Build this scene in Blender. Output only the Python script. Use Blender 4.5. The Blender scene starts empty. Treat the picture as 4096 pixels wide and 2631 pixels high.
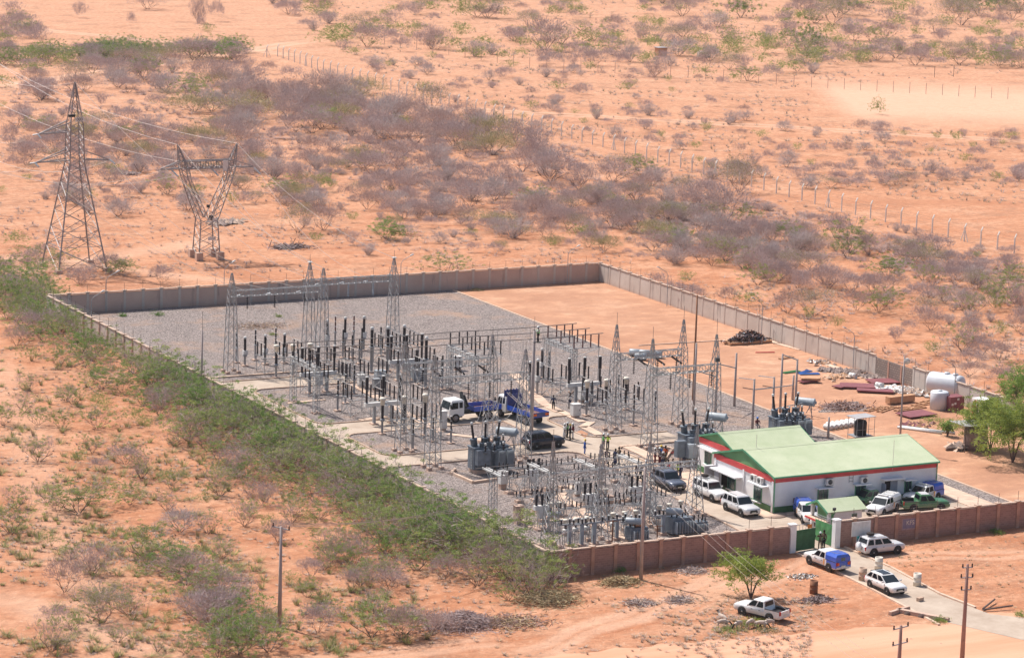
import bpy, math, random
import numpy as np
from mathutils import Matrix, Vector
R_ = random.Random(7)
D = bpy.data
SC = bpy.context.scene
COL = SC.collection
# ------------------------------------------------------------------ camera, world, sun, exposure
CAM = np.array([-137.383, -251.7395, 78.6993]); YAW, PITCH, ROLL, FPX = 0.4856, 0.1885, 0.03, 12528.6
_f = np.array([math.sin(YAW)*math.cos(PITCH), math.cos(YAW)*math.cos(PITCH), -math.sin(PITCH)])
_r0 = np.array([math.cos(YAW), -math.sin(YAW), 0.]); _u0 = np.cross(_r0, _f)
_r = math.cos(ROLL)*_r0+math.sin(ROLL)*_u0; _u = -math.sin(ROLL)*_r0+math.cos(ROLL)*_u0
cam = D.objects.new('camera', D.cameras.new('camera')); COL.objects.link(cam)
cam.data.sensor_width = 36; cam.data.lens = FPX/4096*36; cam.data.clip_start = 5; cam.data.clip_end = 6000
cam.matrix_world = Matrix([[_r[0], _u[0], -_f[0], CAM[0]], [_r[1], _u[1], -_f[1], CAM[1]], [_r[2], _u[2], -_f[2], CAM[2]], [0, 0, 0, 1]])
SC.camera = cam
SUN_AZ, SUN_EL = math.radians(112), math.radians(56)
w = D.worlds.new('World'); SC.world = w; w.use_nodes = True
nt = w.node_tree; bg = nt.nodes['Background']; sky = nt.nodes.new('ShaderNodeTexSky'); sky.sky_type = 'NISHITA'
sky.sun_disc = False; sky.sun_elevation = SUN_EL; sky.sun_rotation = math.pi/2-SUN_AZ; sky.dust_density = 3.0
nt.links.new(sky.outputs[0], bg.inputs[0]); bg.inputs[1].default_value = 0.115
sl = D.lights.new('sun', 'SUN'); sl.energy = 4.6; sl.angle = math.radians(0.5); sl.color = (1, 0.95, 0.88)
so = D.objects.new('sun', sl); COL.objects.link(so)
sv = Vector((math.cos(SUN_AZ)*math.cos(SUN_EL), math.sin(SUN_AZ)*math.cos(SUN_EL), math.sin(SUN_EL)))
so.rotation_euler = sv.to_track_quat('Z', 'Y').to_euler(); so.location = (0, 0, 120)
SC.view_settings.view_transform = 'Standard'; SC.view_settings.look = 'None'
SC.view_settings.exposure = 0.16; SC.view_settings.gamma = 1
SC.cycles.max_bounces = 4; SC.cycles.diffuse_bounces = 2; SC.cycles.glossy_bounces = 2; SC.cycles.transmission_bounces = 2
SC.cycles.volume_bounces = 0; SC.cycles.transparent_max_bounces = 4; SC.cycles.caustics_reflective = False; SC.cycles.caustics_refractive = False
# ------------------------------------------------------------------ where a point of the plan lies
def G(x, y, z=0.0):
    d = _f+_r*(x-2048)/FPX-_u*(y-1315.5)/FPX
    t = (z-CAM[2])/d[2]; q = CAM+d*t
    return Vector((q[0], q[1], q[2]))
def PX(P):
    d = np.array(P)-CAM; z = d@_f
    return 2048+FPX*(d@_r)/z, 1315.5-FPX*(d@_u)/z
def HT(bx, by, ty):
    b = G(bx, by); lo, hi = 0., 70.
    for _ in range(40):
        m = (lo+hi)/2
        if PX((b[0], b[1], m))[1] > ty: lo = m
        else: hi = m
    return lo
# ------------------------------------------------------------------ materials
MAT = {}
def mat(name, c, rough=0.8, metal=0.0, c2=None, scale=2.0, bump=0.0, spec=0.3, lo=0.35, hi=0.65, detail=4, bscale=None):
    if name in MAT: return MAT[name]
    m = D.materials.new(name); m.use_nodes = True; n = m.node_tree; b = n.nodes['Principled BSDF']
    b.inputs['Base Color'].default_value = (*c, 1); b.inputs['Roughness'].default_value = rough
    b.inputs['Metallic'].default_value = metal; b.inputs['Specular IOR Level'].default_value = spec
    tc = n.nodes.new('ShaderNodeTexCoord')
    nz = n.nodes.new('ShaderNodeTexNoise'); nz.inputs['Scale'].default_value = scale; nz.inputs['Detail'].default_value = detail
    n.links.new(tc.outputs['Object'], nz.inputs['Vector'])
    rp = n.nodes.new('ShaderNodeValToRGB'); rp.color_ramp.elements[0].position = lo; rp.color_ramp.elements[1].position = hi
    c2 = c2 or tuple(v*0.82 for v in c)
    rp.color_ramp.elements[0].color = (*c2, 1); rp.color_ramp.elements[1].color = (*c, 1)
    n.links.new(nz.outputs[0], rp.inputs[0]); n.links.new(rp.outputs[0], b.inputs['Base Color'])
    if bump:
        nb = n.nodes.new('ShaderNodeTexNoise'); nb.inputs['Scale'].default_value = bscale or scale*3; nb.inputs['Detail'].default_value = 5
        n.links.new(tc.outputs['Object'], nb.inputs['Vector'])
        bp = n.nodes.new('ShaderNodeBump'); bp.inputs['Strength'].default_value = bump; bp.inputs['Distance'].default_value = 0.3
        n.links.new(nb.outputs[0], bp.inputs['Height']); n.links.new(bp.outputs[0], b.inputs['Normal'])
    MAT[name] = m; return m
class NT:
    """small helper for node graphs"""
    def __init__(s, name):
        s.m = D.materials.new(name); s.m.use_nodes = True; s.t = s.m.node_tree; s.b = s.t.nodes['Principled BSDF']
        s.tc = s.t.nodes.new('ShaderNodeTexCoord').outputs['Object']; MAT[name] = s.m
    def noise(s, scale, detail=4, rough=0.5, vec=None):
        n = s.t.nodes.new('ShaderNodeTexNoise'); n.inputs['Scale'].default_value = scale; n.inputs['Detail'].default_value = detail
        n.inputs['Roughness'].default_value = rough; s.t.links.new(vec or s.tc, n.inputs['Vector']); return n.outputs[0]
    def ramp(s, f, stops):
        r = s.t.nodes.new('ShaderNodeValToRGB'); e = r.color_ramp.elements
        while len(e) < len(stops): e.new(0.5)
        for i, (p, c) in enumerate(stops):
            e[i].position = p; e[i].color = (*c, 1) if len(c) == 3 else c
        s.t.links.new(f, r.inputs[0]); return r.outputs[0]
    def mix(s, f, a, b):
        n = s.t.nodes.new('ShaderNodeMix'); n.data_type = 'RGBA'
        for k, v in ((0, f), (6, a), (7, b)):
            if hasattr(v, 'is_linked') or hasattr(v, 'links'): s.t.links.new(v, n.inputs[k])
            else: n.inputs[k].default_value = v if k == 0 else (*v, 1)
        return n.outputs[2]
    def math(s, op, a, b=0.0):
        n = s.t.nodes.new('ShaderNodeMath'); n.operation = op; n.use_clamp = False
        for k, v in ((0, a), (1, b)):
            if hasattr(v, 'links'): s.t.links.new(v, n.inputs[k])
            else: n.inputs[k].default_value = v
        return n.outputs[0]
    def stretch(s, sx, sy, sz, rz=0):
        n = s.t.nodes.new('ShaderNodeMapping'); n.inputs['Scale'].default_value = (sx, sy, sz); n.inputs['Rotation'].default_value = (0, 0, rz)
        s.t.links.new(s.tc, n.inputs[0]); return n.outputs[0]
    def bump(s, h, st=0.5, dist=0.3):
        n = s.t.nodes.new('ShaderNodeBump'); n.inputs['Strength'].default_value = st; n.inputs['Distance'].default_value = dist
        s.t.links.new(h, n.inputs['Height']); s.t.links.new(n.outputs[0], s.b.inputs['Normal'])
    def out(s, c, rough=0.95, spec=0.1):
        s.t.links.new(c, s.b.inputs['Base Color']); s.b.inputs['Roughness'].default_value = rough; s.b.inputs['Specular IOR Level'].default_value = spec
        return s.m
# red-orange sand with paler drifts
n = NT('sand'); big = n.noise(0.012, 6, 0.6); mid = n.noise(0.09, 7, 0.68); fine = n.noise(0.9, 5, 0.7)
streak = n.noise(0.35, 6, 0.65, n.stretch(0.25, 1.0, 1, 0.9))
base = n.ramp(mid, [(0.32, (0.43, 0.165, 0.08)), (0.50, (0.60, 0.275, 0.15)), (0.68, (0.73, 0.42, 0.27))])
pale = n.ramp(streak, [(0.36, (0.50, 0.20, 0.10)), (0.64, (0.70, 0.39, 0.25))])
c = n.mix(n.ramp(big, [(0.33, (0, 0, 0)), (0.68, (1, 1, 1))]), base, pale)
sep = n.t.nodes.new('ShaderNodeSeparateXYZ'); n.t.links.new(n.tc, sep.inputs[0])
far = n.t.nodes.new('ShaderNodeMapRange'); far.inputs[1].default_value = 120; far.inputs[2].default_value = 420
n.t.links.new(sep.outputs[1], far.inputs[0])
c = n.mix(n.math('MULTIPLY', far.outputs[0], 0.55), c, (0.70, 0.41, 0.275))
c = n.mix(n.math('MULTIPLY', n.ramp(n.noise(0.13, 7, 0.75), [(0.52, (0, 0, 0)), (0.62, (1, 1, 1))]), 0.6), c, (0.37, 0.20, 0.13))
c = n.mix(n.math('MULTIPLY', n.ramp(fine, [(0.42, (1, 1, 1)), (0.56, (0, 0, 0))]), 0.42), c, (0.36, 0.15, 0.08))
c = n.mix(n.math('MULTIPLY', n.ramp(n.noise(1.5, 4, 0.7), [(0.58, (0, 0, 0)), (0.68, (1, 1, 1))]), 0.5), c, (0.74, 0.56, 0.41))
def track(n, c, A, B, hw, col, k, soft=0.5, nz=1.6, gap=0.0):
    """a worn track or bare patch on the ground between two places"""
    dx, dy = B[0]-A[0], B[1]-A[1]; L = math.hypot(dx, dy); ca, sa = dx/L, dy/L
    wob = n.math('MULTIPLY', n.math('SUBTRACT', n.noise(0.06, 3), 0.5), nz*8)
    x = n.math('SUBTRACT', sep.outputs[0], A[0]); y = n.math('SUBTRACT', sep.outputs[1], A[1])
    u = n.math('ADD', n.math('MULTIPLY', x, ca), n.math('MULTIPLY', y, sa)); v = n.math('ADD', n.math('ADD', n.math('MULTIPLY', x, -sa), n.math('MULTIPLY', y, ca)), wob)
    v = n.math('ABSOLUTE', v)
    if gap: v = n.math('ABSOLUTE', n.math('SUBTRACT', v, gap))
    def mr(q, a, b_):
        m = n.t.nodes.new('ShaderNodeMapRange'); m.inputs[1].default_value = a; m.inputs[2].default_value = b_; n.t.links.new(q, m.inputs[0]); return m.outputs[0]
    f = n.math('MULTIPLY', mr(v, hw*(1+soft), hw*(1-soft)), n.math('MULTIPLY', mr(u, -L*0.08, L*0.05), mr(u, L*1.08, L*0.95)))
    f = n.math('MULTIPLY', f, n.math('ADD', n.math('MULTIPLY', n.noise(0.5, 4, 0.7), 0.9), 0.5)); return n.mix(n.math('MULTIPLY', f, k), c, col)
def g2(x, y): q = G(x*4096/2398, y*4096/2398); return (q[0], q[1])
PALE = (0.74, 0.46, 0.32)
c = track(n, c, g2(1960, 235), g2(2500, 250), 34, PALE, 0.9, 0.5, 1.0)
for A, B, hw, col, k, gp in (((900, 245), (2398, 330), 1.1, PALE, 0.6, 1.6), ((0, 205), (700, 100), 1.4, PALE, 0.7, 1.8), ((700, 130), (0, 60), 1.2, PALE, 0.6, 1.6), ((1250, 1530), (1700, 1350), 0.9, PALE, 0.6, 1.0), ((1600, 1440), (1920, 1290), 0.7, PALE, 0.5, 0.8), ((0, 640), (520, 560), 3.0, PALE, 0.5, 0), ((560, 660), (0, 600), 2.0, PALE, 0.5, 0),
        ((2398, 480), (1700, 460), 3.0, (0.50, 0.22, 0.12), 0.5, 0), ((2398, 800), (2200, 900), 1.0, (0.74, 0.46, 0.32), 0.5, 1.2), ((1150, 1500), (640, 1560), 0.8, PALE, 0.5, 0.9), ((2050, 1310), (2398, 1290), 0.6, PALE, 0.5, 0.9), ((0, 1400), (600, 1600), 2.2, PALE, 0.5, 0), ((0, 850), (250, 1540), 2.5, PALE, 0.35, 0)):
    c = track(n, c, g2(*A), g2(*B), hw, col, k, 0.5, 0.7, gp)
n.bump(n.noise(0.6, 8, 0.75), 0.9, 0.5); n.out(c)
n = NT('gravel'); vor = n.t.nodes.new('ShaderNodeTexVoronoi'); vor.inputs['Scale'].default_value = 9.0; n.t.links.new(n.tc, vor.inputs[0])
c = n.ramp(vor.outputs['Color'], [(0.10, (0.11, 0.088, 0.085)), (0.5, (0.265, 0.222, 0.208)), (0.9, (0.50, 0.42, 0.385))])
c = n.mix(n.math('MULTIPLY', n.ramp(n.noise(0.10, 7, 0.7), [(0.52, (0, 0, 0)), (0.64, (1, 1, 1))]), 0.6), c, (0.47, 0.30, 0.21))
c = n.mix(n.math('MULTIPLY', n.ramp(n.noise(0.22, 6, 0.75), [(0.36, (1, 1, 1)), (0.44, (0, 0, 0))]), 0.45), c, (0.14, 0.115, 0.11))
c = n.mix(n.math('MULTIPLY', n.ramp(n.noise(1.5, 5, 0.8), [(0.60, (0, 0, 0)), (0.75, (1, 1, 1))]), 0.35), c, (0.40, 0.34, 0.29))
n.bump(vor.outputs['Distance'], 0.8, 0.12); n.out(c)
n = NT('yard_sand')
c = n.mix(n.math('MULTIPLY', n.ramp(n.noise(0.35, 6, 0.75), [(0.44, (1, 1, 1)), (0.56, (0, 0, 0))]), 0.5), n.ramp(n.noise(0.07, 8, 0.7), [(0.36, (0.40, 0.20, 0.125)), (0.48, (0.56, 0.30, 0.185)), (0.62, (0.68, 0.41, 0.27))]), (0.44, 0.23, 0.145))
c = n.mix(n.math('MULTIPLY', n.ramp(n.noise(0.5, 6, 0.7, n.stretch(0.35, 1, 1, 1.2)), [(0.45, (1, 1, 1)), (0.6, (0, 0, 0))]), 0.55), c, (0.42, 0.22, 0.14))
n.bump(n.noise(0.7, 7, 0.7), 0.7, 0.3); n.out(c)
n = NT('concrete_road'); c = n.ramp(n.noise(0.3, 7, 0.7), [(0.32, (0.39, 0.30, 0.235)), (0.62, (0.52, 0.425, 0.345))])
c = n.mix(n.math('MULTIPLY', n.ramp(n.noise(1.6, 6, 0.7), [(0.56, (0, 0, 0)), (0.7, (1, 1, 1))]), 0.4), c, (0.36, 0.27, 0.21)); n.bump(n.noise(8, 3), 0.2, 0.05); n.out(c)
n = NT('dirt_road'); c = n.ramp(n.noise(0.25, 6, 0.6, n.stretch(0.15, 1, 1, 0.35)), [(0.35, (0.58, 0.29, 0.175)), (0.62, (0.68, 0.385, 0.255))]); n.bump(n.noise(1.2, 6, 0.7, n.stretch(0.2, 1, 1, 0.35)), 0.6, 0.15); n.out(c)
# block and plaster walls
def brickmat(name, ca, cb, mortar, sc=1.0, bw=0.45, bh=0.22, ms=0.02):
    n = NT(name); mp = n.t.nodes.new('ShaderNodeCombineXYZ'); se = n.t.nodes.new('ShaderNodeSeparateXYZ'); n.t.links.new(n.tc, se.inputs[0])
    n.t.links.new(n.math('ADD', se.outputs[0], se.outputs[1]), mp.inputs[0]); n.t.links.new(se.outputs[2], mp.inputs[1])
    br = n.t.nodes.new('ShaderNodeTexBrick'); n.t.links.new(mp.outputs[0], br.inputs[0])
    br.inputs['Color1'].default_value = (*ca, 1); br.inputs['Color2'].default_value = (*cb, 1); br.inputs['Mortar'].default_value = (*mortar, 1)
    br.inputs['Scale'].default_value = sc; br.inputs['Brick Width'].default_value = bw; br.inputs['Row Height'].default_value = bh; br.inputs['Mortar Size'].default_value = ms
    c = n.mix(n.math('MULTIPLY', n.ramp(n.noise(0.7, 5, 0.7), [(0.4, (0, 0, 0)), (0.7, (1, 1, 1))]), 0.5), br.outputs[0], tuple(v*0.7 for v in ca))
    mud = n.t.nodes.new('ShaderNodeMapRange'); mud.inputs[1].default_value = 0.75; mud.inputs[2].default_value = 0.1
    n.t.links.new(n.math('ADD', se.outputs[2], n.math('MULTIPLY', n.noise(1.2, 3), 0.5)), mud.inputs[0])
    c = n.mix(n.math('MULTIPLY', mud.outputs[0], 0.75), c, (0.46, 0.19, 0.10)); n.bump(br.outputs[1], -0.4, 0.05); return n.out(c)
brickmat('brick_wall', (0.42, 0.255, 0.215), (0.32, 0.19, 0.165), (0.46, 0.29, 0.235))
brickmat('stone_wall', (0.36, 0.29, 0.25), (0.27, 0.22, 0.20), (0.18, 0.14, 0.12), 1, 0.5, 0.3, 0.035)
def plaster(name, ca, cb, streakc, k=0.8):
    n = NT(name); c = n.ramp(n.noise(0.25, 6, 0.65), [(0.35, ca), (0.65, cb)])
    s = n.noise(0.55, 5, 0.65, n.stretch(1.0, 1.0, 0.12)); c = n.mix(n.math('MULTIPLY', n.ramp(s, [(0.57, (0, 0, 0)), (0.66, (1, 1, 1))]), k), c, streakc)
    se = n.t.nodes.new('ShaderNodeSeparateXYZ'); n.t.links.new(n.tc, se.inputs[0])
    mud = n.t.nodes.new('ShaderNodeMapRange'); mud.inputs[1].default_value = 0.7; mud.inputs[2].default_value = 0.1
    n.t.links.new(n.math('ADD', se.outputs[2], n.math('MULTIPLY', n.noise(0.8, 3), 0.5)), mud.inputs[0])
    c = n.mix(n.math('MULTIPLY', mud.outputs[0], 0.5), c, (0.50, 0.27, 0.17)); n.bump(n.noise(6, 4), 0.25, 0.05); return n.out(c)
plaster('plaster_wall', (0.50, 0.43, 0.385), (0.62, 0.55, 0.495), (0.26, 0.22, 0.21))
plaster('pink_plaster', (0.52, 0.37, 0.31), (0.60, 0.45, 0.38), (0.27, 0.22, 0.21))
mat('coping', (0.60, 0.45, 0.36), c2=(0.50, 0.36, 0.28), scale=1.5)
mat('pillar', (0.55, 0.33, 0.25), c2=(0.44, 0.25, 0.18), scale=1.2)
mat('kerbstone', (0.60, 0.44, 0.34), c2=(0.44, 0.30, 0.22), scale=0.8)
mat('slab', (0.70, 0.52, 0.40), c2=(0.58, 0.41, 0.31), scale=0.9)
mat('plinth', (0.60, 0.43, 0.34), c2=(0.48, 0.33, 0.26), scale=2)
mat('steel', (0.50, 0.50, 0.505), 0.5, 0.4, c2=(0.36, 0.36, 0.37), scale=1.2, spec=0.5)
mat('pylon_steel', (0.38, 0.36, 0.36), 0.6, 0.3, c2=(0.25, 0.23, 0.235), scale=0.5, spec=0.4)
mat('pipe_grey', (0.36, 0.37, 0.39), 0.55, 0.2, scale=1.0)
mat('tank_grey', (0.19, 0.22, 0.26), 0.5, 0.0, c2=(0.13, 0.155, 0.19), scale=1.5, spec=0.5)
mat('tank_light', (0.36, 0.40, 0.44), 0.45, 0.0, scale=1.5, spec=0.5)
mat('insulator', (0.035, 0.02, 0.022), 0.4, 0.0, c2=(0.022, 0.012, 0.015), scale=8, spec=0.4)
mat('red_insulator', (0.15, 0.05, 0.04), 0.35, scale=8, spec=0.6)
mat('glass_insulator', (0.50, 0.55, 0.60), 0.3, scale=8, spec=0.6)
mat('white_metal', (0.74, 0.73, 0.71), 0.5, c2=(0.62, 0.60, 0.58), scale=2.5)
mat('cream_cap', (0.78, 0.70, 0.60), 0.5, scale=3)
mat('wire', (0.66, 0.60, 0.56), 0.6, 0.0)
mat('bus_tube', (0.23, 0.20, 0.19), 0.5, 0.4)
mat('pole_concrete', (0.45, 0.38, 0.36), 0.8, c2=(0.36, 0.30, 0.29), scale=1.0)
mat('pole_rust', (0.33, 0.15, 0.08), 0.8, c2=(0.22, 0.10, 0.06), scale=1.5)
mat('pole_wood', (0.36, 0.22, 0.19), 0.9, scale=1.5)
mat('fence_post', (0.80, 0.74, 0.68), 0.8, scale=1)
mat('wire_mesh', (0.45, 0.34, 0.28), 0.7, 0.2)
mat('twig_grey', (0.55, 0.43, 0.415), 0.9, c2=(0.40, 0.305, 0.30), scale=1.3)
mat('twig_pale', (0.60, 0.53, 0.51), 0.9, c2=(0.46, 0.40, 0.39), scale=1.3)
mat('twig_brown', (0.52, 0.37, 0.32), 0.9, c2=(0.40, 0.28, 0.245), scale=1.3)
mat('twig_tan', (0.56, 0.46, 0.27), 0.9, c2=(0.45, 0.36, 0.22), scale=1.3)
mat('bark', (0.17, 0.12, 0.105), 0.9, c2=(0.12, 0.085, 0.075), scale=3)
mat('leaf_green', (0.39, 0.45, 0.13), 0.8, c2=(0.18, 0.25, 0.07), scale=0.9)
mat('leaf_dark', (0.23, 0.36, 0.085), 0.8, c2=(0.10, 0.185, 0.045), scale=0.9)
mat('leaf_olive', (0.33, 0.31, 0.15), 0.8, c2=(0.25, 0.235, 0.11), scale=0.9)
mat('leaf_bright', (0.25, 0.40, 0.09), 0.7, c2=(0.17, 0.30, 0.06), scale=1.2)
mat('leaf_neem', (0.38, 0.44, 0.08), 0.6, c2=(0.22, 0.30, 0.06), scale=1.5)
mat('dry_grass', (0.55, 0.40, 0.24), 0.9, c2=(0.40, 0.27, 0.16), scale=2)
mat('stone', (0.36, 0.28, 0.25), 0.9, c2=(0.24, 0.18, 0.16), scale=3)
for k_ in ('twig_grey', 'twig_pale', 'twig_brown', 'twig_tan', 'leaf_green', 'leaf_dark', 'leaf_olive', 'leaf_bright', 'leaf_neem'):
    t_ = MAT[k_].node_tree; pb_ = t_.nodes['Principled BSDF']; tr_ = t_.nodes.new('ShaderNodeBsdfTranslucent'); mx_ = t_.nodes.new('ShaderNodeMixShader'); mx_.inputs[0].default_value = 0.4 if k_[0] == 'l' else 0.18
    t_.links.new(pb_.inputs['Base Color'].links[0].from_socket, tr_.inputs[0]); t_.links.new(pb_.outputs[0], mx_.inputs[1]); t_.links.new(tr_.outputs[0], mx_.inputs[2]); t_.links.new(mx_.outputs[0], t_.nodes['Material Output'].inputs[0])
# ------------------------------------------------------------------ mesh builder
def mbox(v, f, c, s, rot=None):
    k = len(v); hx, hy, hz = s[0]/2, s[1]/2, s[2]/2
    for dx, dy, dz in ((-1,-1,-1),(1,-1,-1),(1,1,-1),(-1,1,-1),(-1,-1,1),(1,-1,1),(1,1,1),(-1,1,1)):
        p = Vector((dx*hx, dy*hy, dz*hz))
        if rot is not None: p = rot @ p
        v.append((c[0]+p[0], c[1]+p[1], c[2]+p[2]))
    f += [tuple(k+i for i in q) for q in ((0,3,2,1),(4,5,6,7),(0,1,5,4),(1,2,6,5),(2,3,7,6),(3,0,4,7))]
class MB:
    def __init__(s, *mats): s.v = []; s.f = []; s.mi = []; s.cur = 0; s.mats = [MAT[m] if isinstance(m, str) else m for m in mats]; s.sm = []
    def _fill(s, sm=False):
        k = len(s.f)-len(s.mi); s.mi += [s.cur]*k; s.sm += [sm]*k; return s
    def use(s, name):
        m = MAT[name] if isinstance(name, str) else name
        if m not in s.mats: s.mats.append(m)
        s.cur = s.mats.index(m); return s
    def box(s, c, size, rz=0, rot=None):
        if rz: rot = Matrix.Rotation(rz, 3, 'Z')
        mbox(s.v, s.f, c, size, rot); return s._fill()
    def bar(s, a, b, r0, r1=None, n=4, cap=True, sm=False):
        a = Vector(a); b = Vector(b); r1 = r0 if r1 is None else r1; d = b-a
        if d.length < 1e-6: return s
        d.normalize(); u = d.cross(Vector((0, 0, 1)));
        if u.length < 1e-3: u = Vector((1, 0, 0))
        u.normalize(); w = d.cross(u); k = len(s.v)
        for c, r in ((a, r0), (b, r1)):
            for i in range(n):
                t = 2*math.pi*(i+0.5)/n; s.v.append(tuple(c+u*(math.cos(t)*r)+w*(math.sin(t)*r)))
        for i in range(n):
            j = (i+1) % n; s.f.append((k+i, k+j, k+n+j, k+n+i))
        if cap: s.f.append(tuple(k+i for i in range(n-1, -1, -1))); s.f.append(tuple(k+n+i for i in range(n)))
        return s._fill(sm)
    def path(s, pts, r, n=4, sm=False):
        for a, b in zip(pts, pts[1:]): s.bar(a, b, r, n=n, cap=False, sm=sm)
        return s
    def lathe(s, o, prof, n=10, axis=None):
        """prof: list of (r, z); axis: direction (default up)"""
        q = Vector(axis).to_track_quat('Z', 'Y').to_matrix() if axis is not None else None; k = len(s.v)
        for r, z in prof:
            for i in range(n):
                t = 2*math.pi*i/n; p = Vector((r*math.cos(t), r*math.sin(t), z))
                if q: p = q @ p
                s.v.append((o[0]+p[0], o[1]+p[1], o[2]+p[2]))
        m = len(prof)
        for j in range(m-1):
            for i in range(n):
                i2 = (i+1) % n; s.f.append((k+j*n+i, k+j*n+i2, k+(j+1)*n+i2, k+(j+1)*n+i))
        s.f.append(tuple(k+i for i in range(n-1, -1, -1))); s.f.append(tuple(k+(m-1)*n+i for i in range(n)))
        return s._fill(True)
    def poly(s, pts):
        k = len(s.v); s.v += [tuple(p) for p in pts]; s.f.append(tuple(range(k, k+len(pts)))); return s._fill()
    def prism(s, pts, z0, z1):
        k = len(s.v); n = len(pts)
        a = sum(pts[i][0]*pts[(i+1) % n][1]-pts[(i+1) % n][0]*pts[i][1] for i in range(n))
        if a < 0: pts = list(reversed(pts))
        s.v += [(p[0], p[1], z0) for p in pts]+[(p[0], p[1], z1) for p in pts]
        s.f.append(tuple(k+i for i in range(n-1, -1, -1))); s.f.append(tuple(k+n+i for i in range(n)))
        for i in range(n):
            j = (i+1) % n; s.f.append((k+i, k+j, k+n+j, k+n+i))
        return s._fill()
    def loft(s, rings, cap=True, sm=True):
        k = len(s.v); n = len(rings[0])
        for r in rings: s.v += [tuple(p) for p in r]
        for j in range(len(rings)-1):
            for i in range(n):
                i2 = (i+1) % n; s.f.append((k+j*n+i, k+j*n+i2, k+(j+1)*n+i2, k+(j+1)*n+i))
        s._fill(sm)
        if cap:
            s.f.append(tuple(k+i for i in range(n-1, -1, -1))); s.f.append(tuple(k+(len(rings)-1)*n+i for i in range(n)))
        return s._fill()
    def mesh(s, name):
        me = D.meshes.new(name); me.from_pydata(s.v, [], s.f); me.polygons.foreach_set('material_index', s.mi); me.polygons.foreach_set('use_smooth', s.sm)
        for m in s.mats: me.materials.append(m)
        me.update(); return me
    def build(s, name, parent=None, loc=None):
        o = D.objects.new(name, s.mesh(name)); COL.objects.link(o)
        if parent is not None: o.parent = parent
        if loc is not None: o.location = loc
        return o
def tag(o, label=None, cat=None, group=None, kind=None):
    if label: o['label'] = label
    if cat: o['category'] = cat
    if group: o['group'] = group
    if kind: o['kind'] = kind
    return o
def thing(name, label, cat, loc=(0, 0, 0), rz=0.0, group=None):
    o = D.objects.new(name, None); COL.objects.link(o); o.location = loc; o.rotation_euler = (0, 0, rz); o.empty_display_size = 0.3
    return tag(o, label, cat, group)
def dup(src, loc, rz=None, label=None, sc=None, group=None):
    def cp(o, par):
        c = o.copy(); COL.objects.link(c)
        if par is not None: c.parent = par
        for ch in o.children: cp(ch, c)
        return c
    c = cp(src, None); c.location = loc
    if rz is not None: c.rotation_euler = (0, 0, rz)
    if sc is not None: c.scale = sc if hasattr(sc, '__len__') else (sc, sc, sc)
    if label: c['label'] = label
    if group: c['group'] = group
    return c
ORD = ['', 'second ', 'third ', 'fourth ', 'fifth ', 'sixth ', 'seventh ', 'eighth ', 'ninth ', 'tenth ', 'eleventh ', 'twelfth ', 'thirteenth ', 'fourteenth ', 'fifteenth ', 'sixteenth ', 'seventeenth ', 'eighteenth ', 'nineteenth ']
TENS = ['twentieth', 'thirtieth', 'fortieth', 'fiftieth', 'sixtieth', 'seventieth', 'eightieth', 'ninetieth']
TEN2 = ['twenty', 'thirty', 'forty', 'fifty', 'sixty', 'seventy', 'eighty', 'ninety']
def ordw(i):
    if i < 19: return ORD[i] or 'first '
    n = i+1; t, u = divmod(n, 10)
    if n >= 100: return 'far '
    return (TENS[t-2] if u == 0 else TEN2[t-2]+'-'+(ORD[u-1].strip() or 'first'))+' '
def sheet(name, pts, z, m, kind='structure'):
    b = MB(m); b.poly([(p[0], p[1], z) for p in pts]); o = b.build(name)
    if o.data.polygons[0].normal.z < 0: o.data.flip_normals()
    o['kind'] = kind; return o
def N(*pts): return [G(*p) for p in pts]
# ------------------------------------------------------------------ ground
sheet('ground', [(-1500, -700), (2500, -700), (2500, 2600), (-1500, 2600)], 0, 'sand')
def ragged(P, amp, step=1.2):
    out = []; n_ = len(P)
    for i in range(n_):
        a, c = Vector((P[i][0], P[i][1], 0)), Vector((P[(i+1) % n_][0], P[(i+1) % n_][1], 0)); k = min(200, max(1, int((c-a).length/step)))
        for j in range(k): q = a.lerp(c, j/k); out.append((q[0]+R_.uniform(-amp, amp)*0.4+amp*math.sin(q[0]*0.9)+amp*0.6*math.sin(q[1]*1.7+q[0]*2.1), q[1]+amp*math.sin(q[0]*1.3+2)+R_.uniform(-amp, amp)*0.4))
    return out
# gravel yard, sand yard, roads
A_, B_ = 84.64, 142.15
sheet('gravel_spill', ragged([(60.6, 30), (60.6, 140), (61.0, 140), (61.0, 30)], 0.25, 0.5), 0.018, 'gravel')
sheet('yard_ground', [(60.7, 0.1), (A_, 0.1), (A_, B_), (60.7, B_)], 0.012, 'yard_sand')
sheet('gravel_bed', [(0, 0), (60.5, 0), (60.5, B_), (0, B_)], 0.024, 'gravel')
def arc(cx, cy, r, a0, a1, n=6): return [(cx+r*math.cos(math.radians(a0+(a1-a0)*i/n)), cy+r*math.sin(math.radians(a0+(a1-a0)*i/n))) for i in range(n+1)]
strip = [(0.4, 46.3), (0.4, 93.6), (20.8, 93.6), (20.8, 88.3), (8.6, 88.3)]+arc(8.6, 86.5, 1.8, 90, 180)+[(6.8, 69.8)]+arc(8.6, 69.8, 1.8, 180, 270)+[(36.5, 68.0), (36.5, 62.6), (35.5, 62.6)]+arc(34.8, 60.6, 2.0, 90, 180)+[(32.8, 53)]+arc(34.8, 53.0, 1.8, 180, 270)+[(43, 51.2), (43, 46.2), (35, 46.2)]+arc(35, 44.4, 1.8, 90, 180)+[(33.2, 34), (32.9, 13), (57, 13), (57, 0.4), (25.4, 0.4), (26.8, 8), (27.6, 20), (28.2, 34), (28.2, 44)]+arc(26.2, 44.2, 2.0, 0, 90)+[(5, 46.3)]
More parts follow.
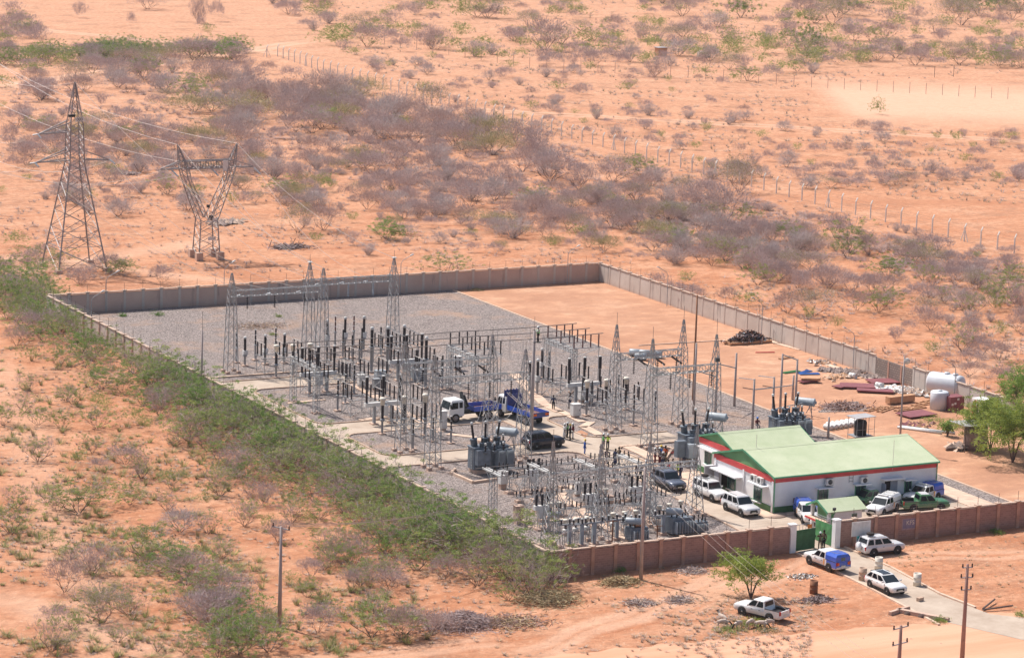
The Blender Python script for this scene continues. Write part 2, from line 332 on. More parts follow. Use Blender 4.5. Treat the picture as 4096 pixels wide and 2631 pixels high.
sheet('concrete_road', strip, 0.05, 'concrete_road')
sheet('gravel_island', [(27.6, 51.4), (27.6, 62.3), (9, 62.3)]+arc(9, 60.5, 1.8, 90, 180)+[(7.2, 52.8)]+arc(9, 52.8, 1.8, 180, 270), 0.062, 'gravel')
sheet('oil_pit_gravel', N((2300, 1730), (2342, 1752), (2352, 1735), (2325, 1722)), 0.075, 'yard_sand')
sheet('gravel_pad', N((3270, 1650), (3330, 1612), (3430, 1605), (3480, 1645)), 0.03, 'gravel')
sheet('gravel_lane', [(57.1, 0.4), (60.5, 0.4), (60.5, 24), (57.1, 24)], 0.056, 'gravel')
sheet('dirt_road', ragged(N((1700, 2800), (2000, 2640), (2700, 2572), (3200, 2530), (3500, 2505), (3760, 2492), (3960, 2450), (4300, 2440), (4400, 2900)), 0.35), 0.012, 'dirt_road')
sheet('access_road', N((3190, 2204), (3300, 2186), (3380, 2190), (3560, 2270), (3760, 2380), (3960, 2455), (4096, 2470), (4096, 2560), (3840, 2500), (3700, 2468), (3480, 2350), (3300, 2262)), 0.03, 'concrete_road')
def strip_path(name, pts, wd, z0, z1, m, close=False):
    b = MB(m); pts = [Vector((p[0], p[1], 0)) for p in pts]
    for a, c in zip(pts, pts[1:]):
        d = (c-a); L = d.length
        if L < 0.05: continue
        b.box(((a[0]+c[0])/2, (a[1]+c[1])/2, (z0+z1)/2), (L+wd*0.4, wd, z1-z0), math.atan2(d[1], d[0]))
    o = b.build(name); o['kind'] = 'structure'; return o
K = 'kerbstone'
strip_path('kerb', [(20.8, 88.2), (8.6, 88.2)]+arc(8.6, 86.4, 1.8, 90, 180)+[(6.8, 69.8)]+arc(8.6, 69.9, 1.8, 180, 270)+[(21, 68.1)], 0.2, 0, 0.17, K)
strip_path('kerb', [(27.6, 62.3), (9, 62.3)]+arc(9, 60.5, 1.8, 90, 180)+[(7.2, 52.8)]+arc(9, 52.8, 1.8, 180, 270)+[(25.5, 51.2), (27.6, 53), (27.6, 62.3)], 0.2, 0, 0.17, K)
strip_path('kerb', [(0.6, 46.2), (24, 46.2)]+arc(26.2, 44.2, 2.0, 90, 0)+[(28.2, 34), (27.6, 20), (26.8, 8), (25.4, 0.5)], 0.2, 0, 0.17, K)
strip_path('kerb', [(0.6, 93.7), (21, 93.7)], 0.2, 0, 0.17, K)
strip_path('kerb', [(2.5, 96.3), (22, 96.3)], 0.35, 0, 0.2, 'slab')
strip_path('kerb', [(25, 68.1), (36.6, 68.1)], 0.2, 0, 0.17, K)
strip_path('kerb', [(36.6, 62.5), (35.5, 62.5)]+arc(34.8, 60.6, 2.0, 90, 180)+[(32.8, 53)]+arc(34.8, 53.0, 1.8, 180, 270)+[(43, 51.2)], 0.2, 0, 0.17, K)
strip_path('kerb', [(43, 46.1), (35, 46.1)]+arc(35, 44.4, 1.8, 90, 180)+[(33.2, 36)], 0.2, 0, 0.17, K)
strip_path('kerb', [(60.6, 0.4), (60.6, B_-0.3)], 0.22, 0, 0.13, 'slab')
strip_path('kerb', [G(2555, 1383), G(2800, 1368), G(2960, 1360)], 0.2, 0, 0.12, 'slab')
strip_path('drain_channel', [G(3060, 1355), G(3110, 1376), G(3200, 1400)], 0.7, 0, 0.10, 'slab')
strip_path('drain_channel', [(82.6, 78), (82.6, 58)], 0.9, 0, 0.10, 'slab')
strip_path('kerb', N((3380, 2190), (3560, 2268), (3760, 2376), (3900, 2430)), 0.25, 0, 0.16, 'slab')
strip_path('kerb', N((3186, 2214), (3300, 2266), (3480, 2354), (3700, 2470), (3755, 2500)), 0.25, 0, 0.16, 'slab')
# trench covers
def trench(pts, wd=1.1):
    b = MB('slab'); pts = [G(*p) for p in pts]
    for a, c in zip(pts, pts[1:]):
        d = c-a; L = d.length; k = max(1, int(L/0.55)); an = math.atan2(d[1], d[0])
        for i in range(k):
            p = a+d*((i+0.5)/k); b.box((p[0], p[1], 0.09), (L/k-0.03, wd, 0.08), an)
    o = b.build('trench_cover'); return tag(o, None, None, None, 'structure')
trench([(1415, 1540), (1560, 1620), (1700, 1697), (1768, 1730)]); trench([(1790, 1738), (1890, 1750), (1930, 1765), (1985, 1790)], 0.9)
trench([(2050, 1490), (2120, 1560), (2178, 1618), (2240, 1650)], 1.3); trench([(2240, 1645), (2330, 1690)], 1.0); trench([(2365, 1690), (2328, 1712)], 1.0); trench([(2335, 1708), (2400, 1742)], 1.2)
trench([(2500, 1782), (2580, 1818), (2625, 1842)], 1.6); trench([(2290, 1945), (2235, 1985)], 1.0)
trench([(2235, 1985), (2330, 2045), (2400, 2092)], 1.3); trench([(2420, 2100), (2470, 2140), (2520, 2175)], 1.3)
trench([(2110, 2108), (2200, 2100)], 0.8); trench([(2200, 2085), (2330, 2070)], 0.7); trench([(1150, 1615), (1300, 1600)], 0.6); trench([(1440, 1682), (1545, 1668)], 0.8)
trench([(3725, 1945), (3830, 1985), (3925, 2022)], 3.2)
# oil pit kerb round the left transformer
strip_path('kerb', N((1820, 1882), (1805, 1896), (1892, 1934), (2050, 1912), (2150, 1895)), 0.3, 0, 0.3, 'slab')
strip_path('kerb', N((2660, 1840), (2690, 1800), (2640, 1790)), 0.3, 0, 0.3, 'slab')
# culvert at the roadside
cu = thing('culvert', 'concrete culvert headwall with three pipe mouths under the access road', 'culvert', G(3690, 2465))
b = MB('plinth'); b.box((0, 0, -0.1), (5.2, 0.5, 0.9), math.radians(-60)); b.box((-1.2, 2.0, 0.1), (3.0, 0.3, 0.5), math.radians(20)); b.build('headwall', cu)
for k in (-1.4, 0, 1.4):
    b = MB('bark'); b.lathe((k*0.5-0.24, -k*0.87-0.14, 0.0), [(0.3, 0), (0.3, 0.12)], 12, (-0.87, -0.5, 0)); b.build('pipe_mouth', cu)
# ------------------------------------------------------------------ compound walls
HW = 2.69
def wall(name, label, p0, p1, bay, mats, thick=0.2, h=HW, rods=True, skip=(), pil_out=0.12, start=0.0, steps=(), rodh=1.0):
    p0 = Vector((*p0, 0)); p1 = Vector((*p1, 0)); d = p1-p0; L = d.length; d.normalize(); an = math.atan2(d[1], d[0])
    t = thing(name, label, 'wall', p0, an)
    b = MB(mats[0]); b.box((L/2, 0, h/2-0.1), (L, thick, h-0.1)); b.build('panel', t)
    b = MB('coping'); k = 0; x = start; xs = []
    while x <= L+0.01: xs.append(x); x += bay
    for a, c in zip([0]+xs, xs+[L]):
        if c-a > 0.5: b.box(((a+c)/2, 0, h+0.005), (c-a-0.42, thick+0.16, 0.11))
    b.build('coping', t)
    pb = MB(mats[1]); pb.box((0, 0, (h+0.06)/2), (0.36, thick+pil_out*2, h+0.06)); pb.use('coping'); pb.box((0, 0, h+0.115), (0.52, thick+pil_out*2+0.16, 0.11))
    pm = pb.mesh('pillar'); rb = MB('bark'); rb.bar((0, 0, h+0.17), (0, 0, h+0.17+rodh), 0.022, n=4); rm = rb.mesh('fence_rod')
    for x in xs:
        o = D.objects.new('pillar', pm); COL.objects.link(o); o.parent = t; o.location = (x, 0, 0)
        if rods:
            r = D.objects.new('fence_rod', rm); COL.objects.link(r); r.parent = t; r.location = (x, 0, 0)
            r.rotation_euler = (R_.uniform(-0.03, 0.03), R_.uniform(-0.03, 0.03), 0)
    if rods:
        b = MB('wire')
        for z in (0.3, 0.55, 0.8): b.bar((0, 0, h+z), (L, 0, h+z), 0.006, n=3)
        b.build('fence_wire', t)
    return t
wall('brick_wall', 'red brown block wall with pale pillars running from the corner to the green gate', (0, 0), (27.1, 0), 2.5, ('brick_wall', 'pillar'), start=2.31)
wall('brick_wall', 'red brown block wall running right from the white gate pillar past the sign', (32.5, 0), (62, 0), 2.5, ('brick_wall', 'pillar'), start=2.14)
wall('plaster_wall', 'long grey plastered wall beside the green acacia thicket', (0, 0.25), (0, B_), 2.962, ('plaster_wall', 'coping'), start=0.05)
wall('plaster_wall', 'grey plastered back wall below the two pylons with dark stains', (0.3, B_), (A_, B_), 2.646, ('pink_plaster', 'plaster_wall'), pil_out=0.04, start=0.1)
yst = 70.1
wall('plaster_wall', 'right hand grey plastered wall from the far corner to the bare stone patch', (A_, B_-0.2), (A_, yst), 2.9134, ('plaster_wall', 'plaster_wall'), pil_out=0.04, start=0.15)
g1 = G(3540, 1420, HW); g2 = G(3690, 1487, HW)
stone_y = 62.0
sw = thing('stone_wall', 'unplastered rough stone stretch of the right hand wall with two reddish posts', 'wall', (A_, yst-0.1, 0), -math.pi/2)
b = MB('stone_wall'); b.box(((yst-stone_y)/2, 0, 1.2), (yst-stone_y-0.2, 0.25, 2.4)); b.build('panel', sw)
for x in (2.8, 5.6):
    b = MB('pillar'); b.box((x, -0.12, 1.2), (0.3, 0.1, 2.38)); b.build('post', sw)
wall('plaster_wall', 'grey plastered wall from the stone patch past the white water tanks', (A_, stone_y-0.1), (A_, 20), 2.9134, ('plaster_wall', 'plaster_wall'), pil_out=0.04, start=0.15)
b = MB('twig_brown');
for (x, y) in ((8, 141.9), (22, 141.9), (43, 141.9)): pass
# gate
for nm, x, lb in (('gate_pillar', 27.35, 'white rendered pillar on the left of the green gate'), ('gate_pillar', 32.55, 'white rendered pillar on the right of the green gate')):
    b = MB('white_wall' if 'white_wall' in MAT else mat('white_wall', (0.87, 0.86, 0.87), 0.7, c2=(0.80, 0.78, 0.79), scale=0.8))
    b.box((0, 0, 1.4), (0.62, 0.62, 2.8)); b.box((0, 0, 2.86), (0.74, 0.74, 0.12)); o = b.build(nm, None, (x, 0, 0)); tag(o, lb, 'pillar')
mat('gate_green', (0.045, 0.15, 0.06), 0.5, c2=(0.035, 0.11, 0.045), scale=1.5); mat('gate_lit', (0.08, 0.27, 0.10), 0.5, c2=(0.06, 0.21, 0.08), scale=1.5)  # same gate green twice, the second lightened in colour to look sunlit
def gate_leaf(label, p, an, L, m):
    t = thing('gate', label, 'gate', p, an)
    b = MB(m); b.box((L/2, 0, 1.15), (L, 0.05, 2.1))
    for k in range(3):
        for s in (0, 1):
            x = L*(k+0.5)/3; z = 0.62+1.05*s; b.loft([[(x-L/6.2, 0.026, z-0.5), (x+L/6.2, 0.026, z-0.5), (x+L/6.2, 0.026, z+0.5), (x-L/6.2, 0.026, z+0.5)], [(x-0.02, 0.075, z-0.02), (x+0.02, 0.075, z-0.02), (x+0.02, 0.075, z+0.02), (x-0.02, 0.075, z+0.02)]], sm=False)
            b.loft([[(x+L/6.2, -0.026, z-0.5), (x-L/6.2, -0.026, z-0.5), (x-L/6.2, -0.026, z+0.5), (x+L/6.2, -0.026, z+0.5)], [(x+0.02, -0.075, z-0.02), (x-0.02, -0.075, z-0.02), (x-0.02, -0.075, z+0.02), (x+0.02, -0.075, z+0.02)]], sm=False)
    b.build('panel', t)
    b = MB('pipe_grey'); b.bar((0, 0, 2.75), (L, 0, 2.75), 0.03)
    for k in range(7): b.bar((L*k/6, 0, 2.2), (L*k/6, 0, 2.75), 0.02)
    b.build('top_rail', t); return t
gl = gate_leaf('closed dark green metal gate leaf beside the left white pillar', (27.75, -0.1, 0), math.radians(8), 2.5, 'gate_green')
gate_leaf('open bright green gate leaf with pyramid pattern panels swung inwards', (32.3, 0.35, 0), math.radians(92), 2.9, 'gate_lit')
b = MB(mat('orange_sign', (0.75, 0.25, 0.05), 0.5)); b.box((1.7, -0.06, 2.45), (0.55, 0.03, 0.4)); b.build('warning_plate', gl)
# notice board
nb = thing('notice_board', 'blank white board on two posts in front of the brick wall', 'sign', G(3440, 2205), 0)
b = MB('white_metal'); b.box((0, 0, 2.35), (2.2, 0.06, 1.45)); b.build('board', nb)
for x in (-0.45, 0.65):
    b = MB('pipe_grey'); b.bar((x, 0.06, 0), (x, 0.06, 3.0), 0.04); b.build('post', nb)
pst = thing('wall_poster', 'faded mauve painted poster on the brick wall right of the notice board', 'poster', (41.27, -0.112, 1.65))
b = MB(mat('poster_pink', (0.42, 0.30, 0.30), 0.8, c2=(0.34, 0.24, 0.25), scale=3)); b.box((0, 0, 0), (1.9, 0.015, 1.2)); b.use(mat('poster_mauve', (0.28, 0.24, 0.33), 0.8, scale=3)); b.box((0, -0.01, 0.03), (1.65, 0.015, 0.95)); b.build('sheet', pst)
def text(body, size, m, name, parent, loc, rot, ext=0.006):
    c = D.curves.new(name, 'FONT'); c.body = body; c.size = size; c.extrude = ext; c.align_x = 'CENTER'; c.align_y = 'CENTER'
    o = D.objects.new('t', c); COL.objects.link(o); bpy.context.view_layer.update()
    me = D.meshes.new_from_object(o.evaluated_get(bpy.context.evaluated_depsgraph_get())); D.objects.remove(o)
    me.materials.clear(); me.materials.append(MAT[m]); q = D.objects.new(name, me); COL.objects.link(q); q.parent = parent; q.location = loc; q.rotation_euler = rot; return q
text('KFS', 0.62, 'cream_cap', 'lettering', pst, (0.05, -0.026, 0.12), (math.pi/2, 0, 0))
# ------------------------------------------------------------------ control building and gatehouse
def onx(px, py, X):
    d = _f+_r*(px-2048)/FPX-_u*(py-1315.5)/FPX; t = (X-CAM[0])/d[0]; q = CAM+d*t; return q[1], q[2]
def ony(px, py, Y):
    d = _f+_r*(px-2048)/FPX-_u*(py-1315.5)/FPX; t = (Y-CAM[1])/d[1]; q = CAM+d*t; return q[0], q[2]
if 'white_wall' not in MAT: mat('white_wall', (0.80, 0.79, 0.80), 0.7, c2=(0.70, 0.68, 0.69), scale=0.8)
mat('wall_green', (0.08, 0.19, 0.08), 0.6, c2=(0.06, 0.15, 0.06), scale=1.5); mat('gable_green', (0.17, 0.36, 0.16), 0.6, c2=(0.15, 0.31, 0.14), scale=0.7)
mat('band_red', (0.66, 0.085, 0.085), 0.5, c2=(0.56, 0.07, 0.07), scale=1.0); mat('trim_green', (0.12, 0.36, 0.20), 0.5, scale=2)
mat('window_glass', (0.035, 0.07, 0.075), 0.15, 0.0, c2=(0.02, 0.05, 0.05), scale=1.5, spec=0.8); mat('dark_inside', (0.035, 0.025, 0.03), 0.9)
mat('door_grey', (0.36, 0.38, 0.46), 0.5, scale=1); mat('grille_dark', (0.09, 0.09, 0.09), 0.6)
n = NT('roof_sheet'); wv = n.t.nodes.new('ShaderNodeTexWave'); wv.inputs['Scale'].default_value = 1.1; wv.wave_profile = 'SIN'; n.t.links.new(n.tc, wv.inputs[0])
c = n.ramp(n.noise(0.35, 6, 0.7), [(0.35, (0.45, 0.51, 0.325)), (0.65, (0.55, 0.59, 0.41))]); n.bump(wv.outputs[1], 0.12, 0.03); n.out(c, 0.6, 0.3)
def building(name, label, x0, x1, y0, y1, h, hr, yr, plinth=0.75, band=0.62, ov=0.22):
    t = thing(name, label, 'building', (x0, y0, 0)); W_ = x1-x0; L = y1-y0; r = yr-y0
    b = MB('white_wall'); b.box((W_/2, L/2, h/2), (W_, L, h)); b.build('wall', t)
    b = MB('wall_green'); b.box((W_/2, L/2, plinth/2), (W_+0.16, L+0.16, plinth)); b.build('plinth', t)
    b = MB('band_red')
    b.box((W_/2, -0.05, h-band/2), (W_+0.2, 0.1, band)); b.box((W_/2, L+0.05, h-band/2), (W_+0.2, 0.1, band)); b.box((-0.05, L/2, h-band/2), (0.1, L, band)); b.box((W_+0.05, L/2, h-band/2), (0.1, L, band)); b.build('fascia_band', t)
    for x in (0.0, W_-0.12):
        b = MB('gable_green')
        b.loft([[(x, 0, h), (x, L, h), (x, r, hr-0.12)], [(x+0.12, 0, h), (x+0.12, L, h), (x+0.12, r, hr-0.12)]], sm=False); b.build('gable', t)
    # roof slopes as thin slabs
    b = MB('roof_sheet'); s0 = (hr-h)/r; e0 = -ov; z0 = h+0.02-ov*s0; s1 = (hr-h)/(L-r); z1 = h+0.02-ov*s1
    for xa, xb in ((-ov, W_+ov),):
        b.loft([[(xa, e0, z0), (xb, e0, z0), (xb, r, hr), (xa, r, hr)], [(xa, e0, z0+0.07), (xb, e0, z0+0.07), (xb, r, hr+0.07), (xa, r, hr+0.07)]], sm=False)
        b.loft([[(xa, r, hr), (xb, r, hr), (xb, L+ov, z1), (xa, L+ov, z1)], [(xa, r, hr+0.07), (xb, r, hr+0.07), (xb, L+ov, z1+0.07), (xa, L+ov, z1+0.07)]], sm=False)
    rf = b.build('roof', t)
    b = MB('roof_sheet')
    b.loft([[(-ov-0.02, r-0.35, hr-0.35*s0+0.09), (-ov-0.02, r, hr+0.11), (-ov-0.02, r+0.35, hr-0.35*s1+0.09)], [(W_+ov+0.02, r-0.35, hr-0.35*s0+0.09), (W_+ov+0.02, r, hr+0.11), (W_+ov+0.02, r+0.35, hr-0.35*s1+0.09)]], sm=False); b.build('ridge_cap', rf)
    for x in (-ov, W_+ov):
        b = MB('trim_green')
        for ya, za, yb, zb in ((e0, z0, r, hr), (r, hr, L+ov, z1)):
            b.loft([[(x-0.03, ya, za-0.12), (x+0.03, ya, za-0.12), (x+0.03, ya, za+0.09), (x-0.03, ya, za+0.09)], [(x-0.03, yb, zb-0.12), (x+0.03, yb, zb-0.12), (x+0.03, yb, zb+0.09), (x-0.03, yb, zb+0.09)]], sm=False)
        b.build('barge_board', rf)
    b = MB('trim_green'); b.bar((-ov, e0-0.06, z0-0.02), (W_+ov, e0-0.06, z0-0.02), 0.09, n=8); b.build('gutter', rf); b = MB('trim_green'); b.bar((-ov, L+ov+0.06, z1-0.02), (W_+ov, L+ov+0.06, z1-0.02), 0.09, n=8); b.build('gutter', rf)
    b = MB('trim_green'); b.bar((-0.02, -0.12, 0.1), (-0.02, -0.12, h-0.3), 0.06, n=6); b.bar((-0.02, -0.12, h-0.3), (-0.3, e0-0.02, z0-0.05), 0.06, n=6); b.build('downpipe', t)
    b = MB('trim_green'); b.bar((W_, -0.12, 0.1), (W_, -0.12, h-0.2), 0.06, n=6); b.build('downpipe', t)
    return t
def winx(t, r, X, pane='window_glass'):   # on the wall facing -x
    (ya, za), (yb, zb) = onx(r[0], r[3], X), onx(r[2], r[1], X); y0, y1 = min(ya, yb), max(ya, yb)
    (yc, zt) = onx((r[0]+r[2])/2, (r[1]+r[3])/2, X); h = 0.62*(r[3]-r[1])/39.0; w_ = 0.30*(r[2]-r[0])/12.5*1.0
    o = t.location; b = MB('trim_green'); b.box((X-o[0]-0.02, yc-o[1], zt), (0.06, 2*w_+0.1, 2*h+0.1)); f = b.build('window', t)
    b = MB(pane)
    for s in (-1, 1): b.box((X-o[0]-0.055, yc-o[1]+s*w_/2, zt), (0.03, w_-0.06, 2*h-0.06))
    b.build('pane', f); b = MB('white_wall'); b.box((X-o[0]-0.1, yc-o[1], zt-h-0.12), (0.25, 2*w_+0.3, 0.08)); b.build('sill', f); return yc, zt, h, w_
mb_ = building('control_building', 'long white control building with pale green roof and red band', 33.9, 54.2, 13.8, 25.6, 3.95, 5.55, 19.8)
rb_ = building('rear_building', 'shorter white building with pale green roof tucked behind the long one', 36.4, 46.4, 25.9, 33.2, 3.95, 5.15, 29.0)
X0, Y0 = 33.9, 13.8
b = MB('white_wall')
winx(mb_, (3016, 1947, 3046, 1996), X0-0.03); winx(mb_, (2912, 1905, 2942, 1950), X0-0.03); winx(rb_, (2819, 1805, 2846, 1851), 36.37)
def hood(t, c, s):
    b = MB('white_wall'); b.box((c[0]-t.location[0], c[1]-t.location[1], c[2]), s); b.build('hood', t)
y1_, z1_ = onx(3030, 1935, X0-0.4); hood(mb_, (X0-0.4, y1_, z1_), (0.8, 3.0, 0.12))
y2_, z2_ = onx(2900, 1888, X0-0.5); hood(mb_, (X0-0.5, y2_+0.3, z2_), (1.0, 6.2, 0.14))
y3_, z3_ = onx(2830, 1795, 36.0); hood(rb_, (36.0, y3_, z3_), (0.9, 3.4, 0.14))
def acunit(t, c, s, ax):
    b = MB('white_metal'); b.box((0, 0, 0), s); b.use('grille_dark')
    b.lathe((s[0]*0.0 if ax == 'y' else -s[0]/2-0.003, -s[1]/2-0.003 if ax == 'y' else 0, 0), [(0.27, 0), (0.27, 0.02)], 14, (0, -1, 0) if ax == 'y' else (-1, 0, 0))
    b.use('pipe_grey'); b.box((0, 0.05, -s[2]/2-0.06), (s[0]*0.9, s[1]*0.9, 0.05)); b.build('air_conditioner', t, (c[0]-t.location[0], c[1]-t.location[1], c[2]))
ya, za = onx(3032, 1917, X0-0.3); acunit(mb_, (X0-0.3, ya+0.9, za), (0.35, 0.95, 0.65), 'x'); acunit(mb_, (X0-0.3, ya-0.4, za), (0.35, 0.95, 0.65), 'x')
# pilasters on the short side
for yy in (0.15, 5.9, 11.6): b = MB('white_wall'); b.box((-0.05, yy, 1.75), (0.12, 0.3, 3.4)); b.build('pilaster', mb_)
# entrance wing
b = MB(mat('grey_wall', (0.50, 0.47, 0.49), 0.7, scale=1)); b.box((-0.7, 11.4, 1.35), (1.6, 0.16, 2.7)); b.box((-0.8, 10.0, 1.3), (0.1, 1.0, 2.6)); b.build('wing_wall', mb_)
b = MB('dark_inside'); b.box((-0.04, 9.6, 1.2), (0.06, 1.3, 2.3)); b.build('doorway', mb_)
def winy(t, r, Y, hoodw=0.35, door=False):
    (xa, z0), (xb, z1) = ony(r[0], r[3], Y), ony(r[2], r[1], Y); xc = (xa+xb)/2; _, zc = ony((r[0]+r[2])/2, (r[1]+r[3])/2, Y); o = t.location
    w_ = (xb-xa); h = (r[3]-r[1])/37.5
    b = MB('trim_green'); b.box((xc-o[0], Y-o[1], zc), (w_+0.1, 0.08, h+0.1)); f = b.build('window', t)
    b = MB('window_glass')
    for s in (-1, 1): b.box((xc-o[0]+s*w_/4, Y-o[1]-0.045, zc), (w_/2-0.06, 0.03, h-0.06))
    b.build('pane', f)
    if hoodw: b = MB('white_wall'); b.box((xc-o[0], Y-o[1]-0.32, zc+h/2+0.22), (w_+2*hoodw, 0.7, 0.1)); b.build('hood', t)
winy(mb_, (3271, 1956, 3312, 1997), Y0-0.03); winy(mb_, (3420, 1941, 3462, 1984), Y0-0.03); winy(mb_, (3618, 1923, 3645, 1966), Y0-0.03)
xd, zd = ony(3560, 1965, Y0); b = MB('dark_inside'); b.box((xd-0.35-X0, -0.03, 1.15), (0.75, 0.05, 2.3)); b.build('doorway', mb_)
b = MB('door_grey'); b.box((xd+0.4-X0, -0.05, 1.15), (0.9, 0.05, 2.25)); dr = b.build('door', mb_); b = MB('door_grey'); b.box((xd-1.1-X0, -0.4, 1.1), (0.05, 0.8, 2.2)); b.build('door', mb_)
b = MB('steel'); b.box((xd+0.7-X0, -0.1, 1.1), (0.05, 0.06, 0.2)); b.build('handle', dr)
hood(mb_, (xd, Y0-0.45, 2.65), (2.6, 0.9, 0.1))
for q in ((3318, 1926), (3457, 1919)):
    xq, zq = ony(q[0], q[1], Y0-0.3); acunit(mb_, (xq, Y0-0.3, zq), (0.95, 0.35, 0.68), 'y')
xv, zv = ony(3185, 1999, Y0); b = MB('stone'); b.box((xv-X0, -0.03, zv), (0.8, 0.06, 0.5)); b.build('vent', mb_)
xv, zv = ony(3404, 1910, Y0); b = MB('pipe_grey')
for s in (-0.25, 0.25): b.bar((xv-X0+s, -0.05, zv-0.5), (xv-X0+s, -0.05, zv+0.4), 0.025)
for s in (-0.35, 0, 0.3): b.bar((xv-X0-0.25, -0.07, zv+s), (xv-X0+0.25, -0.07, zv+s), 0.025)
b.build('bracket_ladder', mb_)
xv, zv = ony(3511, 1975, Y0); fe = thing('fire_extinguisher', 'red fire extinguisher hanging on the white wall left of the door', 'extinguisher', (xv, Y0-0.14, zv-0.25))
b = MB('band_red'); b.lathe((0, 0, 0), [(0.0, 0), (0.1, 0.02), (0.1, 0.42), (0.04, 0.5)], 10); b.build('cylinder', fe); b = MB('dark_inside'); b.lathe((0, 0, 0.5), [(0.03, 0), (0.03, 0.1)], 8); b.build('valve', fe)
for t_, px_, L_ in ((mb_, (1.4, 6.0, 5.45), 1.6), (mb_, (14.6, -0.1, 3.5), 3.2), (rb_, (0.3, 3.1, 5.1), 0.9)):
    b = MB('wire'); b.bar(px_, (px_[0]+0.03, px_[1], px_[2]+L_), 0.025); b.build('lightning_rod', t_)
# apron slab round the building
b = MB('slab'); b.box((43, 13.1, 0.09), (19.2, 1.0, 0.08)); b.box((32.9, 19, 0.09), (1.8, 12, 0.08)); b.box((34, 29, 0.09), (4.6, 7.6, 0.08)); b.lathe((33.6, 13.4, 0.05), [(1.5, 0), (1.5, 0.09)], 16); o = b.build('apron_slab'); o['kind'] = 'structure'
# gatehouse
gh = thing('gatehouse', 'small white guardhouse with pale green roof just inside the gate', 'gatehouse', (33.9, 3.5, 0))
b = MB('white_wall'); b.box((2.35, 1.6, 1.4), (3.3, 3.2, 2.8)); b.box((0.1, 0.1, 1.4), (0.3, 0.3, 2.8)); b.box((0.1, 3.1, 1.4), (0.3, 0.3, 2.8)); b.build('wall', gh)
b = MB('gable_green'); b.box((0.72, 1.6, 2.2), (0.06, 2.9, 1.3)); b.loft([[(0.0, 0, 2.8), (0.0, 3.2, 2.8), (0.0, 1.6, 3.45)], [(0.1, 0, 2.8), (0.1, 3.2, 2.8), (0.1, 1.6, 3.45)]], sm=False); b.build('gable', gh)
b = MB('roof_sheet')
b.loft([[(-0.4, -0.4, 2.66), (4.4, -0.4, 2.66), (4.4, 1.6, 3.52), (-0.4, 1.6, 3.52)], [(-0.4, -0.4, 2.73), (4.4, -0.4, 2.73), (4.4, 1.6, 3.59), (-0.4, 1.6, 3.59)]], sm=False)
b.loft([[(-0.4, 1.6, 3.52), (4.4, 1.6, 3.52), (4.4, 3.6, 2.66), (-0.4, 3.6, 2.66)], [(-0.4, 1.6, 3.59), (4.4, 1.6, 3.59), (4.4, 3.6, 2.73), (-0.4, 3.6, 2.73)]], sm=False); grf = b.build('roof', gh)
b = MB('trim_green')
for ya, za, yb, zb in ((-0.4, 2.66, 1.6, 3.52), (1.6, 3.52, 3.6, 2.66)):
    b.loft([[(-0.45, ya, za-0.14), (-0.39, ya, za-0.14), (-0.39, ya, za+0.1), (-0.45, ya, za+0.1)], [(-0.45, yb, zb-0.14), (-0.39, yb, zb-0.14), (-0.39, yb, zb+0.1), (-0.45, yb, zb+0.1)]], sm=False)
b.build('barge_board', grf)
b = MB('slab'); b.box((-0.25, 1.6, 1.62), (0.9, 3.3, 0.08)); b.use('band_red'); b.box((-0.72, 1.6, 1.58), (0.05, 3.3, 0.2)); b.build('canopy', gh)
b = MB('band_red'); b.box((2.35, -0.03, 0.95), (3.34, 0.08, 0.14)); b.build('wall_band', gh)
b = MB('trim_green'); b.box((3.1, -0.02, 1.85), (0.6, 0.06, 0.8)); f = b.build('window', gh); b = MB('window_glass'); b.box((3.1, -0.06, 1.85), (0.5, 0.03, 0.7)); b.build('pane', f)
b = MB('trim_green'); b.bar((0.3, -0.1, 0.1), (0.3, -0.1, 2.2), 0.05, n=6); b.bar((0.3, -0.1, 2.2), (0.5, -0.35, 2.62), 0.05, n=6); b.build('downpipe', gh)
fl = thing('floodlight', 'black floodlight aimed at the gate from the guardhouse eave', 'lamp', (34.25, 3.05, 2.75)); b = MB('grille_dark'); b.box((0, 0, 0.3), (0.35, 0.2, 0.28), 0.4); b.build('housing', fl); b = MB('grille_dark'); b.bar((0, 0, 0), (0, 0, 0.2), 0.03); b.build('bracket', fl)
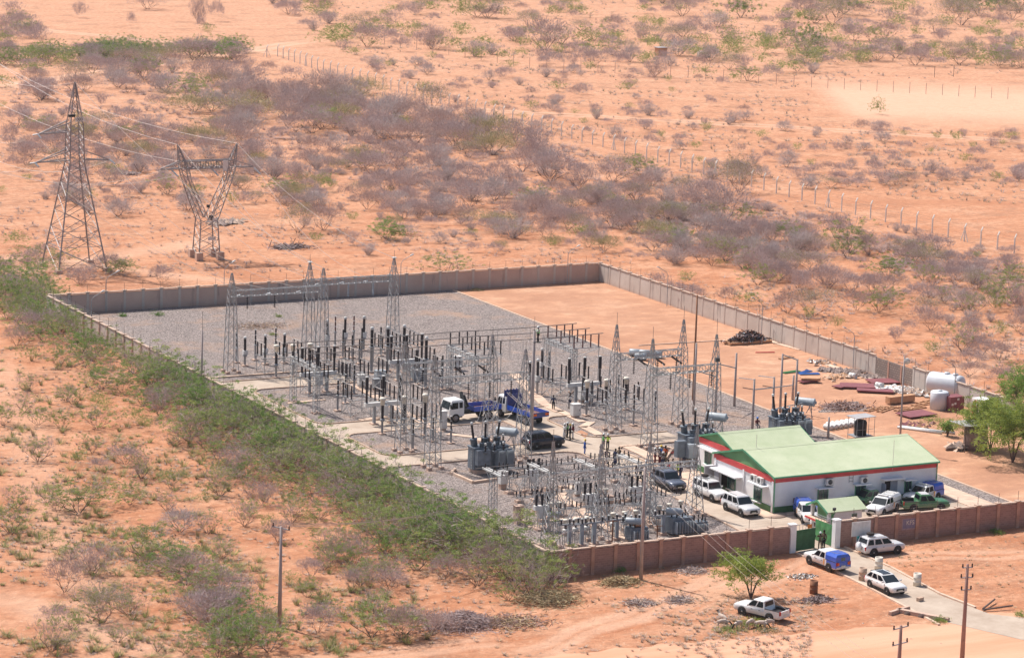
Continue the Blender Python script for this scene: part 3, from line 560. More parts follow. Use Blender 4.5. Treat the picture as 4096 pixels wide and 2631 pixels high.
# ------------------------------------------------------------------ switchyard
def tower_mb(b, w0, w1, h, nb, leg=0.06, br=0.034, top=None, z0=0.0, o=(0, 0), foot=None):
    def cn(z):
        t = (z-z0)/(h-z0); w = w0+(w1-w0)*t; return [Vector((o[0]+sx*w/2, o[1]+sy*w/2, z)) for sx, sy in ((-1, -1), (1, -1), (1, 1), (-1, 1))]
    lv = [z0]; 
    ws = [w0+(w1-w0)*i/nb for i in range(nb)]; tot = sum(ws); z = z0
    for q in ws: z += (h-z0)*q/tot; lv.append(z)
    for za, zb in zip(lv, lv[1:]):
        A, B = cn(za), cn(zb)
        for i in range(4):
            j = (i+1) % 4; b.bar(A[i], B[i], leg, n=4, cap=False)
            b.bar(A[i], B[j], br, n=3, cap=False); b.bar(A[j], B[i], br, n=3, cap=False)
    return lv
def beam_mb(b, p, q, w=0.6, hgt=0.75, step=0.75, ch=0.05, br=0.03):
    p = Vector(p); q = Vector(q); d = q-p; L = d.length; d.normalize(); s = d.cross(Vector((0, 0, 1))).normalized()*(w/2); u = Vector((0, 0, hgt/2))
    k = max(2, int(L/step)); cs = [s-u, -s-u, -s+u, s+u]
    for c in cs: b.bar(p+c, q+c, ch, n=4)
    for i in range(k):
        a = p+d*(L*i/k); e = p+d*(L*(i+1)/k)
        for m in range(4):
            c0, c1 = cs[m], cs[(m+1) % 4]
            b.bar(a+c0, e+c1, br, n=3, cap=False) if i % 2 == 0 else b.bar(a+c1, e+c0, br, n=3, cap=False)
        for m in range(4): b.bar(a+cs[m], a+cs[(m+1) % 4], br, n=3, cap=False)
def insul(b, p, q, r, n=8, sheds=None, m='insulator', core=0.6):
    r *= 1.2; core = 0.72
    b.use(m); p = Vector(p); q = Vector(q); L = (q-p).length; k = sheds or max(4, int(L/0.16)); pr = []
    for i in range(k):
        z = L*i/k; dz = L/k; pr += [(r*core, z), (r, z+dz*0.45), (r*core, z+dz*0.55)]
    pr.append((r*core, L)); b.lathe(p, pr, n, q-p)
def insul_string(parent, p, q, m='insulator', nd=9, r=0.14, name='insulator_string'):
    b = MB(m); p = Vector(p); q = Vector(q); L = (q-p).length; pr = [(0.02, 0)]
    for i in range(nd):
        z = L*(i+0.5)/nd; dz = L/nd; pr += [(0.03, z-dz*0.4), (r, z-dz*0.12), (r, z+dz*0.08), (0.03, z+dz*0.12)]
    pr.append((0.02, L)); b.lathe((0, 0, 0), pr, 8, q-p); return b.build(name, parent, p)
def feet(t, w, off=(0, 0), s=0.5, h=0.35):
    pm = MB('plinth'); pm.box((0, 0, h/2), (s, s, h)); me = pm.mesh('footing')
    for sx, sy in ((-1, -1), (1, -1), (1, 1), (-1, 1)):
        o = D.objects.new('footing', me); COL.objects.link(o); o.parent = t; o.location = (off[0]+sx*w/2, off[1]+sy*w/2, 0)
def col_tower(name, label, x, y, h=12.5, beamh=10.0, w0=1.45, w1=0.82, rod=0.0, cap=False, cat='lattice tower', grp=None):
    t = thing(name, label, cat, (x, y, 0), 0, grp)
    b = MB('steel'); tower_mb(b, w0, w1, beamh+0.4, 9, 0.055, 0.03); tower_mb(b, w1*0.85, 0.14, h, 3, 0.045, 0.027, z0=beamh+0.4); b.build('lattice_frame', t)
    if cap: b = MB('white_metal'); b.box((0, 0, h+0.03), (0.5, 0.5, 0.1)); b.build('cap_plate', t)
    if rod: b = MB('bus_tube'); b.bar((0, 0, h), (0, 0, h+rod), 0.025); b.build('lightning_rod', t)
    feet(t, w0); return t
TW = [('lattice tower nearest the left wall, at the outer end of the long yard', 8.6, 98.8, 0, 1), ('lattice tower where the first beam of the back yard ends beside a twin', 20.8, 98.6, 0, 1),
      ('lattice tower just behind its twin, starting the farther beam', 20.9, 103.0, 1, 0), ('farthest lattice tower alone on the open gravel, right end of its beam', 32.5, 102.8, 1, 0),
      ('lattice tower of the middle gantry standing in the gravel island', 10.0, 52.5, 0.8, 0), ('lattice tower at the concrete road edge beside the left transformer', 9.65, 44.4, 0.8, 0),
      ('lattice tower behind the white lorry cab in the middle gantry', 20.9, 52.7, 1.0, 0), ('lattice tower in front of the blue tipper lorry', 20.6, 44.2, 0.8, 0),
      ('lattice tower left of the right hand gantry next to the walkway slabs', 37.3, 53.6, 1.4, 0), ('lattice tower standing by the road kerb near the crowd of helmets', 36.97, 44.8, 1.4, 0),
      ('lattice tower right end of the far right gantry before the sand', 46.3, 53.8, 1.6, 0), ('lattice tower rising behind the right hand power transformer', 45.3, 44.8, 1.8, 0)]
for i, (lb, x, y, rd, cp) in enumerate(TW): col_tower('lattice_tower', lb, x, y, rod=rd, cap=bool(i in (2, 3)), beamh=10.1 if i < 4 else (9.6 if i < 8 else 8.9))
def beamthing(label, p, q, **k):
    p = Vector(p); q = Vector(q); t = thing('lattice_beam', label, 'lattice beam', p); b = MB('steel'); beam_mb(b, (0, 0, 0), q-p, **k); b.build('truss', t); return t
BZ = 9.9
bms = [beamthing('long lattice beam carried by the two towers nearest the left wall', (8.6, 98.8, BZ), (20.8, 98.6, BZ)),
       beamthing('lattice beam with pale grey insulators ending at the farthest tower', (20.9, 103, BZ), (32.5, 102.8, BZ)),
       beamthing('rear lattice beam of the middle gantry with slanted brown insulators', (10, 52.5, 9.6), (20.9, 52.7, 9.6)),
       beamthing('front lattice beam of the middle gantry above the white lorry', (9.65, 44.4, 9.6), (20.6, 44.2, 9.6)),
       beamthing('rear lattice beam of the right hand gantry against the sand', (37.3, 53.6, 8.7), (46.3, 53.8, 8.7)),
       beamthing('front lattice beam of the right hand gantry carrying a floodlight', (36.97, 44.8, 8.7), (45.3, 44.8, 8.7))]
def strings(bt, L, fr, z, kind, m='insulator', dy=0):
    for f in fr:
        x = L*f
        if kind == 'v': insul_string(bt, (x, dy*0.3, -0.35), (x, dy*0.3, -0.35-z), m)
        else: insul_string(bt, (x, dy*0.3, -0.3), (x+0.25, dy*(0.3+z), -0.3-0.25*z), m, nd=10, r=0.13)
strings(bms[0], 12.2, (0.17, 0.47, 0.8), 1.7, 'v'); strings(bms[0], 12.2, (0.1, 0.43, 0.76), 1.6, 's', 'glass_insulator', 1)
strings(bms[1], 11.6, (0.16, 0.45, 0.75), 1.7, 'v', 'glass_insulator', -1); strings(bms[1], 11.6, (0.12, 0.41, 0.7), 1.5, 's', 'glass_insulator', 1)
strings(bms[2], 10.9, (0.2, 0.58, 0.9), 1.7, 'v'); strings(bms[2], 10.9, (0.28, 0.55, 0.82), 2.0, 's', dy=-1)
strings(bms[3], 10.9, (0.38, 0.62, 0.86), 1.9, 'v'); strings(bms[3], 10.9, (0.2, 0.48, 0.74), 1.7, 's', dy=1)
strings(bms[4], 9.0, (0.27, 0.62, 0.9), 1.8, 'v'); strings(bms[4], 9.0, (0.3, 0.55, 0.8), 2.0, 's', dy=-1)
strings(bms[5], 8.3, (0.3, 0.6, 0.95), 1.8, 'v'); strings(bms[5], 8.3, (0.2, 0.45, 0.7), 1.7, 's', dy=1)
b = MB('grille_dark'); b.box((8.4, -0.2, 0.9), (0.5, 0.3, 0.4)); b.build('floodlight', bms[5])
# bus portals with rows of dark post insulators and long bus tubes
TZ = 7.1
for i, (x, lb) in enumerate(((9.0, 'low lattice portal near the left wall under the ends of the bus tubes'), (29.6, 'low lattice portal in the middle of the yard under the bus tubes'), (43.0, 'low lattice portal at the right end of the bus tubes'))):
    t = thing('bus_portal', lb, 'lattice portal', (x, 77.2, 0))
    b = MB('steel')
    for y in (3.35, -3.35): tower_mb(b, 0.62, 0.62, 5.5, 11, 0.04, 0.022, o=(0, y))
    beam_mb(b, (0, -3.7, 5.25), (0, 3.7, 5.25), 0.62, 0.5, 0.6); b.build('lattice_frame', t)
    feet(t, 0.62, (0, 3.35), 0.3, 0.2); feet(t, 0.62, (0, -3.35), 0.3, 0.2)
    if i:
        b = MB('steel')
        for y in (3.35, 0, -3.35): b.bar((0, y-0.1, 5.55), (3.6, y-0.1, 5.5), 0.06); b.bar((0.3, y, 4.4), (3.4, y, 5.4), 0.04)
        b.bar((3.5, -3.6, 5.5), (3.5, 3.6, 5.5), 0.06)
        for y in (3.3, -3.3): b.bar((3.5, y, 0), (3.5, y, 5.5), 0.05)
        b.build('outrigger', t)
    for y in (3.35, 0, -3.35):
        for k in ((0, 1.2, 2.3, 3.4) if i else (0, -0.9)):
            b = MB('insulator'); insul(b, (k, y, 5.55), (k, y, TZ-0.02), 0.095, m='insulator' if i < 2 else 'red_insulator'); b.build('post_insulator', t)
for y, lb in ((3.35, 'farthest'), (0, 'middle'), (-3.35, 'nearest')):
    b = MB('bus_tube'); 
    for xa, xb in ((7.8, 30.2), (30.6, 47.0)):
        k = 10
        pts = [Vector((xa+(xb-xa)*j/k, 77.2+y, TZ+0.07-0.12*math.sin(math.pi*j/k))) for j in range(k+1)]; b.path(pts, 0.055, 5)
    b.bar((30.2, 77.2+y, TZ+0.07), (30.6, 77.2+y, TZ+0.07), 0.05)
    tag(b.build('bus_tube'), lb+' of three long dark bus tubes crossing the yard above the portals', 'bus tube')
    b = MB('wire')
    for xx in (15, 21.5, 36, 40.5): b.bar((xx, 77.2+y, TZ), (xx-0.5, 77.2+y-0.8, 4.0), 0.02, n=3); b.bar((xx, 77.2+y, TZ), (xx+0.5, 77.2+y+0.6, 4.0), 0.02, n=3)
    tag(b.build('dropper_wire'), 'thin paired wires dropping from the '+lb+' bus tube', 'wire')
# pole mounted apparatus
def app_cvt(h):
    b = MB('pipe_grey'); b.lathe((0, 0, 0), [(0.17, 0), (0.15, 0.1), (0.15, 0.40*h-0.25), (0.32, 0.40*h-0.2), (0.32, 0.40*h-0.08), (0.12, 0.40*h)], 8); p = [('post', b)]
    b = MB('white_metal'); b.box((0, 0, 0.47*h), (0.55, 0.55, 0.13*h)); b.lathe((0, 0, 0.40*h), [(0.30, 0), (0.30, 0.1)], 8); p.append(('tank', b))
    b = MB('insulator'); insul(b, (0, 0, 0.54*h), (0, 0, 0.92*h), 0.17, 10); p.append(('insulator', b))
    b = MB('white_metal'); b.lathe((0, 0, 0.92*h), [(0.12, 0), (0.2, 0.03), (0.2, 0.06*h), (0.1, 0.08*h)], 10); p.append(('cap', b)); return p
def app_ct(h):
    b = MB('pipe_grey'); b.lathe((0, 0, 0), [(0.16, 0), (0.14, 0.1), (0.14, 0.44*h-0.35), (0.28, 0.44*h-0.3), (0.28, 0.44*h-0.1), (0.14, 0.44*h)], 8); p = [('post', b)]
    b = MB('insulator'); insul(b, (0, 0, 0.44*h), (0, 0, 0.79*h), 0.17, 10); p.append(('insulator', b))
    b = MB('cream_cap'); b.lathe((0, 0, 0.79*h), [(0.15, 0), (0.27, 0.05), (0.27, 0.14*h), (0.38, 0.15*h), (0.38, 0.18*h), (0.3, 0.21*h)], 12); p.append(('head', b)); return p
def app_arr(h, m='insulator'):
    b = MB('pipe_grey'); b.lathe((0, 0, 0), [(0.16, 0), (0.13, 0.1), (0.13, 0.46*h), (0.22, 0.48*h), (0.22, 0.50*h), (0.1, 0.51*h)], 8); p = [('post', b)]
    b = MB(m); s = 0.155*h
    for k in range(3): insul(b, (0, 0, 0.51*h+k*s), (0, 0, 0.51*h+k*s+s*0.86), 0.105, m=m); b.use('white_metal'); b.lathe((0, 0, 0.51*h+(k+0.86)*s), [(0.11, 0), (0.11, s*0.14)], 8)
    p.append(('insulator', b)); return p
def app_post(h, thick=False):
    f = 0.58; b = MB('pipe_grey'); r = 0.2 if thick else 0.13; b.lathe((0, 0, 0), [(r*1.1, 0), (r, 0.1), (r, f*h-0.15), (r*1.7, f*h-0.1), (r*1.7, f*h)], 8); p = [('post', b)]
    b = MB('insulator'); insul(b, (0, 0, f*h), (0, 0, (0.94 if thick else 1.0)*h), 0.2 if thick else 0.11, 10); p.append(('insulator', b))
    if thick: b = MB('white_metal'); b.lathe((0, 0, 0.94*h), [(0.2, 0), (0.2, 0.06*h)], 10); p.append(('cap', b))
    return p
def place_app(kind, name, cat, items, grp, base='plinth', fallh=None):
    protos = {}
    for (x, y, ty, lb) in items:
        P = G(x, y); h = HT(x, y, ty) if ty else fallh; hk = round(h, 1)
        if hk not in protos:
            t = thing(name, lb, cat, P, 0, grp)
            for nm, b in kind(hk): b.build(nm, t)
            b = MB('plinth'); b.box((0, 0, 0.08), (0.75, 0.75, 0.25)); b.build('footing', t); protos[hk] = t
        else: dup(protos[hk], P, None, lb)
place_app(app_cvt, 'voltage_transformer', 'voltage transformer', [
    (979, 1465, 1344, 'white boxed voltage transformer on a grey post just right of the first lattice tower'), (1060, 1459, 1338, 'white boxed voltage transformer, middle of the row beside the first tower'),
    (1137, 1454, 1332, 'white boxed voltage transformer, third in the row from the first tower'), (1379, 1404, 1265, 'tall voltage transformer left of a thin red arrester on the open gravel'),
    (1454, 1404, 1262, 'tall voltage transformer right of a thin red arrester on the open gravel'), (1308, 1412, 1278, 'tall voltage transformer right behind the twin lattice towers'),
    (2117, 1566, 1442, 'voltage transformer beside the yard light pole, nearest the lorries'), (2148, 1580, 1434, 'voltage transformer directly behind the yard light pole'), (2166, 1512, 1391, 'voltage transformer farthest back near the yard light pole')], 'voltage transformers')
place_app(app_ct, 'current_transformer', 'current transformer', [
    (1104, 1513, 1380, 'white headed current transformer beside the upper concrete road'), (1171, 1507, 1376, 'white headed current transformer behind the left bus portal'), (1239, 1502, 1372, 'white headed current transformer between the portal and twin towers'),
    (1528, 1738, 1588, 'white headed current transformer alone on the gravel island edge'), (1616, 1734, 1582, 'white headed current transformer hidden behind the island lattice tower'), (1698, 1743, 1575, 'white headed current transformer right of the island lattice tower'),
    (2345, 1664, 1520, 'white headed current transformer right of the small white cabinet'), (2423, 1655, 1514, 'white headed current transformer left of the right gantry tower'), (2501, 1640, 1508, 'white headed current transformer just right of the right gantry tower')], 'current transformers')
place_app(app_arr, 'surge_arrester', 'surge arrester', [
    (1021, 1442, 1313, 'banded surge arrester between the first two white boxed transformers'), (1102, 1434, 1307, 'banded surge arrester between the second and third white boxed transformers'), (945, 1452, 1325, 'banded surge arrester behind the first lattice tower'),
    (1350, 1645, 1515, 'banded surge arrester nearest the kerb right of the left bus portal'), (1381, 1615, 1494, 'banded surge arrester, middle of three in front of the upper road'), (1416, 1579, 1456, 'banded surge arrester by the trench covers, rear of three'),
    (1803, 1775, 1661, 'banded surge arrester on the island left of the lorry wheel'), (1732, 1768, 1662, 'banded surge arrester between the two front gantry towers'), (1651, 1800, 1670, 'banded surge arrester at the foot of the island lattice tower'),
    (2195, 1516, 1399, 'banded surge arrester right of the light pole transformers'), (2533, 1703, 1570, 'banded surge arrester right of the right gantry tower'), (2618, 1695, 1558, 'banded surge arrester standing alone between the two right gantries')], 'surge arresters')
place_app(lambda h: app_arr(h, 'red_insulator'), 'surge_arrester', 'surge arrester', [(1340, 1391, 1261, 'thin red surge arrester, left of two on the open gravel'), (1414, 1388, 1257, 'thin red surge arrester, right of two on the open gravel')], 'red surge arresters')
place_app(lambda h: app_post(h, True), 'support_column', 'insulator column', [
    (1485, 1491, 1309, 'thick white capped insulator column, left of three in the middle bay'), (1549, 1485, 1304, 'thick white capped insulator column, middle of three in the middle bay'), (1614, 1478, 1300, 'thick white capped insulator column, right of three in the middle bay'),
    (1701, 1556, 1346, 'thick insulator column alone behind the middle gantry beam')], 'thick insulator columns')
place_app(app_post, 'support_column', 'insulator column', [
    (1371, 1433, 1317, 'slim insulator column in front of the left tall voltage transformer'), (1446, 1439, 1313, 'slim insulator column in front of the right tall voltage transformer'), (1408, 1433, 1340, 'slim insulator column below the left red arrester'),
    (1437, 1456, 1352, 'slim insulator column lowest of those near the red arresters'), (1522, 1425, 1307, 'slim insulator column behind the three thick capped ones'), (1668, 1540, 1400, 'slim insulator column left of the lone thick column'), (1768, 1560, 1420, 'slim insulator column behind the middle gantry beam end')], 'slim insulator columns')
# three phase disconnectors on lattice tables
def disconnector(label, P, dx=2.45, dy=1.15, hf=2.2, hi=1.55, proto=[None]):
    if proto[0] is not None: return dup(proto[0], P, None, label)
    t = thing('disconnector', label, 'disconnector', P, 0, 'three phase disconnectors'); proto[0] = t
    b = MB('steel')
    for k in range(3):
        x = k*dx; b.bar((x, 0.3, hf-0.05), (x, -2*dy-0.3, hf-0.05), 0.07)
    for y in (0.1, -2*dy-0.1): b.bar((-0.5, y, hf-0.18), (2*dx+0.5, y, hf-0.18), 0.07)
    for x in (-0.1, 2*dx+0.1, dx):
        for y in (0.1, -2*dy-0.1): b.bar((x, y, 0), (x, y, hf-0.15), 0.05)
        b.bar((x, 0.1, 0.1), (x, -2*dy-0.1, hf-0.2), 0.03); b.bar((x, -2*dy-0.1, 0.1), (x, 0.1, hf-0.2), 0.03)
    for y in (0.1, -2*dy-0.1):
        for xa, xb in ((0, dx), (dx, 2*dx)): b.bar((xa, y, 0.2), (xb, y, hf-0.2), 0.03); b.bar((xb, y, 0.2), (xa, y, hf-0.2), 0.03); b.bar((xa, y, hf*0.5), (xb, y, hf*0.5), 0.03)
    b.build('frame', t)
    for k in range(3):
        for j in range(3):
            b = MB('insulator'); insul(b, (0, 0, 0), (0, 0, hi), 0.10); b.build('insulator', t, (k*dx, -j*dy, hf))
        b = MB('wire'); b.bar((k*dx, 0, hf+hi+0.05), (k*dx, -2*dy, hf+hi+0.05), 0.04); b.build('contact_arm', t)
    return t
for (x, y), lb in (((1030, 1415), 'disconnector table between the white boxed transformers and the upper road'), ((1206, 1502), 'disconnector table beside the concrete road under the left bus portal'), ((1373, 1580), 'disconnector table left of the first white beamed breaker'),
                   ((1571, 1674), 'disconnector table behind the island lattice tower across the road'), ((1499, 1379), 'disconnector table farthest back in the middle bay'), ((1560, 1440), 'disconnector table between thick capped columns and middle gantry'),
                   ((1660, 1475), 'disconnector table behind the middle gantry beam near the grey kiosks'), ((1367, 1490), 'disconnector table between the middle bay trench and the slim columns'), ((1235, 1440), 'disconnector table right of the white headed transformers behind the portal'), ((1500, 1600), 'disconnector table beside the first white beamed breaker'), ((2330, 1560), 'disconnector table behind the right bay breaker'), ((2174, 1511), 'disconnector table in front of the right hand bus portal'), ((2390, 1601), 'disconnector table among the right gantry tower and white headed transformers'),
                   ((1950, 1560), 'disconnector table behind the tipper lorry'), ((1130, 1560), 'small disconnector table half on the upper road verge')):
    if (x, y) in ((1950, 1560), (1130, 1560)): continue
    P = G(x, y, 2.2); disconnector(lb, (P[0], P[1], 0))
# live tank breakers with a white cross beam
def breaker(label, px, py, zb, L, proto=[None]):
    P = G(px, py, zb)
    if proto[0] is not None: return dup(proto[0], (P[0], P[1], 0), None, label)
    t = thing('circuit_breaker', label, 'circuit breaker', (P[0], P[1], 0), 0, 'white beamed circuit breakers'); proto[0] = t
    b = MB('white_metal'); b.box((L/2, 0, zb-0.2), (L+0.3, 0.45, 0.42)); b.build('cross_beam', t)
    b = MB('white_metal'); b.box((L/2, -0.35, zb-0.9), (0.8, 0.5, 1.2)); b.build('drive_box', t)
    for x in (L*0.25, L*0.75): b = MB('pipe_grey'); b.box((x, 0, (zb-0.4)/2), (0.3, 0.3, zb-0.4)); b.use('plinth'); b.box((x, 0, 0.1), (0.8, 0.8, 0.2)); b.build('leg', t)
    for x in (0.1, L/2, L-0.1):
        b = MB('insulator'); insul(b, (x, 0, zb), (x, 0, zb+1.5), 0.14); insul(b, (x, 0, zb+1.55), (x, 0, zb+3.0), 0.2); b.use('white_metal'); b.lathe((x, 0, zb+3.0), [(0.19, 0), (0.19, 0.1)], 10); b.build('pole', t)
    return t
breaker('white beamed circuit breaker left of the island lattice tower', 1463, 1612, 2.6, 4.4); breaker('white beamed circuit breaker beside the right hand gantry near two standing men', 2272, 1534, 2.6, 4.4)
breaker('circuit breaker with white boxes inside the left bus portal', 1205, 1498, 2.4, 4.4)
breaker('circuit breaker farthest back beneath the bus tubes', 1560, 1448, 2.4, 4.4)
# kiosks and cabinets
def cabinet(label, x, y, s, m='white_metal', legs=0.35, name='cabinet', rz=0):
    t = thing(name, label, 'cabinet', G(x, y), rz); b = MB(m); b.box((0, 0, legs+s[2]/2), s); b.box((0, 0, legs+s[2]+0.03), (s[0]+0.1, s[1]+0.1, 0.06)); b.build('body', t)
    b = MB(m); b.box((0, -s[1]/2-0.012, legs+s[2]/2), (s[0]*0.85, 0.02, s[2]*0.88)); d = b.build('door', t); b = MB('grille_dark'); b.box((s[0]*0.3, -s[1]/2-0.04, legs+s[2]/2), (0.04, 0.04, 0.2)); b.build('handle', d)
    b = MB('plinth'); b.box((0, 0, legs/2), (s[0]*0.8, s[1]*0.8, legs)); b.build('plinth', t); return t
cabinet('white cabinet with sloping lid on the slab walkway near the tipper lorry', 2301, 1672, (1.0, 0.8, 1.35))
cabinet('tall white cabinet just left of the white lorry', 1772, 1724, (0.7, 0.6, 2.0)); cabinet('white box cabinet by the trench covers left of the breaker', 1444, 1550, (0.8, 0.7, 1.3), 'white_metal', 0.3)
cabinet('large grey kiosk behind the middle gantry beam', 1668, 1518, (1.4, 1.1, 1.3), 'tank_light', 0.1); cabinet('grey kiosk left of the large grey kiosk', 1520, 1520, (1.2, 1.0, 1.1), 'tank_light', 0.1)
cabinet('small grey kiosk at the front of the middle bay', 1504, 1562, (0.8, 0.7, 1.1), 'pipe_grey'); cabinet('pinkish cabinet on legs beside the front disconnector frames', 2072, 2095, (0.85, 0.7, 1.3), 'plinth', 0.6)
cabinet('pale cabinet on legs at the transformer pit corner', 2010, 1955, (0.85, 0.7, 1.3), 'white_metal', 0.6); cabinet('white cabinet behind the middle gantry tower', 1830, 1480, (0.9, 0.7, 1.4)); cabinet('white cabinet with a sloped top among the right bay disconnectors', 2330, 1608, (0.9, 0.8, 1.8))
cabinet('pink control cabinet among the rear front-yard frames', 2433, 2055, (0.8, 0.6, 1.6), 'plinth', 0.3); cabinet('beige control cabinet beside the middle front-yard breaker', 2310, 1985, (0.6, 0.5, 1.2), 'white_metal', 0.3)
# ------------------------------------------------------------------ power transformers
def bushing(t, x, y, z, L, tilt, r=0.13, cap=True, turret=0.9, m='insulator', tr=0.42):
    d = Vector((math.sin(tilt), 0, math.cos(tilt)))
    b = MB('tank_grey'); b.lathe((x, y, z), [(tr, 0), (tr, turret*0.85), (tr*1.12, turret*0.86), (tr*1.12, turret)], 12, d); o = b.build('turret', t)
    p = Vector((x, y, z))+d*turret; b = MB(m); insul(b, p, p+d*L, r, 8, m=m); b.build('bushing', t)
    if cap: b = MB('white_metal'); b.lathe(p+d*L, [(r*1.1, 0), (r*1.2, 0.25), (r*0.5, 0.3)], 8, d); b.build('bushing_cap', t)
def power_transformer(label, P, rz, L=4.6, W=1.7, H=2.6, cons=(4.6, 2.4, 4.5), mir=1, sc=0.9):
    t = thing('power_transformer', label, 'transformer', P, rz)
    b = MB('tank_grey'); b.box((L/2, W/2, 0.55+H/2), (L, W, H)); b.box((L/2, W/2, 0.55+H+0.05), (L+0.25, W+0.25, 0.1))
    for k in range(6): b.box((L*(k+0.5)/6, -0.06, 0.55+H/2), (0.1, 0.14, H*0.95))
    b.box((0.9, -0.4, 0.55+H*0.62), (1.7, 0.9, H*0.7)); b.build('tank', t)
    b = MB('plinth'); b.box((L/2, W/2, 0.28), (L*0.9, W*1.2, 0.5)); b.build('plinth', t)
    b = MB('tank_light')
    for k in (1, 2):
        for s in (0, 1):
            x0 = L*0.34+k*1.15
            for j in range(7): b.box((x0+j*0.13, -0.75+s*(W+1.5), 0.95+H*0.36), (0.05, 1.15, H*0.78))
            b.box((x0+0.39, -0.75+s*(W+1.5), 0.98+H*0.78), (0.95, 0.14, 0.14)); b.box((x0+0.39, -0.75+s*(W+1.5), 0.6), (0.95, 0.14, 0.14))
    b.build('radiator', t)
    for k in range(3): bushing(t, 0.5+k*1.45, W*0.62, 0.65+H, 1.75, (-0.16, 0, 0.16)[k], 0.15, True, 0.95)
    for k in range(4): bushing(t, 1.1+k*0.95, W*0.15, 0.65+H, 0.55, 0, 0.11, True, 0.55, tr=0.27)
    for k in range(3): bushing(t, 1.0+k*1.2, -0.9, 0.1+H, 0.75, 0, 0.12, True, 0.25, tr=0.25)
    cx, cy, cz = cons; b = MB('tank_light'); b.lathe((cx, cy, cz), [(0.0, 0), (0.45, 0.05), (0.52, 0.15), (0.52, 2.4), (0.56, 2.42), (0.56, 2.5), (0.45, 2.62), (0.2, 2.66), (0.2, 2.8)], 16, (0.75*mir, -0.62, -0.04)); b.build('conservator', t)
    b = MB('pipe_grey'); q = Vector((cx, cy, cz)); d = Vector((0.75*mir, -0.62, 0)).normalized()
    for s in (0.5, 2.1):
        a = q+d*s; b.bar((a[0], a[1], cz-0.4), (a[0]-0.7*mir, a[1], 0.65+H-0.2), 0.05); b.bar((a[0], a[1], cz-0.4), (a[0]+0.2, a[1]-0.3, 0.8), 0.06); b.bar((a[0]-0.3, a[1], cz-0.5), (a[0]+0.2, a[1]-0.2, 2.2), 0.04)
    b.path([(0.6, W*0.9, 0.65+H), (0.6, W*0.9, 1.5+H), (L*0.6, W*0.9, 1.75+H), (cx, W, 1.9+H), (cx+0.4*mir, cy-0.3, cz-0.4)], 0.06, 6)
    for k in range(8): b.bar((L*0.15+k*0.5, W*0.5, 0.65+H), (L*0.15+k*0.5, W*0.5+0.1, 0.95+H), 0.09, n=6); b.bar((L*0.2+k*0.5, W*0.1, 0.7+H), (L*0.2+k*0.5+0.3, -0.5, 0.5+H), 0.04)
    b.build('pipework', t)
    b = MB('pipe_grey')
    for s in (-0.2, 0.2): b.bar((-0.12, 0.5+s, 0.5), (-0.12, 0.5+s, 0.5+H), 0.03)
    for k in range(7): b.bar((-0.12, 0.3, 0.7+k*0.35), (-0.12, 0.7, 0.7+k*0.35), 0.025)
    b.build('ladder', t); t.scale = (sc, sc, sc); return t
P1_ = G(1892, 1900)
power_transformer('blue grey power transformer in a kerbed pit beside the dark car', (P1_[0]+0.2, P1_[1]+0.2, 0), 0.0, cons=(4.9, 4.0, 4.2))
P2_ = G(2790, 1870)
tr2 = power_transformer('dark grey power transformer directly behind the white building, nearest the crowd', (P2_[0]-0.3, P2_[1]+2.2, 0), 0.0, L=4.6, W=2.0, H=2.9, cons=(4.9, 3.6, 4.9))
b = MB('tank_grey'); b.box((-1.1, -0.6, 2.1), (1.3, 0.8, 2.0)); b.use('tank_light'); b.box((0.1, -1.3, 1.9), (1.2, 0.8, 1.7)); b.use('pipe_grey'); b.bar((-1.1, -0.6, 0), (-1.1, -0.6, 1.2), 0.08); b.bar((0.1, -1.3, 0), (0.1, -1.3, 1.1), 0.12); b.build('control_box', tr2)
P3_ = G(3120, 1775)
power_transformer('grey power transformer farther right behind the green roofs', (P3_[0], P3_[1]+1.0, 0), 0.0, L=4.4, W=1.8, H=2.4, cons=(5.0, 3.6, 4.3))
# ------------------------------------------------------------------ front 33 kV yard
T33 = [(G(*p), p) for p in ((2200, 2190), (2393, 2168), (2588, 2118), (2775, 2060))]; B33 = [HT(*T33[k][1], ty) for k, ty in enumerate((1905, 1887, 1867, 1851))]; H33 = [HT(*T33[k][1], ty) for k, ty in enumerate((1765, 1775, 1766, 1705))]
for x, y, ph, h, lb, rd in ((5.9, 10.4, 0, 10.3, 'tall slender lattice tower in the near left corner of the compound', 1.2), (11.3, 10.6, 0, 9.6, 'second lattice tower from the near left corner in the front yard', 1.2), (18.9, 16.2, 0, 9.6, 'lattice tower in the front yard beside the blue grey car', 1.2), (25.7, 16.4, 0, 9.5, 'lattice tower at the kerb next to the white roof-rack car', 1.0)):
    k = ('tall slender' in lb, 'second lattice' in lb, 'blue grey car' in lb, True).index(True); x, y = T33[k][0][0], T33[k][0][1]; col_tower('lattice_tower', lb, x, y, h=H33[k], beamh=B33[k], w0=1.5, w1=0.6, rod=rd)
beamthing('lattice beam joining the two front yard towers nearest the corner', (*T33[0][0][:2], B33[0]), (*T33[1][0][:2], B33[1]), w=0.5, hgt=0.5)
beamthing('lattice beam crossing the front yard between its middle towers', (*T33[1][0][:2], B33[1]), (*T33[2][0][:2], B33[2]), w=0.5, hgt=0.5)
beamthing('lattice beam ending at the kerbside tower next to the road', (*T33[2][0][:2], B33[2]), (*T33[3][0][:2], B33[3]), w=0.5, hgt=0.5)
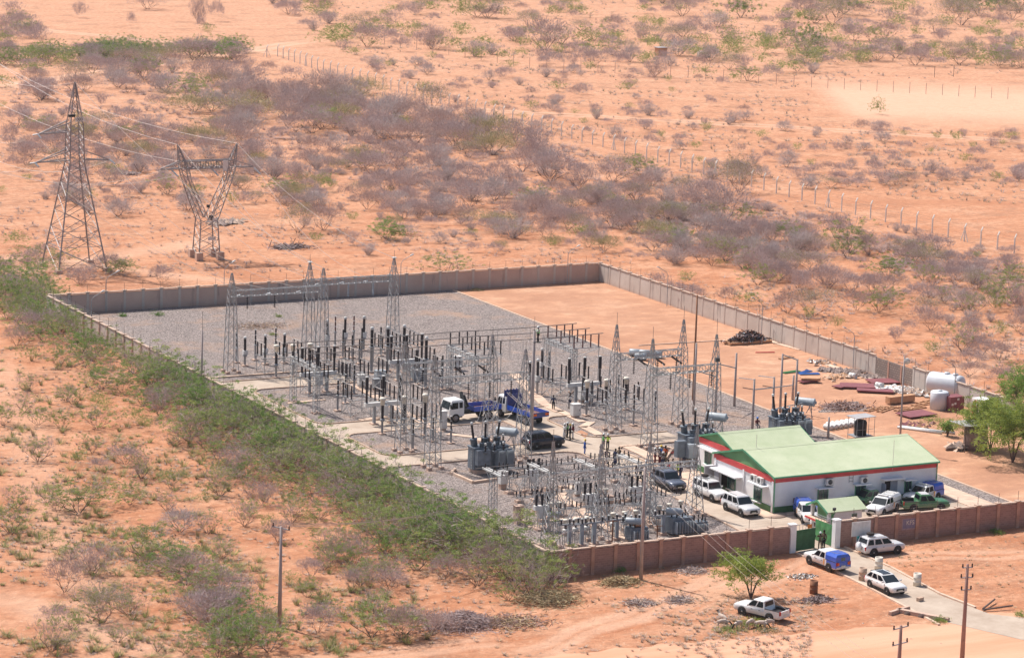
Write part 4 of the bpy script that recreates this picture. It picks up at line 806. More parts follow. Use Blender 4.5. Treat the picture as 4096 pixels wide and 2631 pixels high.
for i, (a, c, lb) in enumerate((((1943, 1871), (2007, 1904), 'pale busbar beam on one lattice column beside the transformer pit'), ((2125, 1852), (2199, 1892), 'pale busbar beam above the breaker behind the pit'), ((2305, 1834), (2381, 1871), 'pale busbar beam near the man in blue overalls'), ((2480, 1817), (2553, 1851), 'pale busbar beam farthest right beside the walkway'))):
    p, q = G(*a, 4.6), G(*c, 4.6); m_ = (p+q)/2; t = thing('busbar_support', lb, 'busbar support', (m_[0], m_[1], 0)); hl = (p-q).length/2+0.15
    b = MB('white_metal')
    for x in (-0.22, 0.22): b.box((x, 0, 4.6), (0.12, 2*hl, 0.16))
    b.box((0, 0, 4.52), (0.5, 0.5, 0.1)); b.build('beam', t)
    b = MB('steel'); tower_mb(b, 0.7, 0.6, 4.5, 7, 0.035, 0.022); b.bar((0, hl-0.2, 4.5), (0, 0.3, 3.2), 0.03); b.build('lattice_frame', t); feet(t, 0.7, (0, 0), 0.4, 0.25)
    for y in (hl-0.2, 0, -hl+0.2): b = MB('insulator'); insul(b, (0, y, 4.62), (0, y, 5.1), 0.07); b.build('insulator', t)
pA, pB = G(1955, 1850, 5.1), G(2530, 1795, 5.1)
for k, lb in enumerate(('rear', 'middle', 'front')):
    a = (m_[0]*0+G(1943, 1871, 5.1)[0]-1.2, G(1943, 1871, 5.1)[1]-k*(2*hl-0.4)/2, 5.14); c = (G(2480, 1817, 5.1)[0]+1.5, G(2480, 1817, 5.1)[1]-k*(2*hl-0.4)/2, 5.14); b = MB('bus_tube'); b.bar(a, c, 0.035, n=5)
    tag(b.build('busbar'), lb+' of three thin busbars running over the front yard', 'busbar')
def isol33(label, P, proto=[None]):
    if proto[0] is not None: return dup(proto[0], P, None, label)
    t = thing('isolator_frame', label, 'isolator', P, 0, 'front yard isolator frames'); proto[0] = t
    b = MB('steel')
    for y in (-0.25, 0.25): b.bar((-0.9, y, 2.75), (3.3, y, 2.75), 0.05)
    for x in (0.2, 2.0):
        for sy in (-0.25, 0.25):
            b.bar((x-0.2, sy, 0), (x-0.15, sy, 1.5), 0.035); b.bar((x+0.2, sy, 0), (x+0.15, sy, 1.5), 0.035); b.bar((x-0.15, sy, 1.5), (x-0.75, sy, 2.7), 0.035); b.bar((x+0.15, sy, 1.5), (x+0.75, sy, 2.7), 0.035)
            for k in range(3): b.bar((x-0.2, sy, k*0.5), (x+0.2, sy, k*0.5+0.5), 0.022); b.bar((x+0.2, sy, k*0.5), (x-0.2, sy, k*0.5+0.5), 0.022)
            b.bar((x-0.15, sy, 1.5), (x+0.45, sy, 2.1), 0.022); b.bar((x+0.15, sy, 1.5), (x-0.45, sy, 2.1), 0.022)
        for z in (0.5, 1.5): b.bar((x, -0.25, z), (x, 0.25, z+0.4), 0.022)
    b.bar((0.2, 0, 0.9), (2.0, 0, 1.0), 0.03); b.build('frame', t)
    for x in (0.2, 2.0): b = MB('plinth'); b.box((x, 0, 0.15), (0.8, 0.7, 0.3)); b.build('footing', t)
    pm = MB('insulator'); insul(pm, (0, 0, 0), (0, 0, 0.62), 0.075); me = pm.mesh('insulator')
    for x in (-0.6, 1.2, 3.0):
        for j in (-1, 0, 1):
            o = D.objects.new('insulator', me); COL.objects.link(o); o.parent = t; o.location = (x+j*0.28, -j*0.4, 2.8)
    return t
def brk33(label, P, proto=[None]):
    if proto[0] is not None: return dup(proto[0], P, None, label)
    t = thing('outdoor_breaker', label, 'circuit breaker', P, 0, 'front yard breakers'); proto[0] = t
    b = MB('white_metal'); b.loft([[(-0.9, -0.25, 2.1), (0.9, -0.25, 2.1), (0.9, 0.25, 2.1), (-0.9, 0.25, 2.1)], [(-0.9, -0.25, 2.55), (0.9, -0.25, 2.55), (0.9, 0.25, 2.55), (-0.9, 0.25, 2.55)]], sm=False)
    b.loft([[(-0.3, -0.25, 1.2), (0.3, -0.25, 1.2), (0.3, 0.25, 1.2), (-0.3, 0.25, 1.2)], [(-0.6, -0.25, 2.1), (0.6, -0.25, 2.1), (0.6, 0.25, 2.1), (-0.6, 0.25, 2.1)]], sm=False); b.build('housing', t)
    b = MB('pipe_grey')
    for x in (-0.3, 0.3):
        for y in (-0.22, 0.22): b.bar((x, y, 0), (x, y, 1.3), 0.06)
    b.box((0, 0, 0.6), (0.7, 0.5, 0.06)); b.build('stand', t)
    for k in range(3):
        b = MB('insulator'); insul(b, (-0.65+k*0.65, 0, 2.56), (-0.65+k*0.65, 0, 3.1), 0.13); insul(b, (-0.65+k*0.65, 0, 3.13), (-0.65+k*0.65, 0, 3.7), 0.15); b.build('pole', t)
    b = MB('plinth'); b.box((0, 0, 0.12), (1.4, 1.2, 0.25)); b.build('footing', t); return t
def ct33(label, P, h, proto={}):
    if h in proto: return dup(proto[h], P, None, label)
    t = thing('instrument_transformer', label, 'instrument transformer', P, 0, 'front yard instrument transformers'); proto[h] = t
    b = MB('pipe_grey'); [b.bar((x, y, 0), (x, y, h), 0.04) for x in (-0.2, 0.2) for y in (-0.2, 0.2)]; b.box((0, 0, h), (0.6, 0.6, 0.08)); b.build('stand', t)
    b = MB('white_metal'); b.lathe((0, 0, h+0.04), [(0.3, 0), (0.3, 0.25), (0.1, 0.3)], 10); b.build('base_tank', t)
    b = MB('insulator'); insul(b, (0, 0, h+0.32), (0, 0, h+0.85), 0.12); b.build('insulator', t)
    b = MB('cream_cap'); b.lathe((0, 0, h+0.85), [(0.15, 0), (0.24, 0.05), (0.24, 0.3), (0.3, 0.34), (0.3, 0.42), (0.1, 0.48)], 12); b.build('head', t); return t
for (x, y), lb in (((2100, 2092), 'isolator frame with clusters of dark insulators nearest the left wall'), ((2270, 2030), 'isolator frame behind the slab trench in the second front bay'), ((2455, 2010), 'isolator frame farthest back near the blue grey car'), ((2260, 2140), 'isolator frame in the front row just behind the corner tower'), ((2435, 2128), 'isolator frame in the middle of the front row'), ((2600, 2092), 'isolator frame right of the tall concrete pole'),
                   ((2030, 1975), 'isolator frame beside the transformer pit wall'), ((2185, 1960), 'isolator frame behind the corner tower bay'), ((2395, 1935), 'isolator frame under the long lattice beam'), ((2185, 2075), 'isolator frame beside the front trench junction'), ((2370, 2110), 'isolator frame between the two front lattice towers'), ((2540, 2085), 'isolator frame right of the pink control cabinet'), ((2070, 2010), 'isolator frame below the pit corner cabinet'), ((2330, 1980), 'isolator frame near the beige control cabinet')): isol33(lb, G(x, y))
for (x, y), lb in (((2165, 2118), 'white front yard breaker closest to the left wall'), ((2358, 2070), 'white front yard breaker by the slab trench'), ((2545, 2040), 'white front yard breaker behind the tall concrete pole'), ((2130, 1970), 'white front yard breaker in front of the transformer radiators')): brk33(lb, G(x, y))
for (x, y), lb, h in (((2200, 2125), 'leftmost cream topped instrument transformer in the front yard', 1.7), ((2232, 2122), 'cream topped instrument transformer right of the first front breaker', 1.7), ((2392, 2068), 'cream topped instrument transformer by the middle front breaker', 1.7), ((2420, 2066), 'cream topped instrument transformer right of the middle front breaker', 1.7), ((2575, 2035), 'cream topped instrument transformer behind the tall pole', 1.7), ((2600, 2030), 'cream topped instrument transformer near the kerb behind the pole', 1.7),
                      ((2260, 2178), 'cream topped transformer in the front row near the corner wall', 1.3), ((2300, 2172), 'cream topped transformer second in the front row', 1.3), ((2345, 2166), 'cream topped transformer third in the front row', 1.3), ((2450, 2150), 'cream topped transformer fourth in the front row', 1.3), ((2495, 2145), 'cream topped transformer left of the rusty transformer', 1.3), ((2540, 2140), 'cream topped transformer behind the rusty transformer', 1.3),
                      ((2635, 2120), 'cream topped transformer right of the tall pole', 1.3), ((2675, 2112), 'cream topped transformer above the small transformer tank', 1.3), ((2720, 2100), 'cream topped transformer at the kerb by the small transformer', 1.3)): ct33(lb, G(x, y), h)
for (x, y, ty, lb) in ((2276, 2186, 2098, 'grey steel post with crossbeam nearest the front wall corner'), (2325, 2186, 2098, 'thick grey post with crossbeam, second along the front wall'), (2373, 2182, 2092, 'grey post with crossbeam, third along the front wall'), (2465, 2160, 2080, 'grey post with crossbeam left of the rusty transformer'), (2522, 2160, 2085, 'grey post with crossbeam beside the rusty transformer'), (2650, 2140, 2062, 'grey post with crossbeam left of the small transformer')):
    h = HT(x, y, ty); t = thing('cable_support', lb, 'cable support', G(x, y), 0, 'grey cable supports'); b = MB('tank_light'); b.box((0, 0, h/2), (0.34, 0.3, h)); b.build('post', t)
    b = MB('pipe_grey'); b.box((0, 0, h+0.07), (2.4, 0.14, 0.14)); b.build('crossbeam', t)
    for k in (-1, 0, 1): b = MB('insulator'); insul(b, (k*0.95, 0, h+0.14), (k*0.95, 0, h+0.55), 0.09); b.use('white_metal'); b.lathe((k*0.95, 0, h+0.55), [(0.13, 0), (0.13, 0.1)], 8); b.build('insulator', t)
    b = MB('plinth'); b.box((0, 0, 0.15), (0.7, 0.6, 0.3)); b.build('footing', t)
def small_tr(label, P, s, rusty=False, cons=True):
    t = thing('distribution_transformer', label, 'transformer', P); b = MB('tank_grey'); b.box((0, 0, 0.25+s/2), (1.5*s, 0.9*s, s)); b.build('tank', t); b = MB('tank_light')
    for k in range(7):
        for y in (-1, 1): b.box((-0.6*s+k*0.2*s, y*0.65*s, 0.25+s*0.45), (0.06, 0.35*s, 0.75*s))
    b.build('radiator', t)
    for k in range(3): b = MB('insulator'); insul(b, (-0.5*s+k*0.5*s, 0.2, 0.25+s), (-0.5*s+k*0.5*s, 0.2, 0.85+s), 0.08); b.build('bushing', t); b = MB('insulator'); insul(b, (-0.3*s+k*0.4*s, -0.3, 0.25+s), (-0.3*s+k*0.4*s, -0.3, 0.6+s), 0.08); b.build('bushing', t)
    b = MB('pole_rust' if rusty else 'tank_light')
    if rusty: b.box((0.1, -0.2, 0.4+s), (1.0, 0.5, 0.14)); b.build('rusty_cover', t)
    if cons: b = MB('tank_light'); b.lathe((-0.9*s, 0.3, 0.9+s), [(0.0, 0), (0.3, 0.04), (0.34, 0.1), (0.34, 1.5), (0.3, 1.58), (0, 1.6)], 14, (0.75, -0.6, 0)); b.build('conservator', t)
    return t
small_tr('small transformer with a rust red cover behind the front wall', G(2545, 2165), 1.3, True, True)
small_tr('dark transformer with a large oil drum behind the double wall pillar', G(2715, 2135), 1.6); small_tr('low grey transformer box at the front wall right of the oil drum', G(2795, 2130), 1.0, False, False)
for (x, y, ty, lb) in ((2448, 2180, 2080, 'rust red post left of the rusty transformer'), (2628, 2160, 2100, 'brown post right of the rusty transformer')):
    b = MB('pole_rust'); h = HT(x, y, ty); b.bar((0, 0, 0), (0, 0, h), 0.07, n=8); b.bar((-0.6, 0, h-0.1), (0.6, 0, h-0.1), 0.04); tag(b.build('steel_post', None, G(x, y)), lb, 'post')
# plain steel pole gantries on the sand
def spole(label, x, y, ty, r=0.13, m='pole_concrete', name='steel_pole', rod=0, h=None):
    P = G(x, y); h = h or HT(x, y, ty); t = thing(name, label, 'pole', P); b = MB(m); b.bar((0, 0, 0), (0, 0, h), r*1.25, r*0.85, n=8, sm=True); b.build('shaft', t)
    if rod: b = MB('bus_tube'); b.bar((0, 0, h), (0, 0, h+rod), 0.025); b.build('rod', t)
    return t, h
sp = [spole('grey pole in front of the tall brown pole, right hand gantry', 2774, 1657, 1372), spole('grey pole beside the right gantry tower top', 2862, 1650, 1420), spole('grey pole carrying a crossbar at the gravel edge', 2937, 1625, 1412), spole('left pole of the pair behind the building roof', 3009, 1718, 1515), spole('right pole of the pair behind the building roof', 3088, 1710, 1507),
      spole('left pole of the tall goalpost on the sand', 3120, 1650, 1415), spole('right pole of the tall goalpost on the sand', 3180, 1650, 1436), spole('middle short pole between the goalpost poles', 3170, 1600, 1500), spole('short grey pole beside the green roof edge', 3312, 1755, 1668)]
def crossbar(label, i, za, j, zb, r=0.07):
    a = sp[i][0].location+Vector((0, 0, za)); c = sp[j][0].location+Vector((0, 0, zb)); b = MB('pipe_grey'); b.bar((0, 0, 0), c-a, r, n=6); tag(b.build('crossbar', None, a), label, 'crossbar')
crossbar('crossbar from the gantry tower to the grey pole at the gravel edge', 1, sp[1][1]*0.85, 2, sp[2][1]*0.72); crossbar('crossbar joining the pair of poles behind the building', 3, sp[3][1]*0.79, 4, sp[4][1]*0.79)
crossbar('crossbar on top of the tall goalpost', 5, sp[5][1]-0.1, 6, sp[6][1]-0.1); crossbar('crossbar from the building pair to the goalpost', 4, sp[4][1]*0.79, 7, sp[7][1]*0.6); crossbar('crossbar between the first two grey poles', 0, sp[0][1]*0.62, 1, sp[1][1]*0.62)
for i in (3, 4):
    insul_string(sp[i][0], (0, 0, sp[i][1]-0.1), (-1.7, 0.8, sp[i][1]+0.1), 'glass_insulator', 10, 0.06); insul_string(sp[i][0], (0, 0, sp[i][1]*0.79), (-1.2, 0.6, sp[i][1]*0.79+0.2), 'insulator', 10, 0.08)
t, h = spole('tall brown pole on the far sand beside the right gantry', 2772, 1600, 1180, 0.12, 'pole_rust')
spole('thin mast in the acacia thicket outside the left wall', 806, 1590, 1345, 0.11, 'pole_concrete', 'lamp_mast', 2.2, h=8.2)
# yard floodlight masts
for (x, y, ty, lb, rd) in ((2125, 1730, 1322, 'thick light mast beside the dark car with a man up near its top', 1.6), (3598, 1800, 1425, 'thin floodlight mast behind the building with a round lamp', 0)):
    t, h = spole(lb, x, y, ty, 0.18 if rd else 0.1, 'pole_concrete', 'light_mast', rd)
    if not rd: b = MB('white_metal'); b.lathe((0.35, 0, h-0.5), [(0.3, 0), (0.36, 0.1), (0.36, 0.3)], 12, (-0.5, -0.8, -0.2)); b.build('lamp_head', t)
    else: b = MB('grille_dark'); b.box((0.35, -0.1, h-1.35), (1.0, 0.4, 0.06)); b.build('step_platform', t)
# street lamps along the walls
def lamp(label, x, y, h, rz, proto=[None]):
    P = (x, y, 0)
    if proto[0] is not None: return dup(proto[0], P, rz, label)
    t = thing('street_lamp', label, 'lamp', P, rz, 'wall side street lamps'); proto[0] = t
    b = MB('pipe_grey'); b.bar((0, 0, 0), (0, 0, 4.4), 0.05, n=6); b.path([(0, 0, 4.4), (0.25, 0, 4.9), (1.3, 0, 5.5)], 0.035, 6); b.build('post', t)
    b = MB('white_metal'); b.loft([[(1.25, -0.06, 5.44), (1.25, 0.06, 5.44), (1.25, 0.06, 5.54), (1.25, -0.06, 5.54)], [(1.55, -0.14, 5.56), (1.55, 0.14, 5.56), (1.5, 0.14, 5.72), (1.5, -0.14, 5.72)], [(1.85, -0.08, 5.72), (1.85, 0.08, 5.72), (1.82, 0.08, 5.8), (1.82, -0.08, 5.8)]]); b.build('lamp_head', t); return t
for x, y, rz, lb in ((0.9, 127.5, 0, 'street lamp inside the left wall near its far corner'), (8, B_-0.9, -0.2, 'street lamp by the left end of the back wall'), (52, B_-0.9, -0.2, 'street lamp at the back wall near the gravel edge'), (78.8, B_-1.0, -0.2, 'street lamp in front of the back wall at the right corner'), (83.8, 121, math.pi, 'street lamp on the right wall nearest the far corner'), (83.8, 96, math.pi, 'street lamp on the right wall beside the brown pole'), (83.8, 74, math.pi, 'street lamp on the right wall just before the bare stone'), (83.8, 52, math.pi, 'street lamp on the right wall behind the latrine'), (26, B_+1.2, 0.2, 'street lamp just outside the back wall behind the twin towers')): lamp(lb, x, y, 5, rz)
# conductors
def cable(label, p, q, sag=1.0, r=0.022, n=10, m='wire', name='power_line'):
    p = Vector(p); q = Vector(q); b = MB(m); b.path([p.lerp(q, j/n)-Vector((0, 0, 4*sag*(j/n)*(1-j/n))) for j in range(n+1)], r, 3); return tag(b.build(name), label, 'cable')
# ------------------------------------------------------------------ vehicles
def paint(name, c, rough=0.28, met=0.0):
    n = NT(name); se = n.t.nodes.new('ShaderNodeSeparateXYZ'); n.t.links.new(n.tc, se.inputs[0]); mr = n.t.nodes.new('ShaderNodeMapRange'); mr.inputs[1].default_value = 0.95; mr.inputs[2].default_value = 0.2
    n.t.links.new(n.math('ADD', se.outputs[2], n.math('MULTIPLY', n.noise(2.0, 4), 0.4)), mr.inputs[0]); dk = 0.25 if max(c) < 0.1 else 1.0; q = n.mix(n.math('MULTIPLY', mr.outputs[0], 0.55*dk), tuple(c), (0.45, 0.24, 0.15)); q = n.mix(n.math('MULTIPLY', n.ramp(n.noise(1.3, 5, 0.7), [(0.45, (0, 0, 0)), (0.7, (1, 1, 1))]), 0.18*dk), q, (0.5, 0.34, 0.25))
    n.out(q, rough, 0.6); n.b.inputs['Metallic'].default_value = met; return n.m
paint('paint_white', (0.78, 0.78, 0.78)); paint('paint_silver', (0.66, 0.66, 0.68), 0.3, 0.1); paint('paint_black', (0.018, 0.020, 0.035), 0.2); paint('paint_slate', (0.12, 0.14, 0.19), 0.25, 0.3)
paint('paint_blue', (0.02, 0.10, 0.55)); paint('paint_dkblue', (0.02, 0.045, 0.22)); paint('paint_green', (0.05, 0.17, 0.08)); paint('paint_orange', (0.75, 0.30, 0.03))
mat('car_glass', (0.008, 0.010, 0.016), 0.12, spec=0.35); mat('tyre', (0.03, 0.027, 0.027), 0.9, c2=(0.05, 0.035, 0.03), scale=5); mat('rim', (0.5, 0.5, 0.5), 0.35, 0.6); mat('dark_plastic', (0.03, 0.03, 0.032), 0.6)
mat('light_clear', (0.75, 0.78, 0.8), 0.15); mat('light_red', (0.5, 0.02, 0.02), 0.3); mat('chevron', (0.85, 0.16, 0.03), 0.5); mat('plate', (0.75, 0.72, 0.6), 0.5); mat('bed_dark', (0.04, 0.035, 0.04), 0.8); mat('rust_bed', (0.28, 0.16, 0.13), 0.9, c2=(0.18, 0.10, 0.09), scale=2)
def wheel(t, x, y, r=0.38, wd=0.25, rim='rim'):
    s = 1 if y > 0 else -1
    b = MB('tyre'); b.lathe((x, y-s*wd, r), [(r*0.6, 0), (r*0.94, 0.0), (r, 0.04), (r, wd-0.04), (r*0.93, wd), (r*0.66, wd), (r*0.62, wd-0.05)], 20, (0, s, 0)); w_ = b.build('wheel', t)
    b = MB(rim); b.lathe((x, y-s*0.045, r), [(r*0.62, 0), (r*0.60, 0.03), (r*0.2, 0.02), (r*0.16, 0.05)], 20, (0, s, 0)); b.use('dark_plastic')
    for k in range(6):
        a = math.pi*2*(k+0.5)/6; c = Vector((x+math.cos(a)*r*0.42, y, r+math.sin(a)*r*0.42)); b.lathe((c[0], y-s*0.014, c[2]), [(r*0.11, 0), (r*0.11, 0.008)], 6, (0, s, 0))
    b.build('rim', w_)
def body_loft(b, st, crown=0.03):
    rg = []
    for x, hw, zb, zt in st:
        h = zt-zb; rg.append([(x, -hw*0.90, zb), (x, -hw, zb+h*0.22), (x, -hw, zb+h*0.62), (x, -hw*0.965, zb+h*0.9), (x, -hw*0.86, zt), (x, 0, zt+crown), (x, hw*0.86, zt), (x, hw*0.965, zb+h*0.9), (x, hw, zb+h*0.62), (x, hw, zb+h*0.22), (x, hw*0.90, zb)])
    b.loft(rg)
def car(label, px, py, ang, p='paint_white', L=4.8, Wd=1.88, H=1.85, hood=1.08, belt=1.12, cab=(-2.2, 1.0, -1.95, 0.35), kind='suv', name='parked_car', cat='car', r=0.42, rack=None, spare=False, bed=None, canopy=None, xtra=None, tint=True, rails=True, sunroof=False, bull=False, refpt=None, roof2=None):
    """origin at ground centre, +x forward; cab=(bottom rear x, bottom front x, top rear x, top front x)"""
    P = G(px, py); t = thing(name, label, cat, (P[0], P[1], 0.05 if refpt is None else refpt), ang); hw = Wd/2; f = L/2; zb = 0.36
    b = MB(p); zr = belt if kind != 'pickup' else 0.72
    st = [(-f, hw*0.86, zb+0.12, zr-0.12), (-f+0.12, hw*0.96, zb+0.02, zr), (-f+0.5, hw, zb, zr)]
    if kind == 'pickup': st += [(cab[0]-0.03, hw, zb, zr), (cab[0], hw, zb, belt)]
    st += [(cab[1]-0.25, hw, zb, belt), (cab[1]+0.15, hw, zb, hood+0.02), (f-0.65, hw*0.97, zb, hood), (f-0.22, hw*0.93, zb+0.02, hood-0.06), (f-0.04, hw*0.87, zb+0.06, hood-0.15), (f, hw*0.82, zb+0.12, hood-0.30)]
    body_loft(b, st)
    # greenhouse
    x0, x1, X0, X1 = cab; hb, ht = hw*0.95, hw*0.80; zr_ = H-0.06
    rings = [[(x0, -hb, belt-0.02), (x1, -hb*0.97, belt-0.05), (x1, hb*0.97, belt-0.05), (x0, hb, belt-0.02)], [(X0, -ht, zr_), (X1, -ht*0.97, zr_), (X1, ht*0.97, zr_), (X0, ht, zr_)], [(X0+0.12, -ht*0.86, H), (X1-0.12, -ht*0.82, H), (X1-0.12, ht*0.82, H), (X0+0.12, ht*0.86, H)]]
    b.loft(rings, sm=False); b.build('body', t)
    if roof2: b = MB(roof2); b.box(((X0+X1)/2, 0, H+0.005), (X1-X0-0.3, ht*1.6, 0.03)); b.build('roof_panel', t)
    def PS(u, v, s, off=0.012):
        A = Vector((x0+(x1-x0)*u, s*(hb-(hb*0.03)*u), belt-0.02)); B = Vector((X0+(X1-X0)*u, s*(ht-(ht*0.03)*u), zr_)); q = A.lerp(B, v); return q+Vector((0, s*off, 0.004))
    g = 'car_glass'; nw = 3 if kind == 'suv' else 2
    cuts = {3: [(0.03, 0.27), (0.31, 0.60), (0.64, 0.965)], 2: [(0.06, 0.47), (0.53, 0.96)]}[nw]
    for s in (-1, 1):
        for a, c in cuts:
            b = MB(g); b.poly([PS(a, 0.14, s), PS(c, 0.14, s), PS(c-0.02, 0.86, s), PS(a+0.02, 0.86, s)]); b.build('side_window', t)
    def PF(x_b, x_t, v, w_, s, off): return Vector((x_b+(x_t-x_b)*v+off, s*(hb+(ht-hb)*v)*w_, belt-0.04+(zr_-belt+0.04)*v+0.008))
    b = MB('windscreen_glass' if 'windscreen_glass' in MAT else mat('windscreen_glass', (0.022, 0.03, 0.036), 0.1, spec=0.5)); b.poly([PF(x1, X1, 0.1, 0.9, -1, 0.015), PF(x1, X1, 0.1, 0.9, 1, 0.015), PF(x1, X1, 0.9, 0.9, 1, 0.015), PF(x1, X1, 0.9, 0.9, -1, 0.015)]); b.build('windscreen', t)
    b = MB(g); b.poly([PF(x0, X0, 0.3, 0.8, 1, -0.015), PF(x0, X0, 0.3, 0.8, -1, -0.015), PF(x0, X0, 0.88, 0.8, -1, -0.015), PF(x0, X0, 0.88, 0.8, 1, -0.015)]); b.build('rear_window', t)
    wb = L*0.285
    for x in (-wb, wb+0.08):
        for s in (-1, 1):
            b = MB('dark_plastic'); b.lathe((x, s*(hw-0.12), r+0.02), [(r*1.14, 0), (r*1.14, 0.128)], 18, (0, s, 0)); b.build('wheel_arch', t); wheel(t, x, s*(hw+0.015), r)
    b = MB('dark_plastic'); b.box((f-0.02, 0, zb+0.28), (0.08, Wd*0.5, 0.16)); b.box((f-0.035, 0, hood-0.34), (0.1, Wd*0.42, 0.2)); b.build('grille', t)
    for s in (-1, 1):
        b = MB('light_clear'); b.box((f-0.13, s*hw*0.70, hood-0.28), (0.2, 0.34, 0.16), -s*0.35); b.build('headlight', t)
        b = MB('light_red'); b.box((-f+0.07, s*hw*0.84, belt-0.25 if kind != 'pickup' else 0.95), (0.12, 0.2, 0.34)); b.build('taillight', t)
        b = MB(p); b.box((cab[1]-0.28, s*(hw+0.12), belt+0.1), (0.12, 0.22, 0.16)); b.build('wing_mirror', t)
    b = MB('plate'); b.box((f+0.035, 0, zb+0.22), (0.02, 0.5, 0.12)); b.build('number_plate', t); b = MB('plate'); b.box((-f-0.012, 0, 0.72), (0.02, 0.5, 0.12)); b.build('number_plate', t)
    b = MB('dark_plastic')
    for s in (-1, 1):
        b.box((0, s*(hw-0.02), zb+0.02), (L*0.38, 0.1, 0.08))
        for xx in ((x0+x1)/2-0.5, (x0+x1)/2+0.35): b.box((xx, s*(hw+0.004), belt-0.2), (0.18, 0.02, 0.035))
    b.build('sill_trim', t)
    if rails:
        b = MB('dark_plastic' if p != 'paint_silver' else 'rim')
        for s in (-1, 1): b.bar((X0+0.25, s*ht*0.8, H+0.06), (X1-0.25, s*ht*0.8, H+0.06), 0.025)
        if rails == 2:
            for xx in (0.3, 0.6): b.bar((X0+(X1-X0)*xx, -ht*0.8, H+0.07), (X0+(X1-X0)*xx, ht*0.8, H+0.07), 0.02)
        b.build('roof_rail', t)
    if rack:
        b = MB('rim'); a, c = rack
        for s in (-1, 1):
            for z in (0.12, 0.26): b.bar((a, s*0.6, H+z), (c, s*0.6, H+z), 0.02)
        for k in range(6): xx = a+(c-a)*k/5; b.bar((xx, -0.6, H+0.12), (xx, 0.6, H+0.12), 0.018); b.bar((xx, -0.6, H), (xx, -0.6, H+0.26), 0.015); b.bar((xx, 0.6, H), (xx, 0.6, H+0.26), 0.015)
        for xx in (a, c): b.bar((xx, -0.6, H+0.26), (xx, 0.6, H+0.26), 0.02)
        b.build('roof_rack', t)
    if rack or spare:
        b = MB('tyre'); xx = (rack[0]+0.6) if rack else X0+0.7; b.lathe((xx, 0, H+0.14), [(0.2, 0), (0.36, 0.0), (0.4, 0.06), (0.4, 0.18), (0.36, 0.23), (0.2, 0.23)], 16); b.build('roof_tyre', t)
    if spare == 2: b = MB(p); b.lathe((-f-0.05, 0.05, 1.0), [(0.0, 0), (0.4, 0.0), (0.42, 0.1), (0.38, 0.22), (0, 0.24)], 18, (-1, 0, 0)); b.build('spare_wheel_cover', t)
    if sunroof: b = MB(g); b.box(((X0+X1)/2+0.1, 0, H+0.008), (1.3, ht*1.2, 0.02)); b.build('sunroof', t); b = MB('dark_plastic'); b.box((X0-0.15, 0, H-0.08), (0.35, ht*1.5, 0.05)); b.build('spoiler', t)
    if kind == 'pickup':
        b = MB(p)
        for s in (-1, 1): b.box(((-f+cab[0])/2+0.03, s*(hw-0.05), (0.62+belt+0.02)/2), (cab[0]+f-0.1, 0.1, belt+0.02-0.62))
        b.box((-f+0.08, 0, (0.62+belt)/2), (0.1, Wd-0.12, belt-0.6)); b.use('bed_dark'); b.box(((-f+cab[0])/2+0.03, 0, 0.78), (cab[0]+f-0.2, Wd-0.22, 0.06))
        for s in (-1, 1): b.box(((-f+cab[0])/2+0.03, s*(hw-0.115), (0.75+belt)/2), (cab[0]+f-0.2, 0.03, belt-0.78)); b.box(((-f+cab[0])/2+0.03, s*(hw-0.06), belt+0.045), (cab[0]+f-0.14, 0.13, 0.04))
        b.build('load_bed', t)
        if canopy:
            cz = H+0.02; xa, xb = -f+0.06, cab[0]-0.02
            b = MB(canopy); b.loft([[(xa, -hw*0.96, belt), (xb, -hw*0.96, belt), (xb, hw*0.96, belt), (xa, hw*0.96, belt)], [(xa+0.03, -hw*0.93, cz-0.25), (xb, -hw*0.93, cz-0.25), (xb, hw*0.93, cz-0.25), (xa+0.03, hw*0.93, cz-0.25)], [(xa+0.1, -hw*0.72, cz), (xb-0.05, -hw*0.72, cz), (xb-0.05, hw*0.72, cz), (xa+0.1, hw*0.72, cz)]], sm=False)
            b.box((xa+0.7, 0, 0.8), (xb-xa-0.3+0.1, Wd+0.01, 0.6)) if canopy != 'paint_white' else None
            cb = b.build('canopy', t); b = MB(g if canopy == 'paint_white' else 'window_glass'); b.box((xa-0.008+0.03, 0, 1.35), (0.03, 0.5, 0.36)); b.build('rear_hatch_window', cb)
            b = MB('rim'); [b.bar((xa+0.3, s*0.55, cz+0.09), (xb-0.2, s*0.55, cz+0.09), 0.02) for s in (-1, 1)]; [b.bar((xa+0.4+k*0.5, -0.55, cz+0.09), (xa+0.4+k*0.5, 0.55, cz+0.09), 0.018) for k in range(3)]; b.build('canopy_rack', t)
            for s in (-1, 1): b = MB('chevron'); b.box((-f-0.012, s*0.62, 0.95), (0.02, 0.22, 0.26)); b.build('reflector', t)
            b = MB('paint_orange'); [b.box((xb+0.12, s*(hw+0.006), 0.85), (0.16, 0.015, 0.55)) for s in (-1, 1)]; b.build('side_stripe', t)
    if xtra == 'beacon': b = MB('white_metal'); b.box((0.1, 0, H+0.1), (0.35, 1.1, 0.14)); b.build('light_bar', t)
    return t
dg = math.radians
PK = dict(kind='pickup', L=5.2, Wd=1.86, H=1.8, hood=1.08, belt=1.08, cab=(-0.85, 1.15, -0.72, 0.45), rails=False, name='pickup_truck', cat='pickup')
car('white double cab pickup with a dark open load bed under the small tree', 3046, 2466, dg(113), 'paint_white', **{**PK, 'refpt': 0.0})
car('white and blue canopy pickup driving in towards the gate', 3305, 2268, dg(95), 'paint_white', **{**PK, 'canopy': 'paint_blue'})
car('white crossover with a glass roof driving out between the concrete drums', 3542, 2362, dg(-89), 'paint_white', L=4.7, Wd=1.84, H=1.66, hood=1.0, belt=1.04, cab=(-2.15, 1.15, -1.5, 0.1), rails=False, sunroof=True, r=0.38, name='driving_car')
